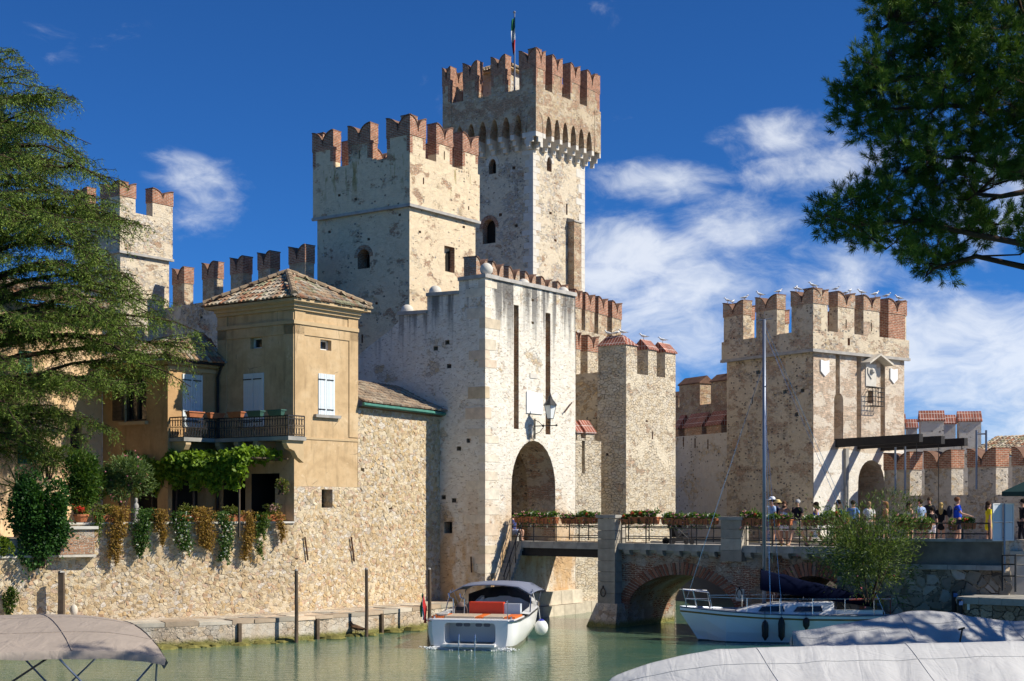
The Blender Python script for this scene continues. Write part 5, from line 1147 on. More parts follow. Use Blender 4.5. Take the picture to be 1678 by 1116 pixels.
# wall turning corner to the right, lit end
QB2 = QB+dirv(.75, .66)*9; WQE = Wall(QB, QB2); b = MB(); b.wbox(WQE, 0, 9, ZB, ZP+.05, -.6, 0)
prop(b.build('quay_wall', M['quay']), 'pale end of the quay wall catching sun beside the notice board', 'wall')
# ------------------------------------------------------------------ vegetation helpers
def leafmat(name, trans=0.35, rough=0.55, spec=0.25):
    m, t = newmat(name); c = t.n('ShaderNodeAttribute', attribute_name='Col').outputs[0]
    b = t.n('ShaderNodeBsdfPrincipled', {'Base Color': c, 'Roughness': rough, 'Specular IOR Level': spec})
    tr = t.n('ShaderNodeBsdfTranslucent', {'Color': t.mix(1.0, c, (1.25, 1.3, 0.5), 'MULTIPLY')})
    mx = t.n('ShaderNodeMixShader', {0: trans, 1: b.outputs[0], 2: tr.outputs[0]}); t.n('ShaderNodeOutputMaterial', {0: mx.outputs[0]}); return m
M['leaf'] = leafmat('leaves'); M['needle'] = leafmat('needles', 0.15, 0.6, 0.15); M['petal'] = leafmat('petals', 0.3, 0.7, 0.1)
M['bark'] = plain('bark', (0.075, 0.05, 0.036), 0.95, 0.5, 5, 0.1, bs=0.8)
def unit(v): return v/np.maximum(np.linalg.norm(v, axis=-1, keepdims=True), 1e-6)
def cards(name, C, D, Lg, Wd, colr, par, mat):
    """rhombic leaf faces: base C, axis D, length Lg, width Wd"""
    N = len(C); D = unit(D); sd_ = unit(np.cross(D, unit(RNG.normal(size=(N, 3))))); Lg = np.broadcast_to(Lg, (N,))[:, None]; Wd = np.broadcast_to(Wd, (N,))[:, None]
    mid = C+D*Lg*.45; V = np.stack([C, mid+sd_*Wd/2, C+D*Lg, mid-sd_*Wd/2], 1).reshape(-1, 3)
    ctr = (V.min(0)+V.max(0))/2; ctr[2] = V[:, 2].min(); V = V-ctr
    me = bpy.data.meshes.new(name); me.vertices.add(4*N); me.vertices.foreach_set('co', V.astype(np.float32).ravel())
    me.loops.add(4*N); me.loops.foreach_set('vertex_index', np.arange(4*N, dtype=np.int32))
    me.polygons.add(N); me.polygons.foreach_set('loop_start', np.arange(0, 4*N, 4, dtype=np.int32)); me.update(calc_edges=True)
    me.materials.append(mat); at = me.attributes.new('Col', 'FLOAT_COLOR', 'FACE')
    at.data.foreach_set('color', np.concatenate([colr, np.ones((N, 1))], 1).astype(np.float32).ravel())
    o = bpy.data.objects.new(name, me); COL.objects.link(o)
    if par is not None: o.parent = par; o.location = Vector(ctr)-WORLD[par.name]
    else: o.location = ctr
    WORLD[o.name] = Vector(ctr); return o
def tint(N, a, b, jit=.25, f=None):
    f = RNG.random((N, 1)) if f is None else f
    return (np.array(a)*(1-f)+np.array(b)*f)*(1+jit*(RNG.random((N, 1))*2-1))

# ------------------------------------------------------------------ cedar at left
CT = Vector((-18.9, 49.6, 3.4))
cd = thing('cedar_tree', tuple(CT), 'large drooping cedar filling the left edge of the view', 'tree')
rnd = random.Random(17); br_ = MB(); br_.tube([CT, CT+Vector((.1, 0, 6)), CT+Vector((-.1, .1, 12)), CT+Vector((0, 0, 17.5))], [.42, .34, .2, .05], 9)
pts, drs, lens, wds = [], [], [], []
def zpy(py): return H+(HZ-py)/F*49.6
reach = [(60, 1.3), (90, 2.0), (130, 2.7), (180, 3.6), (230, 4.4), (270, 5.3), (330, 5.7), (400, 6.4), (470, 7.3), (540, 7.6), (600, 7.5), (640, 6.2), (680, 4.6), (720, 3.4), (760, 2.4)]
def reach_at(py):
    for (a, ra), (b, rb) in zip(reach[:-1], reach[1:]):
        if a <= py <= b: return ra+(rb-ra)*(py-a)/(b-a)
    return 2
NB = 104
def needles(o, base, hl, nn):
    tw_ = Vector((rnd.gauss(0, .5), rnd.gauss(0, .5), rnd.gauss(.05, .25)))+base*.6
    for e in range(nn):
        f = (e+rnd.random())/nn; pp = o+tw_*hl*f*.8+Vector((0, 0, -hl*f*f*1.0))
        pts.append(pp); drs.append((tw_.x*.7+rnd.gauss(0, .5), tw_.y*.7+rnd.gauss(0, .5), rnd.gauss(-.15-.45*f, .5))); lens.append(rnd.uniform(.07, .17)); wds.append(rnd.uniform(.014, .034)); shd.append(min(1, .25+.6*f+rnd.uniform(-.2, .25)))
def limb(p0, d, L_, lev, i):
    rise = rnd.uniform(.12, .75) if lev == 0 else rnd.uniform(-.1, .5); droop = max(rise, .1)*rnd.uniform(.6, 1.25)
    ns = 9; path = []; kx = ky = 0.0; side = Vector((-d.y, d.x, 0)); wob = rnd.uniform(-.3, .3)
    for k in range(ns+1):
        s = k/ns; kx += rnd.gauss(0, .025)*L_; ky += rnd.gauss(0, .018)*L_
        path.append(p0+d*L_*s+side*(wob*L_*s*s+kx*s)+Vector((0, 0, L_*(rise*s-droop*s*s)+ky*s)))
    br_.tube(path, [(.07 if lev == 0 else .03)*(1-.93*k/ns)*(L_/6+.3)+.006 for k in range(ns+1)], 5 if lev == 0 else 4, cap=False)
    step = .15; nsub = int(L_/step)
    for j in range(nsub):
        s = (.14 if lev == 0 else .04)+(.86 if lev == 0 else .96)*(j+.5)/nsub; k = min(int(s*ns), ns-1); p = path[k].lerp(path[k+1], s*ns-k); t_ = (path[k+1]-path[k]).normalized()
        needles(p, t_*.4+Vector((0, 0, .35)), rnd.uniform(.1, .3), 5)
        if math.sin(s*L_*2.6+i*1.7)+.5*math.sin(s*L_*6.1+i) < -.85: continue
        sgn = rnd.choice((-1, 1)); dd = Matrix.Rotation(math.radians(rnd.uniform(25, 85))*sgn, 3, 'Z') @ t_
        l2 = (1.0 if lev == 0 else .7)*(1-s*.5)*rnd.uniform(.3, 1.3); dz = rnd.uniform(-.45, .45); n2 = max(3, int(l2/.10)); sub = []
        for q in range(n2+1):
            f = q/n2; sub.append(p+dd*l2*f+Vector((0, 0, l2*(dz*f-.55*f*f))))
        br_.tube([sub[0], sub[n2//2], sub[-1]], [.010, .007, .003], 3, cap=False)
        for q in range(n2): needles(sub[q], dd*.5, rnd.uniform(.10, .34)*(1.6 if rnd.random() < .12 else 1), 6)
    if lev == 0:
        for j in range(int(L_*1.5)):
            s = rnd.uniform(.22, .9); k = min(int(s*ns), ns-1); p = path[k].lerp(path[k+1], s*ns-k); dd = Matrix.Rotation(math.radians(rnd.choice((-1, 1))*rnd.uniform(28, 70)), 3, 'Z') @ d
            limb(p, dd.normalized(), L_*rnd.uniform(.18, .4)*(1.1-s*.5), 1, i*7+j)
shd = []
for i in range(NB):
    py = 80+(i/NB)**.92*665; L_ = min(reach_at(py)*rnd.uniform(.78, 1.1), 8.0)
    az = math.radians((rnd.gauss(0, 46) if i % 5 else rnd.uniform(-180, 180))-8); d = Vector((math.cos(az), math.sin(az), 0))
    limb(Vector((CT.x, CT.y, zpy(py)-L_*.12)), d, L_, 0, i)
br_.build('trunk', M['bark'], cd, smooth=True, fixn=False)
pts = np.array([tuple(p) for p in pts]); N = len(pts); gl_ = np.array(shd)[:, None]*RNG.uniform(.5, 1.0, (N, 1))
cards('crown', pts, np.array(drs), np.array(lens), np.array(wds), tint(N, (0.028, 0.070, 0.014), (0.25, 0.33, 0.055), .3, gl_), cd, M['needle'])  # sunlit tips and shaded inner twigs are put into the needle colour

# ------------------------------------------------------------------ pine at right
PB = Vector((11.2, 23.0, 1.6)); pn_ = thing('pine_tree', tuple(PB), 'dark pine boughs hanging into the upper right of the sky', 'tree')
pb_ = MB(); pb_.tube([PB, PB+Vector((-.2, .1, 5)), PB+Vector((.1, 0, 9)), PB+Vector((0, .1, 13.5))], [.34, .3, .24, .08], 9)
silh = [(1432, -120), (1440, 20), (1452, 50), (1478, 72), (1400, 105), (1384, 150), (1392, 200), (1440, 226), (1450, 262), (1430, 300), (1350, 340), (1352, 362), (1392, 392), (1448, 414), (1505, 432), (1532, 452), (1566, 426), (1590, 395), (1636, 380), (1700, 420), (1790, 400), (1790, -120)]
def inside(x, y, pg):
    c = False
    for (x1, y1), (x2, y2) in zip(pg, pg[1:]+pg[:1]):
        if (y1 > y) != (y2 > y) and x < (x2-x1)*(y-y1)/(y2-y1)+x1: c = not c
    return c
rnd = random.Random(23); cl_px = []
for _ in range(6000):
    x, y = rnd.uniform(1330, 1790), rnd.uniform(-120, 455)
    if not inside(x, y, silh): continue
    if (x-1650)**2/55**2+(y-325)**2/40**2 < 1 or (x-1480)**2/28**2+(y-335)**2/22**2 < 1 or (x-1600)**2/26**2+(y-275)**2/16**2 < 1: continue
    if all((x-a)**2+(y-b)**2 > (25 if x < 1690 else 40)**2 for a, b, _ in cl_px): cl_px.append((x, y, rnd.uniform(20.6, 24.6)))
clumps = [P(x, y, Y) for x, y, Y in cl_px]
for _ in range(420):   # the side of the crown out of view
    a = rnd.uniform(0, 2*math.pi); r = rnd.uniform(1.5, 5.2); q = PB+Vector((math.cos(a)*r+.5, math.sin(a)*r, rnd.uniform(7.5, 13.5)))
    px_ = CX+q.x/q.y*F; 
    if px_ > 1790 and q.y < 21.6: clumps.append(q)
BR = [((1690, 402), (1600, 385), (1500, 362), (1400, 368), (1352, 352)), ((1690, 192), (1600, 176), (1540, 172), (1450, 180)), ((1690, 285), (1600, 262), (1520, 255)), ((1690, 312), (1640, 322), (1600, 318)), ((1690, 60), (1560, 70), (1460, 40)), ((1700, 120), (1560, 115), (1420, 140)), ((1690, 440), (1600, 420), (1530, 440))]
for b_ in BR:
    Yb = rnd.uniform(21.5, 23.5); pp = [P(x, y, Yb+.1*i) for i, (x, y) in enumerate(b_)]; root = Vector((PB.x, PB.y, pp[0].z-.4))
    pb_.tube([root]+pp, [.09]+[.05*(1-.75*i/len(pp)) for i in range(len(pp))], 6)
pts, drs, lens, cols = [], [], [], []
bpts = [P(x, y, 22.5) for b_ in BR for x, y in b_]
for ci, c in enumerate(clumps):
    vis = ci < len(cl_px); near = min(bpts, key=lambda q: (q-c).length)
    m_ = near.lerp(c, .5)+Vector((rnd.gauss(0, .1), rnd.gauss(0, .1), rnd.gauss(-.05, .1))); pb_.tube([near, m_, c], [.022, .015, .006], 4, cap=False)
    nt = 32 if vis else 16; rr = rnd.uniform(.24, .42)
    for k in range(nt):
        v = Vector((rnd.gauss(0, 1), rnd.gauss(0, 1), rnd.gauss(.15, .8))).normalized(); e = c+v*rr*rnd.uniform(.35, 1.0); ax = (v+Vector((0, 0, .5))).normalized()
        if k % 3 == 0: pb_.tube([c, e], [.007, .004], 3, cap=False)
        g = rnd.random(); nn = 58 if vis else 34
        for q in range(nn):
            s = rnd.uniform(-.05, .06); w_ = ax+Vector((rnd.gauss(0, .62), rnd.gauss(0, .62), rnd.gauss(0, .62)))
            pts.append(e+ax*s); drs.append(w_); lens.append(rnd.uniform(.08, .15)); cols.append(g)
pb_.build('trunk', M['bark'], pn_, smooth=True, fixn=False)
pts = np.array([tuple(p) for p in pts]); N = len(pts)
cards('crown', pts, np.array([tuple(d) for d in drs]), np.array(lens), .0085, tint(N, (0.03, 0.08, 0.014), (0.12, 0.19, 0.03), .25, np.array(cols)[:, None]**1.5), pn_, M['needle'])

# ------------------------------------------------------------------ pines on the quay beyond the right edge; their shade falls on the covered boats
for P2, nc, rr_, lab in ((Vector((22.5, 34.5, 1.6)), 190, 4.6, 'pine standing outside the right edge of the view, farther off'),):
    p2_ = thing('pine_tree', tuple(P2), lab, 'tree'); tb = MB(); tb.tube([P2, P2+Vector((.1, 0, 5)), P2+Vector((-.1, 0, 12))], [.36, .3, .1], 8)
    pts, drs = [], []
    for i in range(nc):
        a = rnd.uniform(0, 6.28); r = rr_*rnd.random()**.5; c = P2+Vector((math.cos(a)*r, math.sin(a)*r, rnd.uniform(7.0, 12.0)-r*.25))
        if i % 6 == 0: tb.tube([P2+Vector((0, 0, 8)), (P2+Vector((0, 0, 8))).lerp(c, .6)+Vector((0, 0, .3)), c], [.08, .05, .015], 5)
        for k in range(16 if nc < 200 else 26):
            e = c+Vector((rnd.gauss(0, .3), rnd.gauss(0, .3), rnd.gauss(0, .22)))
            for q in range(14): pts.append(tuple(e)); drs.append((rnd.gauss(0, .6), rnd.gauss(0, .6), rnd.gauss(.4, .6)))
    tb.build('trunk', M['bark'], p2_, smooth=True, fixn=False); N = len(pts)
    cards('crown', np.array(pts), np.array(drs), .17, .026 if nc < 200 else .05, tint(N, (0.03, 0.08, 0.014), (0.12, 0.19, 0.03), .25), p2_, M['needle'])

# ------------------------------------------------------------------ bushes and terrace planting
def blobpts(c, rad, n, lumps=9, fill=.55, seed=0):
    r = np.random.default_rng(seed); L = unit(r.normal(size=(lumps, 3)))*np.array(rad)*.78*r.uniform(.35, 1, (lumps, 1)); k = r.integers(0, lumps, n)
    d = unit(r.normal(size=(n, 3))); s = r.uniform(fill, 1.0, (n, 1))**.5
    p = L[k]+d*s*np.array(rad)*r.uniform(.22, .55, (lumps, 1))[k]; far = r.random(n) < .12; p[far] *= r.uniform(1.0, 1.35, (far.sum(), 1))
    return np.array(c)+p, unit(p+d*.8)
def bush(name, label, c, rad, n, ll, lw, ca, cb, cat='shrub', group=None, seed=1, flowers=None, nf=0, fs=.05, stem=True, lumps=9, up=.25):
    c = Vector(c); t_ = thing(name, (c.x, c.y, c.z-rad[2]), label, cat, group)
    p, d = blobpts(c, rad, n, lumps, seed=seed); r = np.random.default_rng(seed+5)
    dd = d+r.normal(size=d.shape)*.55+np.array([0, 0, up]); hgt = np.clip((p[:, 2:3]-(c.z-rad[2]))/(2*rad[2]), 0, 1)
    cards('foliage', p, dd, r.uniform(.7, 1.25, n)*ll, r.uniform(.7, 1.2, n)*lw, tint(n, ca, cb, .3), t_, M['leaf'])
    if flowers is not None:
        q, e = blobpts(c, [x*1.06 for x in rad], nf, lumps, .9, seed); q5 = np.repeat(q, 5, 0)
        cards('flowers', q5, np.repeat(e, 5, 0)*.6+r.normal(size=q5.shape), fs, fs*.8, tint(len(q5), flowers, tuple(min(1, x*1.15) for x in flowers), .1), t_, M['petal'])['kind'] = 'stuff'
    if stem:
        sb = MB(); rr = random.Random(seed)
        for i in range(6):
            a = rr.uniform(0, 6.28); sb.tube([(c.x+math.cos(a)*.12, c.y+math.sin(a)*.1, c.z-rad[2]*1.02), (c.x+math.cos(a)*rad[0]*.3, c.y+math.sin(a)*rad[1]*.3, c.z-rad[2]*.3), (c.x+math.cos(a)*rad[0]*.6, c.y+math.sin(a)*rad[1]*.6, c.z+rad[2]*.4)], [.03, .02, .008], 5)
        sb.build('stems', M['bark'], t_, fixn=False)
    return t_
def PB_(px, py, Y): return tuple(P(px, py, Y))
bush('oleander_bush', 'loose green oleander shrub growing against the bridge end and quay wall', PB_(1424, 895, 48.4), (2.3, 1.0, 1.85), 11500, .14, .034, (.05, .095, .025), (.17, .22, .06), seed=31, flowers=(.62, .2, .3), nf=26, fs=.045, lumps=34, up=.5)
bush('ivy_bush', 'dense dark ivy bush spilling over the left end of the terrace wall', PB_(66, 852, 48.2), (.98, .8, 1.6), 17000, .11, .08, (.012, .045, .012), (.06, .15, .028), seed=32, lumps=26, up=0)
bush('garden_hedge', 'bright green leafy shrub between ivy bush and pink oleander', PB_(128, 790, 50.6), (1.1, .7, 1.1), 8000, .12, .05, (.03, .08, .015), (.11, .19, .03), seed=33, lumps=12)
bush('pink_oleander', 'oleander with pink flowers on the terrace left of the vine', PB_(203, 785, 51.2), (1.2, .8, .95), 7500, .15, .032, (.05, .10, .03), (.19, .26, .09), seed=34, flowers=(.72, .28, .36), nf=70, fs=.055, lumps=14)
bush('cypress_shrub', 'pale green feathery shrub under the cedar boughs', PB_(78, 748, 50.4), (.9, .6, .8), 3600, .14, .03, (.05, .10, .02), (.15, .21, .04), seed=35, lumps=9)
bush('small_shrub', 'small yellow green shrub behind the flower pots', PB_(135, 828, 50.2), (.35, .3, .35), 900, .10, .05, (.10, .15, .02), (.26, .28, .05), seed=36)
bush('ledge_plant', 'flowering plant in a pot on the ledge at the house corner', PB_(462, 796, 52.3), (.28, .25, .32), 800, .08, .04, (.07, .12, .03), (.22, .2, .05), seed=37, flowers=(.5, .16, .3), nf=16, fs=.04)
bush('wall_creeper', 'ivy creeper clinging to the low wall at far left', PB_(14, 985, 47.65), (.28, .08, .75), 900, .09, .06, (.03, .07, .015), (.12, .17, .03), seed=38, stem=False)
bush('wall_creeper', 'leafy branch poking out beside the ivy bush at the left edge', PB_(8, 893, 47.4), (.3, .2, .4), 700, .10, .06, (.06, .12, .015), (.2, .25, .03), seed=39, stem=False)
# spiky palm-like plant
pa = thing('yucca_plant', PB_(28, 850, 50.0), 'spiky yucca with long narrow leaves behind the ivy bush', 'plant')
n = 90; r = np.random.default_rng(4); hd = np.array(PB_(30, 800, 50.0)); d = unit(r.normal(size=(n, 3))*np.array([1, 1, .7])+np.array([0, 0, .25]))
cards('foliage', np.repeat(hd[None], n, 0)+d*.08, d, r.uniform(.55, .95, n), .06, tint(n, (.05, .09, .02), (.2, .25, .08), .2), pa, M['leaf'])
tb = MB(); tb.tube([PB_(28, 880, 50.0), tuple(hd)], [.12, .09], 8); tb.build('trunk', M['bark'], pa)
# grape vine on a pergola
vp0, vp1 = WHl.pt(-1.7, 0, 2.2), WHl.pt(WHl.L-.25, 0, 1.0)
vt = thing('vine_pergola', tuple(WHl.pt(1.2, 3.6, 1.6)), 'bright green grape vine trained over a pergola below the balcony', 'vine')
n = 13000; r = np.random.default_rng(8); u_ = r.uniform(-2.3, WHl.L-.1, n); of = r.uniform(.5, 2.5, n); zt_ = WHl.shift(1.5).uz(350, 752)[1]
lump = .16*np.sin(u_*2.3)+.10*np.sin(u_*5.1+1)+.06*np.sin(u_*9+of*3)
skirt = r.random(n) < .5
zz_ = np.where(skirt, zt_+lump*.6-r.uniform(0, 1, n)**1.3*(.7+.5*np.sin(u_*3.1+.6)**2), zt_+lump+r.uniform(-.12, .14, n)); of = np.where(skirt, 2.35+r.normal(0, .12, n), of)
pt = np.stack([WHl.p0.x+WHl.d.x*u_+WHl.n.x*of, WHl.p0.y+WHl.d.y*u_+WHl.n.y*of, zz_], 1)
d = r.normal(size=(n, 3))*.6+np.array([WHl.n.x*.4, WHl.n.y*.4, -.35])
cards('foliage', pt, d, r.uniform(.13, .22, n), r.uniform(.11, .18, n), tint(n, (.07, .14, .012), (.22, .33, .03), .25), vt, M['leaf'])
for u in (-1.2, 1.05, 3.4):
    b = MB(); b.tube([WHl.pt(u, 3.6, 2.2), WHl.pt(u, zt_, 2.2)], .045, 6); b.build('post', M['wood'], vt)
    b = MB(); b.tube([WHl.pt(u, zt_-.05, 2.4), WHl.pt(u, zt_-.05, .05)], .035, 6); b.build('beam', M['wood'], vt)
b = MB(); b.tube([WHl.pt(-1.9, zt_-.1, 2.2), WHl.pt(WHl.L-.2, zt_-.1, 2.2)], .04, 6); b.build('beam', M['wood'], vt)
b = MB(); b.wbox(WHl, -1.8, WHl.L-.2, zt_-.03, zt_+.02, .1, 2.3); b.build('shade_slab', M['wood'], vt)  # slab added over the pergola to darken the space below it
b = MB(); b.tube([WHl.pt(.3, 3.6, 2.35), WHl.pt(.33, 4.4, 2.42), WHl.pt(.25, 5.2, 2.3), WHl.pt(.4, zt_, 2.2)], [.05, .04, .04, .03], 6); b.build('vine_stem', M['bark'], vt)
# plants hanging over the terrace wall
WAB = lambda px: WA if px < 300 else WB
HANG = [(157, 20, 838, 868, 'g', 'small green plant spilling beside the potted red flowers'), (189, 31, 828, 912, 'b', 'long brown dry plant hanging left of the first green trailing plant'), (232, 34, 832, 900, 'w', 'dense green trailing plant with few white flowers, leftmost of the green ones'), (263, 25, 833, 882, 'b', 'short yellowish dry plant hanging between two green trailing plants'), (297, 32, 838, 902, 'w', 'green trailing plant dotted with white flowers left of the widest brown plant'), (331, 38, 830, 902, 'b', 'widest bushy brown plant hanging over the terrace wall'), (364, 27, 838, 917, 'w', 'longest green trailing plant with white flowers, right of widest brown plant'), (402, 24, 836, 918, 'b', 'thin straggly dry plant hanging below the terracotta trough'), (427, 24, 838, 884, 'g', 'green trailing plant near the right end of the terrace wall'), (424, 12, 886, 908, 'g', 'small round tuft growing from the wall stones'), (456, 20, 838, 874, 'b', 'sparse dry plant at the very right end of terrace wall')]
for i, (x, w_, y0, y1, k, lab) in enumerate(HANG):
    W_ = WAB(x); u, zt2 = W_.uz(x, y0); zb2 = W_.uz(x, y1)[1]; hw = w_/2/45*1.15; n = int(2200*(w_/30)*((y1-y0)/70)); r = np.random.default_rng(60+i)
    f = r.random(n)**.85; zz_ = zt2+(zb2-zt2)*f; wd = hw*(1-.45*f**2)*(1+.2*np.sin(f*14+i)); uu = u+r.normal(0, .42, n).clip(-1, 1)*wd+.08*np.sin(f*4+i); oo = .12+.16*np.sqrt(np.clip(1-((uu-u)/(hw*1.1))**2, 0, 1))*(1-.4*f)+r.normal(0, .04, n)
    oo = np.where(f < .12, r.uniform(-.25, .3, n), oo); ln_ = r.normal(0, 1, 7); zz_ = zz_-(f**2)*.22*np.interp((uu-u)/hw, np.linspace(-1, 1, 7), ln_)
    pt = np.stack([W_.p0.x+W_.d.x*uu+W_.n.x*oo, W_.p0.y+W_.d.y*uu+W_.n.y*oo, zz_], 1)
    ca, cb = {'b': ((.16, .085, .025), (.40, .26, .06)), 'w': ((.022, .065, .014), (.085, .16, .03)), 'g': ((.04, .09, .018), (.13, .19, .03))}[k]
    th_ = thing('trailing_plant', tuple(W_.pt(u, ZC, .1)), lab, 'plant', 'plants hanging over the terrace wall')
    cards('foliage', pt, r.normal(size=(n, 3))*.7+np.array([W_.n.x*.5, W_.n.y*.5, -.5]), r.uniform(.06, .11, n), r.uniform(.03, .06, n), tint(n, ca, cb, .3), th_, M['leaf'])
    if k == 'w':
        m_ = r.integers(0, n, 40 if x > 250 else 16); q = np.repeat(pt[m_]+np.array([W_.n.x, W_.n.y, 0])*.06, 5, 0)
        cards('flowers', q, r.normal(size=q.shape)+np.array([W_.n.x, W_.n.y, 0]), .05, .045, tint(len(q), (.75, .75, .75), (.85, .85, .85), .05), th_, M['petal'])['kind'] = 'stuff'
# terracotta pots and troughs on the wall
def pot(W_, px, lab, kind='pot', flowers=None, sd=0):
    u = W_.u(px); z = ZC+.085; t_ = thing('flower_pot', tuple(W_.pt(u, z, -.12)), lab, 'flower pot', 'pots on the terrace wall'); b = MB(); c = W_.pt(u, z, -.12)
    if kind == 'pot': b.lathe(c, [(.17, 0), (.22, .14), (.25, .2), (.27, .2), (.27, .27), (.23, .27)], 14); b.build('bowl', M['terra'], t_)
    else: b.hexa([W_.pt(u-.36, z, .0), W_.pt(u+.36, z, .0), W_.pt(u+.36, z, -.22), W_.pt(u-.36, z, -.22), W_.pt(u-.42, z+.24, .05), W_.pt(u+.42, z+.24, .05), W_.pt(u+.42, z+.24, -.27), W_.pt(u-.42, z+.24, -.27)]); b.build('trough', M['terra'], t_)
    p, d = blobpts((c.x, c.y, c.z+.42), (.4 if kind != 'pot' else .3, .18, .2), 500, 7, seed=sd); cards('foliage', p, d+RNG.normal(size=d.shape)*.5, .09, .045, tint(500, (.06, .10, .02), (.22, .22, .05), .3), t_, M['leaf'])
    if flowers: q = np.repeat(p[::14]+np.array([0, -.05, .05]), 5, 0); cards('flowers', q, RNG.normal(size=q.shape), .06, .05, tint(len(q), flowers, flowers, .15), t_, M['petal'])['kind'] = 'stuff'
pot(WA, 134, 'round terracotta pot with red flowers on the projecting slab', flowers=(.6, .04, .03), sd=71)
pot(WB, 312, 'terracotta trough above the wall just left of the widest brown plant', 'trough', sd=72); pot(WB, 386, 'terracotta trough above the straggly dry plant', 'trough', sd=73); pot(WB, 449, 'terracotta trough at the right end of the terrace wall', 'trough', flowers=(.5, .3, .3), sd=74); pot(WA, 176, 'terracotta trough at the left end beside the long brown plant', 'trough', sd=75)
# garden statuette
sp = P(223, 838, 50.9); stt = MB(); stt.lathe((sp.x, sp.y, 3.6), [(.16, 0), (.16, .5), (.13, .52), (.13, .6), (.12, .62), (.10, .8), (.085, 1.0), (.10, 1.12), (.07, 1.2), (.035, 1.23), (.05, 1.27), (.06, 1.33), (.045, 1.39), (.0, 1.41)], 12)
prop(stt.build('garden_statue', M['greystone'], smooth=True), 'small pale garden statue of a standing figure behind the wall plants', 'statue')
# ------------------------------------------------------------------ flower boxes on the railings
def flower_box(seed, kind):
    t_ = thing('flower_box', (0, 0, 0), 'x', 'flower box', 'flower boxes on the bridge railings'); b = MB(); w_ = .24 if kind else .14
    b.hexa([(-w_, -.09, 0), (w_, -.09, 0), (w_, .09, 0), (-w_, .09, 0), (-w_-.03, -.12, .23), (w_+.03, -.12, .23), (w_+.03, .12, .23), (-w_-.03, .12, .23)])
    b.box((0, 0, .215), (2*w_+.1, .28, .035)); b.build('trough', M['terra'], t_)
    h = MB()
    for x in (-w_*.6, w_*.6): h.tube([(x, -.13, -.03), (x, -.13, .2), (x, .0, .24)], .012, 4); h.tube([(x, -.13, -.02), (x, .12, -.02)], .012, 4)
    h.build('hanger', M['iron'], t_)
    n = 260 if kind else 170; p, d = blobpts((0, 0, .33), (w_*1.2, .16, .13), n, 8, seed=seed); r = np.random.default_rng(seed)
    p[:40, 2] -= r.uniform(.1, .5, 40)*(r.random(40) < .5); p[:40, 1] -= .12
    cards('foliage', p, d+r.normal(size=d.shape)*.6+np.array([0, 0, .3]), r.uniform(.07, .13, n), r.uniform(.04, .07, n), tint(n, (.035, .09, .015), (.14, .23, .035), .3), t_, M['leaf'])
    q = np.repeat(p[::26]+np.array([0, -.07, .03]), 5, 0); fc = [(.8, .8, .78), (.78, .42, .5), (.7, .12, .08)][seed % 3 if seed % 3 else 0]
    o = cards('flowers', q, r.normal(size=q.shape)+np.array([0, -.6, 0]), .065, .055, tint(len(q), fc, fc, .1), t_, M['petal']); o['kind'] = 'stuff'
    return t_
ORD = ['first', 'second', 'third', 'fourth', 'fifth', 'sixth', 'seventh', 'eighth', 'ninth', 'tenth', 'eleventh', 'twelfth', 'thirteenth', 'fourteenth', 'fifteenth', 'sixteenth', 'seventeenth']
protos = [flower_box(81+i, 1) for i in range(3)]+[flower_box(91, 0)]
used = [False]*4; BANG = math.atan2(WBR.d.y, WBR.d.x); rnd = random.Random(77)
def put_box(W, px, zd, lab, off):
    k = rnd.choice([0, 0, 1, 1, 2, 3]); u = W.u(px); p = W.pt(u, zd, off); a = math.atan2(W.d.y, W.d.x)
    if not used[k]: o = protos[k]; used[k] = True; o.location = p; o.rotation_euler = (0, 0, a); WORLD[o.name] = p
    else: o = clone(protos[k], p, a)
    s = rnd.uniform(.85, 1.1); o.scale = (s, s, s*rnd.uniform(.9, 1.2)); o['label'] = lab
for i_, x in enumerate((854, 866, 880, 892, 907, 931, 943, 957, 969, 980)): put_box(WBR, x, ZD+.80+rnd.uniform(-.03, .03), ORD[i_]+' flower box from the gate arch on the railing before the first pillar', .08)
for i_, x in enumerate((1030, 1045, 1058, 1071, 1097, 1112, 1125, 1137, 1151, 1169)): put_box(WBR, x, ZD+.80+rnd.uniform(-.03, .03), ORD[i_]+' flower box from the left on the railing between the two bridge pillars', .08)
for i_, x in enumerate((1230, 1245, 1267, 1290, 1328, 1344, 1358, 1380)): put_box(WBR, x, ZD+.80+rnd.uniform(-.03, .03), ORD[i_]+' flower box right of the second pillar, beside the walking people', .08)
for i_, x in enumerate((1478, 1502, 1516, 1561, 1587)): put_box(WQR, x, ZP+.42+rnd.uniform(-.03, .03), ORD[i_]+' flower box from the left on the quay railing before the standing group', -.1)
for k in range(4):
    if not used[k]:
        for c_ in list(protos[k].children): bpy.data.objects.remove(c_)
        bpy.data.objects.remove(protos[k])

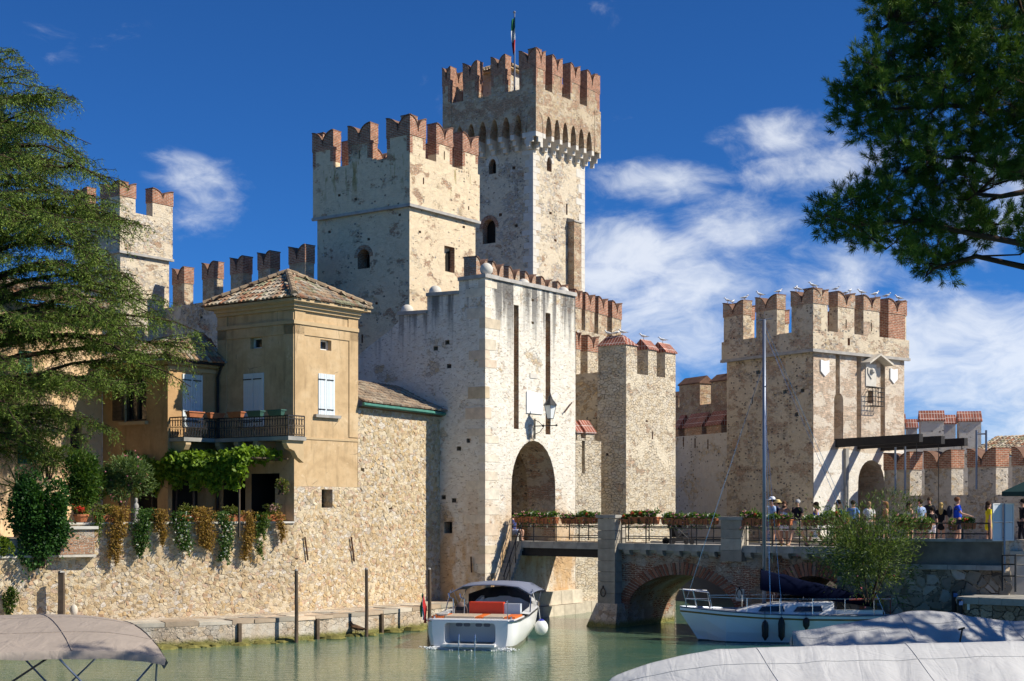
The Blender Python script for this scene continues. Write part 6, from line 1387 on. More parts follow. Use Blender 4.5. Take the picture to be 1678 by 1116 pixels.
# ------------------------------------------------------------------ people
SKIN = plain('skin', (0.50, 0.29, 0.20), 0.6, .08, 8); SKIN2 = plain('tanned_skin', (0.36, 0.19, 0.125), 0.6, .08, 8)
_cl = {}
def cloth(c):
    if c not in _cl: _cl[c] = plain('cloth_%d' % len(_cl), c, 0.85, .15, 7, .15, bs=.3)
    return _cl[c]
def skin_mesh(name, M_, verts, edges, rad, mat, par, root=0, lev=1):
    pts_ = [M_ @ Vector(v) for v in verts]; c = sum(pts_, Vector())/len(pts_); me = bpy.data.meshes.new(name); me.from_pydata([p-c for p in pts_], edges, []); me.materials.append(mat)
    o = bpy.data.objects.new(name, me); COL.objects.link(o); o.parent = par; o.location = c-WORLD[par.name]; WORLD[o.name] = c
    md = o.modifiers.new('skin', 'SKIN'); md.use_smooth_shade = True; sc = M_.to_scale().x
    sv = me.skin_vertices[0].data
    for i, r in enumerate(rad): sv[i].radius = (r[0]*sc, r[1]*sc) if isinstance(r, tuple) else (r*sc, r*sc); sv[i].use_root = (i == root)
    ss = o.modifiers.new('sub', 'SUBSURF'); ss.levels = lev; ss.render_levels = lev; return o
def person(label, pos, face, h=1.72, top=(.5, .5, .5), bot=(.1, .1, .12), legs='shorts', hair=(.03, .02, .015), hairlen=0, hat=None, sleeves=True, stride=.12, armL=0, armR=0, skin=None, shoes=(.03, .03, .03), bag=None, group='people on the bridge and quay', fat=1.0, sit=False, glasses=False):
    """pos = ground point; face = direction angle the person looks to (0 = +X)"""
    skin = skin or SKIN; k = h/1.75; pos = Vector(pos); t_ = thing('person', tuple(pos), label, 'person', group)
    M_ = Matrix.Translation(pos) @ Matrix.Rotation(face-math.pi/2, 4, 'Z') @ Matrix.Scale(k, 4)
    dz = 0 if not sit else -.47
    V, E, Rd = [], [], []
    def v(p, r, par=None):
        V.append(p); Rd.append(r); i = len(V)-1
        if par is not None: E.append((par, i))
        return i
    pel = v((0, 0, .95+dz), (.135*fat, .105*fat)); wai = v((0, .005*fat, 1.1+dz), (.125*fat, .10*fat), pel); che = v((0, 0, 1.3+dz), (.15*fat, .11*fat), wai); nb = v((0, -.01, 1.44+dz), (.085, .07), che); nk = v((0, .005, 1.5+dz), .05, nb); jw = v((0, .03, 1.57+dz), (.062, .07), nk); hd = v((0, .015, 1.65+dz), (.078, .095), jw); v((0, .01, 1.735+dz), (.055, .065), hd)
    arms = []
    for sg, am in ((-1, armL), (1, armR)):
        sh = v((sg*.175*(fat*.5+.5), 0, 1.41+dz), .058, nb); ca_, sa_ = math.cos(am), math.sin(am)
        el = v((sg*.225*(fat*.6+.4), .28*sa_*.6-.02, 1.41-.28*(1-.25*abs(sa_))+dz), .043, sh); e = V[el]
        fa = am*1.7; wr = v((sg*.22*(fat*.6+.4), e[1]+.25*math.sin(fa)+.02, e[2]-.25*math.cos(fa)), .029, el); w0 = V[wr]
        dn = Vector((0, math.sin(fa), -math.cos(fa))); pm = v(tuple(Vector(w0)+dn*.07), (.034, .02), wr); p0 = Vector(V[pm])
        for q, ln in enumerate((.075, .085, .08, .06)):
            f1 = v(tuple(p0+dn*.04+Vector((0, (q-1.5)*.018, 0))), .0085, pm); v(tuple(Vector(V[f1])+dn*ln*.6+Vector((-sg*.012, .01, 0))), .007, f1)
        th = v(tuple(Vector(w0)+dn*.045+Vector((-sg*.02, .03, 0))), .010, wr); v(tuple(Vector(V[th])+dn*.045+Vector((-sg*.01, .012, 0))), .008, th)
        arms.append((sh, el))
    feet = []; lg = []
    for sg in (-1, 1):
        st_ = stride*sg; hp = v((sg*.09, 0, .88+dz), .092*(fat*.5+.5), pel)
        if sit: kn = v((sg*.11, .42, .5), .06, hp); an = v((sg*.11, .40+st_*.4, .09), .04, kn)
        else: kn = v((sg*.10, .03+st_*.75, .50), .062, hp); an = v((sg*.09, st_*1.5-(.05 if st_ < 0 else 0), .10+(.03 if st_ < -.05 else 0)), .041, kn)
        a0 = V[an]; to = v((a0[0], a0[1]+.13, .035), .036, an); feet.append(a0); lg.append((hp, kn, an))
    skin_mesh('body', M_, V, E, Rd, skin, t_)
    # shirt
    sv_ = [V[pel], V[wai], V[che], V[nb]]; sr = [tuple(x*1.13+.004 for x in Rd[i]) for i in (pel, wai, che)]+[(.088, .074)]; se = [(0, 1), (1, 2), (2, 3)]
    if sleeves:
        for sh, el in arms: i = len(sv_); sv_ += [V[sh], tuple(Vector(V[sh]).lerp(Vector(V[el]), .7))]; sr += [.072, .066]; se += [(3, i), (i, i+1)]
    if legs == 'dress':
        sv_ += [(0, 0, .8+dz), (0, .02, .62+dz)]; n_ = len(sv_); sr += [(.165, .13), (.2, .16)]; se += [(0, n_-2), (n_-2, n_-1)]
    skin_mesh('dress' if legs == 'dress' else 'shirt', M_, sv_, se, sr, cloth(top), t_)
    if legs in ('shorts', 'trousers', 'skirt'):
        bv = [V[pel]]; brd = [tuple(x*1.1+.004 for x in Rd[pel])]; be = []
        for hp, kn, an in lg:
            i = len(bv); mid_ = tuple(Vector(V[hp]).lerp(Vector(V[kn]), .85)); bv += [V[hp], mid_]; brd += [.108*(fat*.5+.5), .092 if legs != 'skirt' else .12]; be += [(0, i), (i, i+1)]
            if legs == 'trousers': bv += [V[kn], V[an]]; brd[-1] = .085; brd += [.075, .06]; be += [(i+1, i+2), (i+2, i+3)]
        skin_mesh(legs, M_, bv, be, brd, cloth(bot), t_)
    for f in feet:
        b = MB(M_); b.ball((f[0], f[1]+.055, f[2]-.06 if f[2] > .11 else .042), .05, 8, 5, sc=(.85, 2.5, .8)); b.build('shoe', cloth(shoes), t_, smooth=True)
    hb_ = MB(M_); hb_.ball((0, -.015, 1.68+dz), .1, 12, 8, sc=(.93, 1.12, .95)); hb_.v = [x for x in hb_.v]
    if hairlen: hb_.ball((0, -.075, 1.6+dz-.12*hairlen), .085, 10, 6, sc=(1.15, .7, 1.0+1.3*hairlen))
    hb_.build('hair', cloth(hair), t_, smooth=True)
    fb = MB(M_)
    for sg in (-1, 1): fb.ball((sg*.032, .105, 1.648+dz), .012, 6, 4, col=(.1, .1, .1))
    fb.box((0, .098, 1.578+dz), (.045, .02, .01)); fb.tube([(0, .10, 1.645+dz), (0, .125, 1.61+dz)], [.01, .016], 5); fb.build('face', cloth((.09, .05, .04)) if not glasses else cloth((.02, .02, .02)), t_)
    if hat:
        b = MB(M_); c0 = M_
        b.lathe((0, -.005, 1.69+dz), [(.115, 0), (.118, .03), (.10, .085), (.06, .115), (.0, .12)], 12)
        if hat[1] == 'cap': b.hexa([(-.08, .09, 1.69+dz), (.08, .09, 1.69+dz), (.07, .22, 1.675+dz), (-.07, .22, 1.675+dz), (-.08, .09, 1.705+dz), (.08, .09, 1.705+dz), (.07, .22, 1.69+dz), (-.07, .22, 1.69+dz)])
        else: b.lathe((0, -.005, 1.685+dz), [(.11, 0), (.2, -.01), (.2, .01), (.11, .02)], 14)
        b.build('hat', cloth(hat[0]), t_, smooth=True)
    if bag:
        b = MB(M_); b.ball((0, -.2*fat, 1.24+dz), .17, 10, 7, sc=(.9, .6, 1.3)); b.build('backpack', cloth(bag), t_, smooth=True)
    return t_
def gp(px, Y, z=ZD): return (*XY(px, Y), z)
LEFT, RIGHT, AWAY, TOWARD = math.pi, 0.0, math.pi/2, -math.pi/2
person('person in pale blue shirt, white cap, khaki shorts and backpack walking left', gp(1265, 53.6), LEFT+.3, 1.80, (.33, .45, .66), (.42, .37, .28), hat=((.75, .78, .84), 'cap'), bag=(.02, .03, .08), stride=.17)
person('person in straw hat behind the one in white cap', gp(1274, 54.5), LEFT+.2, 1.70, (.04, .06, .16), (.3, .3, .34), hat=((.62, .48, .22), 'hat'), stride=.1)
person('person in white top and shorts with sunglasses facing the camera', gp(1285, 53.4), TOWARD-.3, 1.68, (.75, .72, .74), (.72, .70, .80), hair=(.10, .05, .03), hairlen=1, sleeves=False, stride=.06, skin=SKIN2, shoes=(.5, .33, .03), glasses=True)
person('person with grey hair in black T-shirt and beige shorts striding on the bridge', gp(1307, 53.2), TOWARD-.9, 1.73, (.018, .017, .022), (.5, .46, .40), hair=(.42, .42, .42), stride=.24, armR=.7, shoes=(.3, .22, .15))
person('person in royal blue top and white shorts walking left', gp(1337, 53.1), LEFT-.1, 1.64, (.02, .10, .62), (.78, .78, .78), hair=(.02, .013, .01), hairlen=.4, sleeves=False, stride=.18, skin=SKIN2)
person('person in dark shirt partly hidden by the oleander, beside the blue top', gp(1374, 53.0), LEFT, 1.72, (.02, .03, .05), (.3, .22, .16), stride=.12, skin=SKIN2)
person('person in blue shirt seen over the top of the oleander', gp(1398, 53.6), AWAY-.4, 1.70, (.14, .26, .5), (.1, .1, .14), stride=.08)
person('person in white shirt behind the right side of the oleander', gp(1424, 54.6), TOWARD, 1.66, (.75, .74, .7), (.3, .3, .3), hair=(.3, .2, .1), stride=.05)
person('person with orange brown top at the right edge of the oleander', gp(1451, 55.0), LEFT, 1.66, (.5, .26, .14), (.2, .2, .22), hair=(.25, .13, .05), hairlen=.6, stride=.05)
person('person in cream sleeveless top with dark tied hair, leftmost of standing group', gp(1490, 54.2), RIGHT+.3, 1.66, (.70, .62, .54), (.5, .4, .32), hair=(.04, .022, .014), hairlen=.3, sleeves=False, stride=.03)
person('person in light blue T-shirt and dark shorts in standing group', gp(1508, 53.8), AWAY+.5, 1.74, (.30, .40, .60), (.03, .04, .09), stride=.03, fat=1.12, hair=(.05, .03, .02))
person('tall person in dark shirt behind the child', gp(1523, 55.0), TOWARD-.6, 1.82, (.03, .03, .035), (.06, .06, .09), hair=(.08, .05, .03), stride=.03, skin=SKIN2)
person('child in black T-shirt and white shorts in standing group', gp(1527, 53.0), AWAY, 1.45, (.015, .015, .018), (.72, .66, .70), hair=(.02, .015, .01), stride=.02)
person('person with long blonde hair in black dress', gp(1542, 53.6), AWAY-.3, 1.62, (.012, .012, .014), legs='dress', hair=(.46, .31, .12), hairlen=1.3, stride=.03)
person('heavy person in royal blue T-shirt with backpack holding a phone', gp(1569, 53.4), RIGHT-.2, 1.82, (.015, .07, .58), (.03, .03, .05), hair=(.16, .07, .035), fat=1.35, stride=.03, armR=.75, bag=(.03, .035, .05))
person('person in yellow dress half hidden by the notice board', gp(1620, 52.4), RIGHT, 1.66, (.75, .60, .02), legs='dress', hair=(.05, .03, .02), hairlen=.6, stride=.03)
person('person in dark clothes cut off by the right picture edge', gp(1676, 50.5), LEFT, 1.74, (.02, .02, .025), (.03, .03, .04), legs='trousers', stride=.05)
person('person sitting in the shade inside the gate arch', tuple(RR.pt(RR.u(846), ZD, -.15)), -.5, 1.72, (.05, .07, .2), (.3, .35, .5), sit=True, stride=.1)
bn = MB(); bn.wbox(RR, RR.u(840)-.1, RR.u(858), ZD+.30, ZD+.40, -.75, -.2); bn.wbox(RR, RR.u(840), RR.u(843), ZD-.04, ZD+.30, -.7, -.25); bn.wbox(RR, RR.u(855), RR.u(858), ZD-.04, ZD+.30, -.7, -.25)
prop(bn.build('bench', M['greystone']), 'low stone bench in the shade inside the gate arch', 'bench')
# push chair
pc = gp(1112, 55.6, ZD); ps = thing('stroller', pc, 'black baby stroller parked on the bridge between the pillars', 'stroller')
Mp = Matrix.Translation(pc) @ Matrix.Rotation(R(200), 4, 'Z')
blk = cloth((.014, .014, .017))
b = MB(Mp); b.tube([(-.45, .22, .12), (.15, .22, .62), (.48, .22, 1.0), (.48, -.22, 1.0), (.15, -.22, .62), (-.45, -.22, .12)], .018, 6); b.tube([(.4, .24, .12), (-.1, .22, .5), (.1, .22, .58)], .016, 6); b.tube([(.4, -.24, .12), (-.1, -.22, .5), (.1, -.22, .58)], .016, 6); b.build('frame', M['iron'], ps)
b = MB(Mp); b.hexa([(-.32, -.2, .36), (.12, -.2, .30), (.12, .2, .30), (-.32, .2, .36), (-.32, -.2, .46), (.10, -.2, .42), (.10, .2, .42), (-.32, .2, .46)]); b.hexa([(.06, -.2, .32), (.2, -.2, .3), (.2, .2, .3), (.06, .2, .32), (.32, -.2, .86), (.4, -.2, .82), (.4, .2, .82), (.32, .2, .86)]); b.build('seat', blk, ps)
b = MB(Mp); rows = []
for i in range(6):
    a = R(-15+i*26); rows.append([(.26-math.cos(a)*.36*s_, y, .72+math.sin(a)*.36*s_) for y, s_ in ((-.23, .8), (-.12, 1), (0, 1.04), (.12, 1), (.23, .8))])
b.grid(rows); b.build('hood', blk, ps, smooth=True)
for x, y, r_ in ((-.45, .24, .10), (-.45, -.24, .10), (.42, .27, .14), (.42, -.27, .14)):
    b = MB(Mp); b.tube([(x, y-.025, r_+.0), (x, y+.025, r_+.0)], r_, 14); b.build('wheel', blk, ps)
b = MB(Mp); b.box((.1, 0, .2), (.4, .34, .14)); b.build('basket', blk, ps)

# ------------------------------------------------------------------ gulls and ducks
M['gullgrey'] = plain('gull_grey', (0.32, 0.34, 0.37), .7, .1); M['gullwhite'] = plain('gull_white', (0.8, 0.8, 0.79), .7, .05); M['beak'] = plain('beak', (0.5, 0.25, 0.03), .6, .1)
def bird(name, label, cat, group, body, wing, head, s=1.0):
    t_ = thing(name, (0, 0, 0), label, cat, group)
    V = [(-.22, 0, .13), (-.10, 0, .15), (.02, 0, .17), (.11, 0, .20), (.15, 0, .255), (.175, 0, .29), (.20, 0, .295)]; Rr = [.02, (.055, .05), (.075, .07), (.06, .055), .035, .042, .03]
    skin_mesh('body', Matrix.Identity(4), V, [(i, i+1) for i in range(6)], Rr, body, t_, root=2)
    for sg in (-1, 1):
        b = MB(); b.add([(.09, sg*.07, .2), (.0, sg*.085, .21), (-.2, sg*.05, .16), (-.32, sg*.015, .14), (-.12, sg*.075, .13), (.05, sg*.085, .15), (.0, sg*.06, .17)], [(0, 1, 6), (1, 2, 6), (2, 3, 6), (3, 4, 6), (4, 5, 6), (5, 0, 6), (0, 5, 4, 3, 2, 1)]); b.build('wing', wing, t_, smooth=True)
        b = MB(); b.tube([(.0, sg*.03, .12), (.01, sg*.03, .0)], .008, 4); b.box((.03, sg*.03, .004), (.05, .03, .008)); b.build('leg', M['beak'], t_)
    b = MB(); b.tube([(.215, 0, .292), (.27, 0, .278)], [.014, .004], 5); b.build('beak', M['beak'], t_)
    b = MB(); b.ball((.185, 0, .30), .036, 8, 6); b.build('head', head, t_, smooth=True)
    t_.scale = (s, s, s); return t_
gull = bird('gull', 'white gull perched on the merlons of the far gate tower', 'gull', 'gulls on the gate tower', M['gullwhite'], M['gullgrey'], M['gullwhite'])
GP = [(240, 135), (267, 128), (322, 118), (347, 115), (393, 98), (497, 88), (540, 79), (571, 75), (635, 62), (692, 70), (738, 78), (812, 90), (853, 97), (880, 97), (952, 108), (995, 113), (1055, 130)]
rnd = random.Random(9)
def mer_top(W, segs, px, z0, h, nd):
    """height of a swallowtail merlon top at column px, snapped onto the merlon"""
    best = min(segs, key=lambda s: 0 if s[0]+1 <= px <= s[1]-1 else min(abs(px-s[0]), abs(px-s[1]))); px = min(max(px, best[0]+2), best[1]-2)
    f = (px-best[0])/(best[1]-best[0]); e = min(f, 1-f); d = h*nd
    return px, z0+h-d+d*math.sqrt(max(0, 1-(2*e)**2))+.06
segL = [(1186, 1218), (1239, 1273), (1297, 1332)]; segR = [(1332, 1356), (1373, 1400), (1415, 1441), (1456, 1483)]
first = True
for gi_, (x, y) in enumerate(GP):
    px = 1100+x/2.79; W_, sg = (WUl, segL) if px < 1331 else (WUr, segR)
    px, z = mer_top(W_, sg, px, z_si, z_tt-z_si, .3); p = W_.pt(W_.u(px), z, -.2); a = rnd.choice([.2, -.3, 2.9, 3.3, 1.0])
    if first: gull.location = p; gull.rotation_euler = (0, 0, a); first = False; gull.scale = (0.9,)*3; gull['label'] = 'first gull from the left along the top of the far gate tower'
    else: clone(gull, p, a, 0.9*rnd.uniform(.9, 1.1), ORD[gi_]+' gull from the left along the top of the far gate tower')
for (px, y), lab in zip(((998, 0), (1018, 0), (1034, 0), (1063, 0), (1094, 0), (948, 0)), ['gull perched on left end of the widest red bastion cap', 'gull perched on middle of the widest red bastion cap', 'gull perched on right end of the widest red bastion cap', 'gull perched on the middle small red bastion cap', 'gull perched on the rightmost red bastion cap', 'gull perched on the wall beside the white gatehouse edge']):
    if px < 1045 and px > 960: p = Vector(WGr.pt(ug*.55, zgt+.05, -.5-(1034-px)/36*(WGl.L-.75)))
    elif px > 1045: p = WGr.pt(WGr.u(px+3), zgt-.0, -.37)
    else: p = WQ3.pt(WQ3.u(948), WQ3.uz(948, 550)[1], -.2)
    o = clone(gull, p, rnd.choice([.2, 2.9, -.4]), .9, lab); o['group'] = 'gulls on the bastion'
M['duckb'] = plain('duck_brown', (0.13, 0.075, 0.04), .8, .4, 20)
dk = bird('duck', 'brown duck floating at the foot of the quay on the left', 'duck', 'ducks by the quay', M['duckb'], M['duckb'], M['duckb'], 1.5)
dp = on_z(331, 1058, 0); dk.location = (dp.x, dp.y, -.08)
dp = on_z(584, 1043, 0); clone(dk, (dp.x, dp.y, .05), 2.6, 1.6, 'brown duck resting on weedy stones near the middle mooring pole')

# ------------------------------------------------------------------ mooring poles
for x, y0, Y, r_, zb, lab in ((100, 938, 48.2, .13, ZQ-.03, 'thick square timber post standing on the quay at far left'), (485, 935, 49.5, .065, -.6, 'tall wooden mooring pole in front of the terrace wall end'), (600, 933, 51.8, .065, -.6, 'tall wooden mooring pole in front of the stone wall, middle of three'), (703, 933, 53.8, .07, -.6, 'wooden mooring pole just left of the motor boat')):
    q = P(x, y0, Y); t_ = thing('mooring_pole', (q.x, q.y, zb), lab, 'pole', 'mooring poles'); b = MB(); n_ = 4 if x == 100 else 9
    b.tube([(q.x, q.y, zb), (q.x+.02, q.y, (zb+q.z)/2), (q.x+.01, q.y, q.z)], [r_*1.1, r_, r_*.95], n_); b.build('shaft', M['wood'], t_)
    b = MB(); b.lathe((q.x+.01, q.y, q.z-.0), [(r_*1.0, 0), (r_*.7, .05), (0, .06)], n_); b.build('weathered_top', M['greystone'], t_)
fb = P(121, 1000, 48.55); b = MB(); b.ball(fb, .17, 10, 7, sc=(.8, .8, 1.2)); b.tube([fb, fb+Vector((0, .05, .45))], .015, 4)
prop(b.build('rope_fender', M['stoneblock'], smooth=True), 'round worn fender hanging on the wall beside the thick post', 'fender')
for x, y0, y1 in ((390, 1018, 1048), (517, 1010, 1045), (622, 1006, 1035)):
    k_ = min(range(len(qe)-1), key=lambda i: abs((XY(0, 1) and 0) or ((CX+qe[i].x/qe[i].y*F)+(CX+qe[i+1].x/qe[i+1].y*F))/2-x)); W_ = Wall(qe[k_], qe[k_+1]); u = W_.u(x); b = MB(); b.wbox(W_, u-.06, u+.06, -.2, ZQ-.1, .05, .16)
    prop(b.build('fender_post', M['wood']), {390: 'short timber fender post on the quay face left of the first tall pole', 517: 'short timber fender post on quay face between the first and second tall poles', 622: 'short timber fender post on quay face right of the middle tall pole'}[x], 'post', 'fender posts')
# ------------------------------------------------------------------ boats
M['gel'] = plain('white_gelcoat', (0.80, 0.80, 0.79), 0.25, .04, 2, .5, bs=.02)
M['gelblue'] = plain('pale_grey_gelcoat', (0.50, 0.55, 0.60), 0.3, .05, 2, .5, bs=.02)
M['teak'] = plain('teak_deck', (0.48, 0.38, 0.28), 0.7, .2, 9)
M['orange'] = plain('orange_vinyl', (0.75, 0.16, 0.02), 0.45, .06, 5, .4); M['redv'] = plain('red_vinyl', (0.70, 0.055, 0.015), 0.45, .06, 5, .4)
M['brownv'] = plain('brown_vinyl', (0.16, 0.11, 0.09), 0.5, .1, 5, .4); M['canopy'] = plain('blue_grey_canvas', (0.17, 0.19, 0.26), 0.8, .1, 3)
M['taupe'] = plain('taupe_canvas', (0.34, 0.285, 0.24), 0.85, .07, 2, .15, bs=.15); M['navy'] = plain('navy_canvas', (0.003, 0.0055, 0.022), 0.85, .3, 3, .04)
M['tarp'] = plain('grey_tarpaulin', (0.38, 0.38, 0.385), 0.75, .15, 1.5, .25, bs=.5); M['tarpw'] = plain('white_tarpaulin', (0.43, 0.43, 0.44), 0.7, .10, 1.3, .3, bs=.5)
M['rope'] = plain('rope', (0.5, 0.48, 0.44), 0.8, .1); M['blackr'] = plain('black_rubber', (0.018, 0.02, 0.024), 0.5, .2); M['gold'] = plain('gold_stripe', (0.22, 0.13, 0.03), 0.4, .1)
M['smoke'] = plain('smoked_screen', (0.03, 0.03, 0.035), 0.1, .1, 2, .6, bs=.01)
def tarpmat(name, col, dirt):
    m, t = newmat(name); g = t.n('ShaderNodeTexCoord').outputs['Object']
    n1 = t.noise(t.mapping(g, (0.9, 2.6, 1.0), (0, 0, 0), (0, 0, R(25))), 0.75, 4, 0.5, 1.2).outputs[0]; n2 = t.noise(t.mapping(g, (2.2, 0.7, 1), (3, 1, 0), (0, 0, R(-20))), 1.1, 3, 0.5, 0.8).outputs[0]; n3 = t.noise(g, 0.8, 6, 0.7).outputs[0]
    h = t.m('ADD', t.m('ABSOLUTE', t.m('SUBTRACT', n1, 0.5)), t.m('MULTIPLY', t.m('ABSOLUTE', t.m('SUBTRACT', n2, 0.5)), 0.7))
    c = t.mix(t.m('MULTIPLY', t.step(n3, 0.5, 0.75), dirt), col, tuple(x*0.62 for x in col))
    c = t.mix(t.m('MULTIPLY', t.step(t.noise(g, 9, 2).outputs[0], 0.72, 0.76), 0.35), c, tuple(x*0.45 for x in col))
    finish(t, c, 0.75, h, 0.55, 0.12, 0.25); return m
M['tarp'] = tarpmat('grey_tarpaulin', (0.38, 0.38, 0.385), .5); M['tarpw'] = tarpmat('white_tarpaulin', (0.45, 0.45, 0.455), .3); M['taupe'] = tarpmat('taupe_canvas', (0.34, 0.285, 0.24), .35)
def boat_matrix(x, y, ang): return Matrix.Translation((x, y, 0)) @ Matrix.Rotation(ang, 4, 'Z')
def loft(mb, secs, mat=None, mirror=True):
    """secs: list of (x, [(halfbeam,z)...]) from stern to bow; both sides"""
    for sg in (1, -1): mb.grid([[(x, sg*a, z) for a, z in pr] for x, pr in secs], mat)
# --- motor boat
sc0 = on_z(772, 1064, 0); hdg = R(90-11); Mb = boat_matrix(sc0.x, sc0.y, hdg)
mbt = thing('motor_boat', (sc0.x, sc0.y, 0), 'white open motor boat with red seat and grey canopy seen from its stern', 'boat')
gw = [(-.2, 1.28, .95), (-.12, 1.41, .955), (.05, 1.50, .96), (.5, 1.56, .97), (2, 1.58, 1.02), (4, 1.52, 1.12), (5.6, 1.25, 1.22), (6.8, .80, 1.32), (7.7, .30, 1.40), (8.05, .02, 1.44)]
secs = []
for x, hb_, zg_ in gw:
    f = max(0, x)/8.05; wl = hb_*(.93-.35*f); secs.append((x, [(hb_, zg_), (hb_*.995, zg_-.12), (hb_*(.98-.08*f), .5), (wl, .08), (wl*.8, -.2), (0.0, -.45+.3*f)]))
b = MB(Mb); loft(b, secs); b.build('hull', M['gel'], mbt, smooth=True)
b = MB(Mb)
for sg in (1, -1): b.grid([[(x, sg*(pr[3][0]+.02), .13), (x, sg*(pr[3][0]+.008), .0)] for x, pr in secs])
M['grime'] = plain('waterline_grime', (.16, .17, .12), .6, .5, 6); b.build('boot_line', M['grime'], mbt)
rgt = Vector((math.sin(hdg), -math.cos(hdg))); cst = Vector((sc0.x, sc0.y)); fwd_ = Vector((math.cos(hdg), math.sin(hdg))); Wt = Wall(cst-fwd_*.2-rgt*1.28, cst-fwd_*.2+rgt*1.28)
def rrect(u0, u1, z0, z1, r, n=4):
    o = []
    for cx_, cz_, a0 in ((u1-r, z0+r, -90), (u1-r, z1-r, 0), (u0+r, z1-r, 90), (u0+r, z0+r, 180)):
        for i in range(n+1): a = R(a0+90*i/n); o.append((cx_+r*math.cos(a), cz_+r*math.sin(a)))
    return o
rec = rrect(.42, 2.14, .2, .88, .12)
b = MB(); b.panel(Wt, [(.09, .06), (2.47, .06), (2.54, .5), (2.56, .95), (0, .95), (.02, .5)], [(rec, .75, 1, 0)], off=.005); b.panel(Wt, [(.3, -.25), (2.26, -.25), (2.47, .06), (.09, .06)], off=.005)
b.build('transom', [M['gel'], M['gelblue']], mbt)
for i, u in enumerate((.75, 1.02, 1.42, 1.7)):
    b = MB(); c = Wt.pt(u, .76, -.735); b.prism(Wt, rrect(u-.115, u+.115, .70, .82, .058), -.75, -.735); b.build('vent_logo', M['canopy'], mbt)
b = MB(); b.wbox(Wt, .4, 2.16, .12, .2, -.75, .28); b.build('swim_platform', M['gel'], mbt)
for u in (.98, 1.52):
    b = MB(); b.tube([Wt.pt(u, -.4, .34), Wt.pt(u, .35, .33), Wt.pt(u, .52, .28), Wt.pt(u, .48, .18), Wt.pt(u, .2, .16)], .022, 6); b.build('ladder_rail', M['steel'], mbt)
for z in (-.1, .1): b = MB(); b.tube([Wt.pt(.98, z, .34), Wt.pt(1.52, z, .34)], .018, 6); b.build('ladder_rung', M['steel'], mbt)
# aft deck, side decks, cockpit
b = MB(Mb); b.box((.97, 0, .965), (1.9, 2.86, .05)); b.box((-.08, 0, .955), (.22, 2.55, .05)); b.build('aft_deck', M['gel'], mbt)
for y0, y1, m_ in ((1.0, 1.42, 'orange'), (-.05, .98, 'teak'), (-.32, -.07, 'orange'), (-1.02, -.34, 'teak'), (-1.42, -1.04, 'orange')):
    b = MB(Mb); b.box((.95, (y0+y1)/2, 1.02), (1.3, y1-y0-.02, .07)); b.build('sun_pad', M[m_], mbt)
for sg in (1, -1):
    b = MB(Mb); rows = []
    for x, hb_, zg_ in gw[4:]: rows.append([(x, sg*hb_, zg_+.004), (x, sg*max(hb_-.30, .0), zg_+.03)])
    b.grid(rows); b.build('side_deck', M['gel'], mbt)
    b = MB(Mb); b.grid([[(x, sg*(hb_-.30), zg_+.03), (x, sg*(hb_-.30), .3)] for x, hb_, zg_ in gw[4:7]]); b.build('coaming', M['gelblue'], mbt)
    b = MB(Mb); b.tube([(x, sg*(hb_+.015), zg_-.02) for x, hb_, zg_ in gw], .03, 6); b.build('rub_rail', M['steel'], mbt)
b = MB(Mb); b.grid([[(x, y*(hb_-.28), .3) for y in (-1, 0, 1)] for x, hb_, zg_ in gw[4:8]]); b.build('cockpit_floor', M['teak'], mbt)
b = MB(Mb); b.grid([[(5.6, -.95, .3), (5.6, .95, .3)], [(5.6, -.95, 1.42), (5.6, .95, 1.42)], [(6.8, -.5, 1.48), (6.8, .5, 1.48)], [(7.9, -.06, 1.46), (7.9, .06, 1.46)]]); b.build('fore_deck', M['gel'], mbt)
b = MB(Mb); b.box((2.3, -.05, 1.10), (.3, 1.2, .62), rx=0); b.build('seat_back', M['redv'], mbt); b = MB(Mb); b.box((2.35, -.95, 1.08), (.3, .56, .56)); b.build('seat_back', M['gelblue'], mbt)
b = MB(Mb); b.box((3.4, -.4, .62), (.7, 1.7, .3)); b.build('bench_seat', M['gelblue'], mbt)
b = MB(Mb); b.hexa([(2.7, .5, .3), (4.4, .5, .3), (4.4, .62, .3), (2.7, .62, .3), (3.3, .5, 1.35), (4.4, .5, 1.5), (4.4, .62, 1.5), (3.3, .62, 1.35)]); b.build('console', M['gel'], mbt)
b = MB(Mb); b.ball((2.5, .92, 1.05), .32, 10, 7, sc=(.45, .75, 1.1)); b.build('helm_seat', M['brownv'], mbt, smooth=True); b = MB(Mb); b.box((2.34, .92, 1.17), (.04, .3, .12)); b.build('headrest_band', M['blackr'], mbt)
for y in (1.15, .75): b = MB(Mb); b.tube([(2.3, y, 1.0), (2.3, y, 1.5), (2.35, y+.15, 1.55), (2.4, y+.2, 1.68)], .026, 6); b.build('grab_rail', M['steel'], mbt)
b = MB(Mb); b.grid([[(4.9, 1.2, 1.15), (5.5, .6, 1.35), (5.7, 0, 1.4), (5.5, -.6, 1.35), (4.9, -1.2, 1.15)], [(4.5, 1.1, 1.55), (5.1, .55, 1.75), (5.2, 0, 1.8), (5.1, -.55, 1.75), (4.5, -1.1, 1.55)]]); b.build('windscreen', M['smoke'], mbt, smooth=True)
b = MB(Mb); rows = []
for i in range(7):
    x = 3.1+i*.45; rows.append([(x-.25*abs(y)**3*.15, y, 2.02-.14*abs(y/1.45)**2.2-.05*((i-3)/3)**2-(.16 if abs(y) > 1.4 else 0)) for y in (-1.47, -1.42, -1.0, -.5, 0, .5, 1.0, 1.42, 1.47)])
b.grid(rows); o = b.build('canopy', M['canopy'], mbt, smooth=True); o.modifiers.new('s', 'SOLIDIFY').thickness = .035
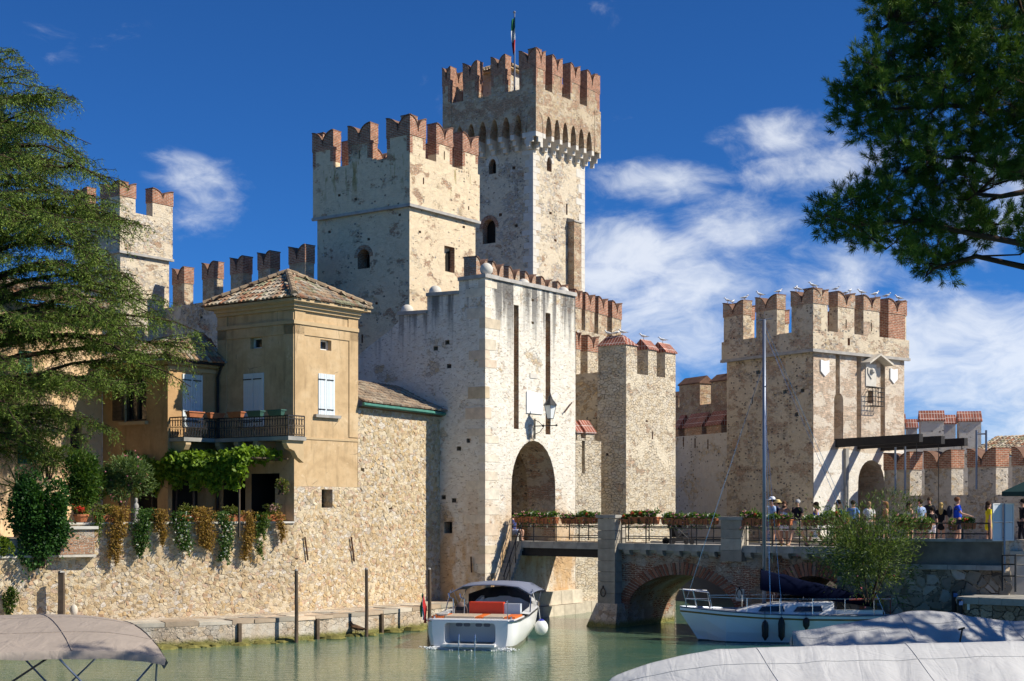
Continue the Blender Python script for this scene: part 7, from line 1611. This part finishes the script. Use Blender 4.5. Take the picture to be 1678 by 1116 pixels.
for sg in (1, -1):
    for pth in ([(2.6, sg*1.5, 1.05), (3.15, sg*1.44, 1.75)], [(4.4, sg*1.42, 1.14), (3.4, sg*1.43, 1.78)], [(4.4, sg*1.42, 1.14), (5.6, sg*1.40, 1.72)]): b = MB(Mb); b.tube(pth, .02, 6); b.build('canopy_strut', M['steel'], mbt)
M['lilac'] = plain('blue_fender_top', (.03, .04, .3), .4, .1)
fc = Mb @ Vector((3.6, -1.72, .45)); b = MB(); b.ball(fc, .24, 12, 8, sc=(1, 1, 1.15)); b.tube([fc, fc+Vector((-.1, 0, .75))], .012, 4); fo = b.build('fender', M['white'], mbt, smooth=True); b = MB(); b.ball(fc+Vector((0, 0, .2)), .13, 10, 6, sc=(1, 1, .8)); b.build('fender_cap', M['lilac'], fo, smooth=True)
for x, y in ((.25, 1.3), (.25, -1.3), (4.2, 1.35), (4.2, -1.35)): b = MB(Mb); b.tube([(x-.12, y, 1.06), (x+.12, y, 1.06)], .018, 6); b.tube([(x-.04, y, 1.0), (x-.04, y, 1.06)], .014, 5); b.tube([(x+.04, y, 1.0), (x+.04, y, 1.06)], .014, 5); b.build('cleat', M['steel'], mbt)
b = MB(Mb)
for k in range(4): b.tube([(.5+(.16+.02*k)*math.cos(a), 1.1+(.16+.02*k)*math.sin(a), 1.07+.02*k) for a in [i*math.pi/8 for i in range(17)]], .013, 5)
b.build('rope_coil', M['rope'], mbt)
b = MB(Mb); b.tube([(.1, -1.2, .98), (.1, -1.2, 1.55)], .014, 6); b.ball((.1, -1.2, 1.58), .04, 8, 5); b.build('stern_light', M['steel'], mbt)
# ensign at the stern
fl_ = thing('boat_flag', tuple(Mb @ Vector((.05, 1.55, .9))), 'limp red, white and green ensign drooping on motor boat stern', 'flag')
q = Mb @ Vector((0, 1.52, .9)); q2 = q+Vector((-.12, -.1, .95)); b = MB(); b.tube([q, q2], .018, 6); b.build('staff', M['steel'], fl_)
for k, mm in enumerate(('fg', 'fw', 'fr')):
    b = MB(); rows = []
    for i in range(8):
        f = i/7; rows.append([(q2.x+(-.02+.05*k+.035*j-.03)*(.6+f*.9)-.02*f+.025*math.sin(f*8+k+j), q2.y-.05+.05*math.sin(j*2+k*1.7+f*3), q2.z-.05-f*(.75+.1*k)) for j in range(3)])
    b.grid(rows); b.build(('green_stripe', 'white_stripe', 'red_stripe')[k], M['fr' if k != 0 else 'fg'] if k != 1 else M['fw'], fl_, smooth=True)
# churned water at the stern
M['foam'] = plain('foam', (0.8, 0.82, 0.82), .6, .05, 20)
b = MB(); rnd = random.Random(4)
for i in range(420):
    u = rnd.choice([rnd.gauss(.0, .16), rnd.gauss(2.56, .16), rnd.uniform(0, 2.56)]); p = Wt.pt(u, 0, rnd.uniform(.02, .3)); s_ = rnd.uniform(.006, .026); b.ball((p.x, p.y, rnd.uniform(-.01, .10)*(1 if abs(u-1.28) > .95 else .15)), s_, 5, 3)
prop(b.build('wake_foam', M['foam'], fixn=False), 'white foam churned up at the motor boat stern', 'foam', kind='stuff')

# --- sailing boat
sb0 = on_z(1136, 1053, 0); Ms = Matrix.Translation((sb0.x, sb0.y+.9, 0)) @ Matrix.Rotation(R(-4), 4, 'Z')     # local x runs bow -> stern (to the right)
sl = thing('sailing_boat', (sb0.x+3, sb0.y, 0), 'white sailing yacht with navy sail cover moored in front of the bridge', 'boat')
sw2 = [(-.35, .02, 1.16), (.3, .38, 1.12), (1.2, .80, 1.06), (2.4, 1.1, 1.0), (4.0, 1.22, .96), (5.6, 1.12, .95), (7.0, .92, .97)]
b = MB(Ms); ss_ = []
for x, hb_, zg_ in sw2:
    f = min(1, max(0, (x+.35)/2.2)); ss_.append((x+.42*(1-f)*0, [(hb_, zg_), (hb_*.99, zg_-.1), (hb_*.98, zg_-.16), (hb_*.96, zg_-.22), (hb_*(.86 if x > .5 else .7), .35), (hb_*(.72 if x > .5 else .4), .02), (0, -.35)]))
ss2 = []
for (x, pr) in ss_:
    ss2.append([( x+max(0, (1.0-z))*max(0, (1.2-x))*.42, a, z) for a, z in pr])
for sg in (1, -1): b.grid([[(x, sg*a, z) for x, a, z in row] for row in ss2])
b.grid([[(x, sg*a, z) for sg, (x, a, z) in ((1, row[0]), (-1, row[0]))] for row in ss2]); b.grid([[(x, a, z) for x, a, z in ss2[-1]], [(x, -a, z) for x, a, z in ss2[-1]]]); b.build('hull', M['gel'], sl, smooth=False)
b = MB(Ms)
for sg in (1, -1): b.grid([[(x, sg*(a+.006), z) for x, a, z in (row[1], row[2])] for row in ss2])
b.build('stripe', M['gold'], sl)
b = MB(Ms)
for sg in (1, -1): b.grid([[(x, sg*(a+.008), z) for x, a, z in ((row[5][0], row[5][1], .10), (row[5][0], row[5][1]*.98, -.05))] for row in ss2])
b.build('boot_line', M['blackr'], sl)
for sg in (1, -1): b = MB(Ms); b.tube([(row[0][0], sg*row[0][1], row[0][2]+.02) for row in ss2], .03, 5); b.build('toe_rail', M['alu'], sl)
cb_ = [(1.6, .35, 1.08), (2.2, .55, 1.25), (3.0, .66, 1.36), (4.6, .66, 1.42), (4.9, .62, 1.42)]
b = MB(Ms)
for sg in (1, -1): b.grid([[(x, 0, z), (x, sg*hb_*.7, z-.01), (x, sg*hb_, z-.06), (x+.0, sg*(hb_+.08), .98)] for x, hb_, z in cb_])
b.grid([[(4.9, -.66, .98), (4.9, .66, .98)], [(4.9, -.62, 1.4), (4.9, .62, 1.4)]]); b.build('cabin', M['gel'], sl, smooth=True)
for x0, x1 in ((2.3, 3.2), (3.5, 4.5)):
    b = MB(Ms); b.hexa([(x0, -.80, 1.08), (x1, -.80, 1.08), (x1, -.70, 1.08), (x0, -.70, 1.08), (x0+.15, -.74, 1.25), (x1-.05, -.74, 1.27), (x1-.05, -.6, 1.27), (x0+.15, -.6, 1.25)]); b.build('cabin_window', M['smoke'], sl)
b = MB(Ms); b.box((4.0, -.2, 1.46), (.5, .5, .06)); b.build('hatch', M['smoke'], sl)
for k, (sx, sy, ln) in enumerate(((5.3, .5, 1.0), (5.3, -.5, 1.0))): b = MB(Ms); b.box((sx+.4, sy*1.6, 1.08), (1.6, .3, .14)); b.build('cockpit_bench', M['gel'], sl)
mx_ = (Ms.inverted() @ Vector((*XY(1250.5, 50.6), 0))).x; my_ = 0.0; zmt = H+(HZ-526)/F*50.6
b = MB(Ms); b.tube([(mx_, my_, 1.1), (mx_, my_, zmt)], [.075, .062], 10); b.build('mast', M['alu'], sl, smooth=True)
b = MB(Ms); b.tube([(mx_-.18, my_, zmt-.02), (mx_+.25, my_, zmt+.03)], .02, 5); b.tube([(mx_, my_-.0, zmt), (mx_, my_, zmt+.3)], .008, 4); b.build('mast_head', M['alu'], sl)
for zz_, hw in ((H+(HZ-636)/F*50.6, .42), (H+(HZ-807)/F*50.6, .55)): b = MB(Ms); b.tube([(mx_, -hw, zz_), (mx_, hw, zz_)], .018, 5); b.build('spreader', M['alu'], sl)
bz0, bz1 = H+(HZ-962)/F*50.6, H+(HZ-990)/F*49.8; bx1 = mx_+3.95
b = MB(Ms); b.tube([(mx_, 0, bz0-.06), (bx1, -.3, bz1-.02)], .05, 8); b.build('boom', M['alu'], sl)
b = MB(Ms); rows = []; rr = random.Random(6)
for i in range(15):
    f = i/14; x = mx_-.12+(bx1-mx_)*f*.98; top_ = .50*(1-f)**.8+.16; w_ = .16*(1-f)+.09; zc = bz0+(bz1-bz0)*f; rows.append([(x, w_*math.cos(a)*rr.uniform(.88, 1.1)-.3*f, zc+(top_*math.sin(a) if math.sin(a) > 0 else .10*math.sin(a))*rr.uniform(.94, 1.05)) for a in [2*math.pi*j/12 for j in range(12)]])
b.grid(rows, close=True); b.add([rows[0][j] for j in range(12)], [tuple(range(12))]); b.build('sail_cover', M['navy'], sl, smooth=True)
ztop = zmt-.1; stays = [((ss2[0][0][0]+.15, 0, 1.2), (mx_, 0, ztop-1.4)), ((6.9, 0, 1.0), (mx_, 0, ztop)), ((mx_+.1, 1.15, 1.0), (mx_, .42, ztop-1.9)), ((mx_+.1, -1.15, 1.0), (mx_, -.42, ztop-1.9)), ((mx_+.1, 1.15, 1.0), (mx_, .55, H+(HZ-807)/F*50.6)), ((mx_+.1, -1.15, 1.0), (mx_, -.55, H+(HZ-807)/F*50.6)), ((mx_+.5, -1.1, 1.0), (mx_, -.05, ztop-3.0)), ((mx_+.5, 1.1, 1.0), (mx_, .05, ztop-3.0)), ((6.6, -.8, 1.0), (6.4, -.3, 3.4)), ((6.6, -.8, 1.0), (mx_, -.03, ztop-.3))]
for a, c in stays[:-2]+stays[-1:]: b = MB(Ms); b.tube([a, c], .009, 4); b.build('stay', M['steel'], sl)
# pulpit, stanchions, fenders
b = MB(Ms)
for sg in (1, -1): b.tube([(.75, sg*.55, 1.1), (.62, sg*.52, 1.72), (-.25, sg*.16, 1.78)], .018, 6); b.tube([(.25, sg*.32, 1.12), (.1, sg*.3, 1.75)], .016, 6); b.tube([(-.1, sg*.12, 1.14), (-.25, sg*.16, 1.78)], .016, 6); b.tube([(.68, sg*.53, 1.42), (-.15, sg*.15, 1.46)], .012, 5)
b.tube([(-.25, .16, 1.78), (-.36, 0, 1.79), (-.25, -.16, 1.78)], .018, 6); b.build('pulpit', M['steel'], sl)
for x in (1.9, 3.0, 4.1, 5.2, 6.2):
    for sg in (1, -1):
        hbx = np.interp(x, [a for a, _, _ in sw2], [c for _, c, _ in sw2]); b = MB(Ms); b.tube([(x, sg*(hbx-.04), .98), (x, sg*(hbx-.04), 1.55)], .013, 5); b.build('stanchion', M['steel'], sl)
for sg in (1, -1): b = MB(Ms); b.tube([(.68, sg*.53, 1.55)]+[(x, sg*(np.interp(x, [a for a, _, _ in sw2], [c for _, c, _ in sw2])-.04), 1.54) for x in (1.9, 3, 4.1, 5.2, 6.2, 6.9)], .007, 4); b.build('guard_wire', M['steel'], sl)
for px_, s_ in ((1250, 1.0), (1276, 1.15), (1315, .6)):
    x = (Ms.inverted() @ Vector((*XY(px_, 49.8), 0))).x; y = -(np.interp(x, [a for a, _, _ in sw2], [c for _, c, _ in sw2])+.12)
    b = MB(Ms); b.lathe((x, y, .12 if s_ > .8 else .5), [(.03, 0), (.06, .06), (.11, .14), (.12, .5*s_), (.09, .62*s_), (.03, .7*s_)], 10); b.tube([(x, y, .7), (x, y+.12, 1.1)], .01, 4); b.build('fender', M['blackr'], sl, smooth=True)
M['tillred'] = plain('red_tiller', (.35, .07, .04), .5, .2)
b = MB(Ms); b.tube([(5.4, -.75, 1.5), (6.9, -.5, 1.52)], .035, 6); b.build('spare_pole', M['tillred'], sl)
for x, y, mm in ((6.35, -.6, 'gold'), (6.6, -.5, 'gold'), (6.85, -.45, 'tillred')): b = MB(Ms); b.tube([(x, y, .95), (x, y+.05, 1.6)], .02, 5); b.build('backrest_post', M[mm], sl)

# --- tarpaulin covered boats
def cover(name, label, P0, P1, hw, zr_, zg_, mat, nose=.25, tail=.2, seed=1, nx=46, ny=18, wr=.03, peak=None, skirt=.5, hullmat='gel', seams=(.3, .62)):
    """long covered boat from P0 (left end) to P1; zr_(f) ridge height, zg_ gunwale height"""
    P0, P1 = Vector(P0), Vector(P1); d = (P1-P0).normalized(); nrm_ = Vector((d.y, -d.x)); L_ = (P1-P0).length; t_ = thing(name, ((P0.x+P1.x)/2, (P0.y+P1.y)/2, 0), label, 'boat')
    r = np.random.default_rng(seed); ph = r.uniform(0, 6.28, 8); b = MB(); rows = []
    def hb(f): return hw*min(1, (f/nose)**.55 if f < nose else 1, ((1-f)/tail)**.5 if f > 1-tail else 1)+.02
    for i in range(nx+1):
        f = i/nx; row = []; z1 = zr_(f)
        for j in range(-ny, ny+1):
            g = j/ny; a = abs(g); h_ = hb(f)
            if a <= .8: q = a/.8; y = q*h_*np.sign(g); z = z1+(zg_-z1)*(q**1.25)-.05*math.sin(q*math.pi)
            else: q = (a-.8)/.2; y = (h_+.03*q)*np.sign(g); z = zg_-skirt*q
            fold = wr*(math.sin(f*46+g*3+ph[0]+2.0*math.sin(f*9+ph[1]))*.5+math.sin(f*23-g*5+ph[2])*.6+math.sin(f*90+g*8+ph[3])*.25)*(.25+a)
            p = P0+d*(f*L_)+nrm_*(y+fold*.6*np.sign(g)); row.append((p.x, p.y, z+fold))
        rows.append(row)
    b.grid(rows); b.build('tarpaulin', mat, t_, smooth=True)
    for fi in seams:
        sm_ = MB(); sm_.tube([Vector(q)+Vector((0, 0, .006)) for q in rows[int(fi*nx)]], .006, 4, cap=False); sm_.build('seam', mat, t_, smooth=True)
    for gj in (ny-5, ny+5): sm_ = MB(); sm_.tube([Vector(r_[gj])+Vector((0, 0, .006)) for r_ in rows[2:-2]], .007, 4, cap=False); sm_.build('seam', mat, t_, smooth=True)
    for fi in seams+(.15, .5, .85):
        i = min(nx-1, int(fi*nx)+1); a_, c_ = Vector(rows[i][-2]), Vector(rows[i][0+1])
        for q in (a_, c_): sm_ = MB(); sm_.tube([q+Vector((0, 0, .1)), q, q-Vector((.05, 0, .45))], .014, 5); sm_.build('lashing', M['rope'], t_)
    hbm = MB(); rows = []
    for i in range(13):
        f = i/12; h_ = hb(f)*.97; row = []
        for g, z in ((-1, zg_-.12), (-.93, .3), (-.75, -.05), (0, -.35), (.75, -.05), (.93, .3), (1, zg_-.12)): p = P0+d*(f*L_*.98+.01*L_)+nrm_*(g*h_); row.append((p.x, p.y, z))
        rows.append(row)
    hbm.grid(rows); hbm.build('hull', M[hullmat], t_, smooth=True); return t_, d, nrm_, L_
cover('covered_boat', 'white tarpaulin covered boat across the bottom right foreground', (1.75, 26.2), (11.2, 28.6), 1.35, lambda f: 1.5+.55*min(1, f/.22)**.6, 1.28, M['tarpw'], nose=.3, seed=2, wr=.034, nx=110)
cover('covered_boat', 'grey tarpaulin covered boat with dappled light behind the white one', (7.35, 37.6), (17.0, 39.0), 1.25, lambda f: 1.42+.5*math.exp(-((f-.37)/.22)**2)+.12*math.exp(-((f-.75)/.2)**2), 1.05, M['tarp'], nose=.06, tail=.1, seed=3, wr=.085, skirt=.75, nx=110)
cover('covered_boat', 'pale tarpaulin covered boat moored behind the sailing yacht', (*XY(1176, 52.6),), (*XY(1450, 52.0),), 1.0, lambda f: .98+.42*math.exp(-((f-.62)/.3)**2), .82, M['tarp'], nose=.3, seed=4, wr=.03, skirt=.3)
# crank lever poking out of the grey cover
q = P(1573, 1052, 36.5); q1 = P(1577, 1030, 36.5); b = MB(); b.tube([q, q1], .022, 6); b.tube([q1+Vector((-.1, 0, -.03)), q1, q1+Vector((.06, 0, .02))], .028, 6)
prop(b.build('boat_lever', M['blackr']), 'small black lever standing up beside the grey boat cover', 'lever')
# --- boat with taupe bimini, bottom left
A_ = Vector((-6.75, 27.9)); dx_ = Vector((-.94, -.33)).normalized(); dy_ = Vector((-.45, .89)).normalized()
bl_ = thing('canopy_boat', (A_.x-3, A_.y+2, 0), 'boat under taupe bimini canopy at bottom left corner', 'boat')
b = MB(); rows = []
for i in range(13):
    f = i/12; row = []
    for j in range(9):
        g = j/8; p = A_+dx_*(f*5.2)+dy_*(g*4.3); z = 1.86+.38*g+.22*math.sin(g*math.pi)**.7+.10*math.sin(min(1, f*2)*math.pi/2)-.10*(1-min(1, f/.12))-.02*math.cos(f*4*math.pi)*math.sin(g*math.pi); row.append((p.x, p.y, z))
    rows.append(row)
b.grid(rows); b.build('canopy', M['taupe'], bl_, smooth=True)
b = MB(); rr = random.Random(3)
e = [A_+dx_*(5.2*i/14) for i in range(15)]; zt_ = [1.86+.10*math.sin(min(1, i/7)*math.pi/2)-.10*(1-min(1, i/14/.12)) for i in range(15)]
b.grid([[(p.x, p.y, z+.004), (p.x+.02, p.y-.03, z-.06), (p.x+rr.uniform(-.01, .02), p.y-.03, z-.15+rr.uniform(-.02, .02))] for p, z in zip(e, zt_)])
e2 = [A_+dy_*(4.3*i/10) for i in range(11)]; b.grid([[(p.x, p.y, 1.76+.038*i+.22*math.sin(i/10*math.pi)**.7+.004), (p.x+.06, p.y+rr.uniform(-.01, .01), 1.66+.038*i+.18*math.sin(i/10*math.pi)**.7), (p.x-.02, p.y, 1.50+.038*i+.2*math.sin(i/10*math.pi)**.7+rr.uniform(-.04, .04))] for i, p in enumerate(e2)]); b.build('canopy_valance', M['taupe'], bl_, smooth=True)
for g in (.33, .66):
    sm_ = MB(); sm_.tube([Vector(r_[int(g*8)])+Vector((0, 0, .008)) for r_ in rows], .012, 4, cap=False); sm_.build('seam', M['taupe'], bl_)
for i in (4, 8): sm_ = MB(); sm_.tube([Vector(q)+Vector((0, 0, .008)) for q in rows[i]], .012, 4, cap=False); sm_.build('seam', M['taupe'], bl_)
def cp(f, g, z): p = A_+dx_*(f*5.2)+dy_*(g*4.3); return (p.x, p.y, z)
for pth, m_ in (([cp(.02, .02, 1.78), cp(.16, .05, .9)], 'alu'), ([cp(.02, .05, 1.7), cp(.0, .2, .9)], 'alu'), ([cp(.42, .0, 1.82), cp(.68, .03, .9)], 'blackr'), ([cp(.38, .0, 1.82), cp(.22, .03, .9)], 'alu'), ([cp(.8, .0, 1.9), cp(.74, .04, .9)], 'alu'), ([cp(.72, .3, 1.9), cp(.68, .3, .9)], 'blackr'), ([cp(.02, .95, 1.8), cp(.2, .95, .9)], 'alu'), ([cp(.45, .97, 1.8), cp(.3, .97, .9)], 'alu')): b = MB(); b.tube(pth, .022, 6); b.build('canopy_strut', M[m_], bl_)
b = MB(); rows = []
for i in range(11):
    f = i/10; hw = 1.5*min(1, (f/.35)**.6)+.03; c = A_+dy_*2.15-dx_*1.2+dx_*(8.0*f); row = []
    for g, z in ((-1, .9), (-.95, .3), (0, -.4), (.95, .3), (1, .9)): p = c+dy_*(g*hw); row.append((p.x, p.y, z))
    rows.append(row)
b.grid(rows); b.grid([[r_[0], r_[-1]] for r_ in rows]); b.build('hull', M['gel'], bl_, smooth=False)
M['amber'] = plain('amber_screen', (0.30, 0.20, 0.08), .2, .2, 3, .5)
b = MB(); c = A_+dx_*3.3+dy_*.25; b.grid([[(c.x+dx_.x*(-1.2+k*.35), c.y+dx_.y*(-1.2+k*.35), .88) for k in range(9)], [(c.x+dx_.x*(-.6+k*.3)+dy_.x*.2, c.y+dx_.y*(-.6+k*.3)+dy_.y*.2, 1.42-.05*abs(k-6)) for k in range(9)]]); b.build('windscreen', M['amber'], bl_, smooth=True)

# ------------------------------------------------------------------ right edge: board, rails, parasol, low quay
nb = thing('notice_board', tuple(WQR.pt(WQR.u(1640), 2.71, .3)), 'back of a white framed notice board on a pole at right', 'sign')
Wn = Wall(XY(1627, 47.6), XY(1661, 48.0)); zt_ = Wn.uz(1644, 825)[1]; zb_ = Wn.uz(1644, 886)[1]; cu = Wn.L/2
for i in range(2):
    for j in range(2):
        b = MB(); u0 = .02+i*cu; z0 = zb_+j*(zt_-zb_)/2; b.wbox(Wn, u0+.02, u0+cu-.05, z0+.03, z0+(zt_-zb_)/2-.02, -.02, .0); b.build('panel', M['gelblue'], nb)
b = MB()
for u in (0, Wn.L-.03): b.wbox(Wn, u, u+.03, zb_, zt_, -.03, .02)
for z in (zb_, (zb_+zt_)/2, zt_-.03): b.wbox(Wn, .03, Wn.L-.03, z, z+.03, -.028, .018)
b.build('frame', M['white'], nb)
b = MB(); p = Wn.pt(cu, 0, .05); b.tube([(p.x, p.y, 2.5), (p.x, p.y, zt_)], .03, 8); b.build('pole', M['alu'], nb)
ba = thing('barrier', tuple(P(1660, 968, 47.2)), 'black tubular barrier below the notice board', 'barrier')
pp = [P(x, y, Y) for x, y, Y in ((1643, 968, 47.0), (1643, 910, 47.0), (1664, 910, 46.2), (1664, 970, 46.2))]
b = MB(); b.tube(pp, .035, 6); b.build('frame', M['iron'], ba)
for y in (925, 944):
    b = MB(); b.tube([P(1643, y, 47.0), P(1664, y, 46.2), P(1700, y+2, 46.6)], .025, 6); b.build('rail', M['iron'], ba)
b = MB(); b.tube([P(1664, 910, 46.2), P(1700, 911, 46.6), P(1700, 972, 46.6)], .035, 6); b.build('frame', M['iron'], ba)
# low quay block
K1 = XY(1568, 47.4); K2 = along(K1, dirv(.80, -.60), 1760); WK = Wall(K1, K2); lq = thing('low_quay', (K1.x, K1.y, 0), 'low dark stone landing stage at right behind the grey covered boat', 'quay')
b = MB(); b.wbox(WK, 0, WK.L, ZB, 1.5, -3.0, 0); b.build('stage_body', M['darkquay'], lq)
for i in range(5): b = MB(); b.wbox(WK, i*WK.L/5+.005, (i+1)*WK.L/5-.005, 1.5, 1.72, -3.05, .08); b.build('edge_stone', M['greystone'], lq)
for i in range(4):
    for j in range(2): b = MB(); b.wbox(WK, .3+i*1.2+j*.5, .3+i*1.2+j*.5+1.1, .3+j*.6, .88+j*.6, -.05, .02+.01*j); b.build('face_stone', M['darkquay'], lq)
for u in (.35, 2.2): b = MB(); b.wbox(WK, u, u+.08, 1.3, 1.5, .0, .02); b.build('number_plate', M['white'], lq)
M['blue'] = plain('blue_sign', (.05, .12, .3), .5, .1)
for x, Y, y0 in ((1564, 47.9, 969), (1573, 47.2, 982)):
    q = P(x, y0, Y); t_ = thing('mooring_pile', (q.x, q.y, ZB), 'dark mooring pile with blue tag at landing stage, %s of two' % ('taller' if x == 1564 else 'shorter'), 'pile', 'piles at the landing stage')
    b = MB(); b.tube([(q.x, q.y, ZB), (q.x, q.y, q.z)], .09, 8); b.build('shaft', M['blackwood'], t_); b = MB(); b.box((q.x, q.y-.1, q.z-.12), (.13, .02, .13)); b.build('tag', M['blue'], t_)
# parasol
M['greencl'] = plain('dark_green_canvas', (0.012, 0.05, 0.045), .8, .1)
pc_ = P(1722, 905, 48.2); ps_ = thing('parasol', (pc_.x, pc_.y, ZD), 'dark green parasol edge at right picture border', 'parasol')
zc_ = H+(HZ-806)/F*48.2; b = MB(); n_ = 8; rim = []
for j in range(n_): a = 2*math.pi*j/n_; rim.append((pc_.x+1.65*math.cos(a), pc_.y+1.65*math.sin(a), zc_))
ap = (pc_.x, pc_.y, zc_+.75); b.add(rim+[ap]+[(x, y, z-.14) for x, y, z in rim], [(j, (j+1) % n_, n_) for j in range(n_)]+[(j, (j+1) % n_, n_+1+(j+1) % n_, n_+1+j) for j in range(n_)]); b.build('canopy', M['greencl'], ps_)
b = MB(); b.tube([(pc_.x, pc_.y, ZD-.02), (pc_.x, pc_.y, zc_+.8)], .03, 8); b.lathe((pc_.x, pc_.y, ZD-.03), [(.3, 0), (.3, .06), (.05, .1)], 12); b.build('pole', M['wood'], ps_)
# scaffold handrail posts in the courtyard
for i, (x0, x1, y0, y1, Y, lab) in enumerate(((1467, 1483, 714, 750, 70.6, 'grey tubular frame standing beside the drawbridge beam tips'), (1600, 1616, 705, 742, 66.5, 'thin tubular frame above the rightmost brick merlons'))):
    b = MB(); b.tube([P(x0, y1+60, Y), P(x0, y0, Y)], .05, 6); b.tube([P(x1, y1+60, Y), P(x1, y0, Y)], .05, 6); b.tube([P(x0, y0+6, Y), P(x1, y0+6, Y)], .04, 6); prop(b.build('scaffold_frame', M['alu']), lab, 'scaffold')
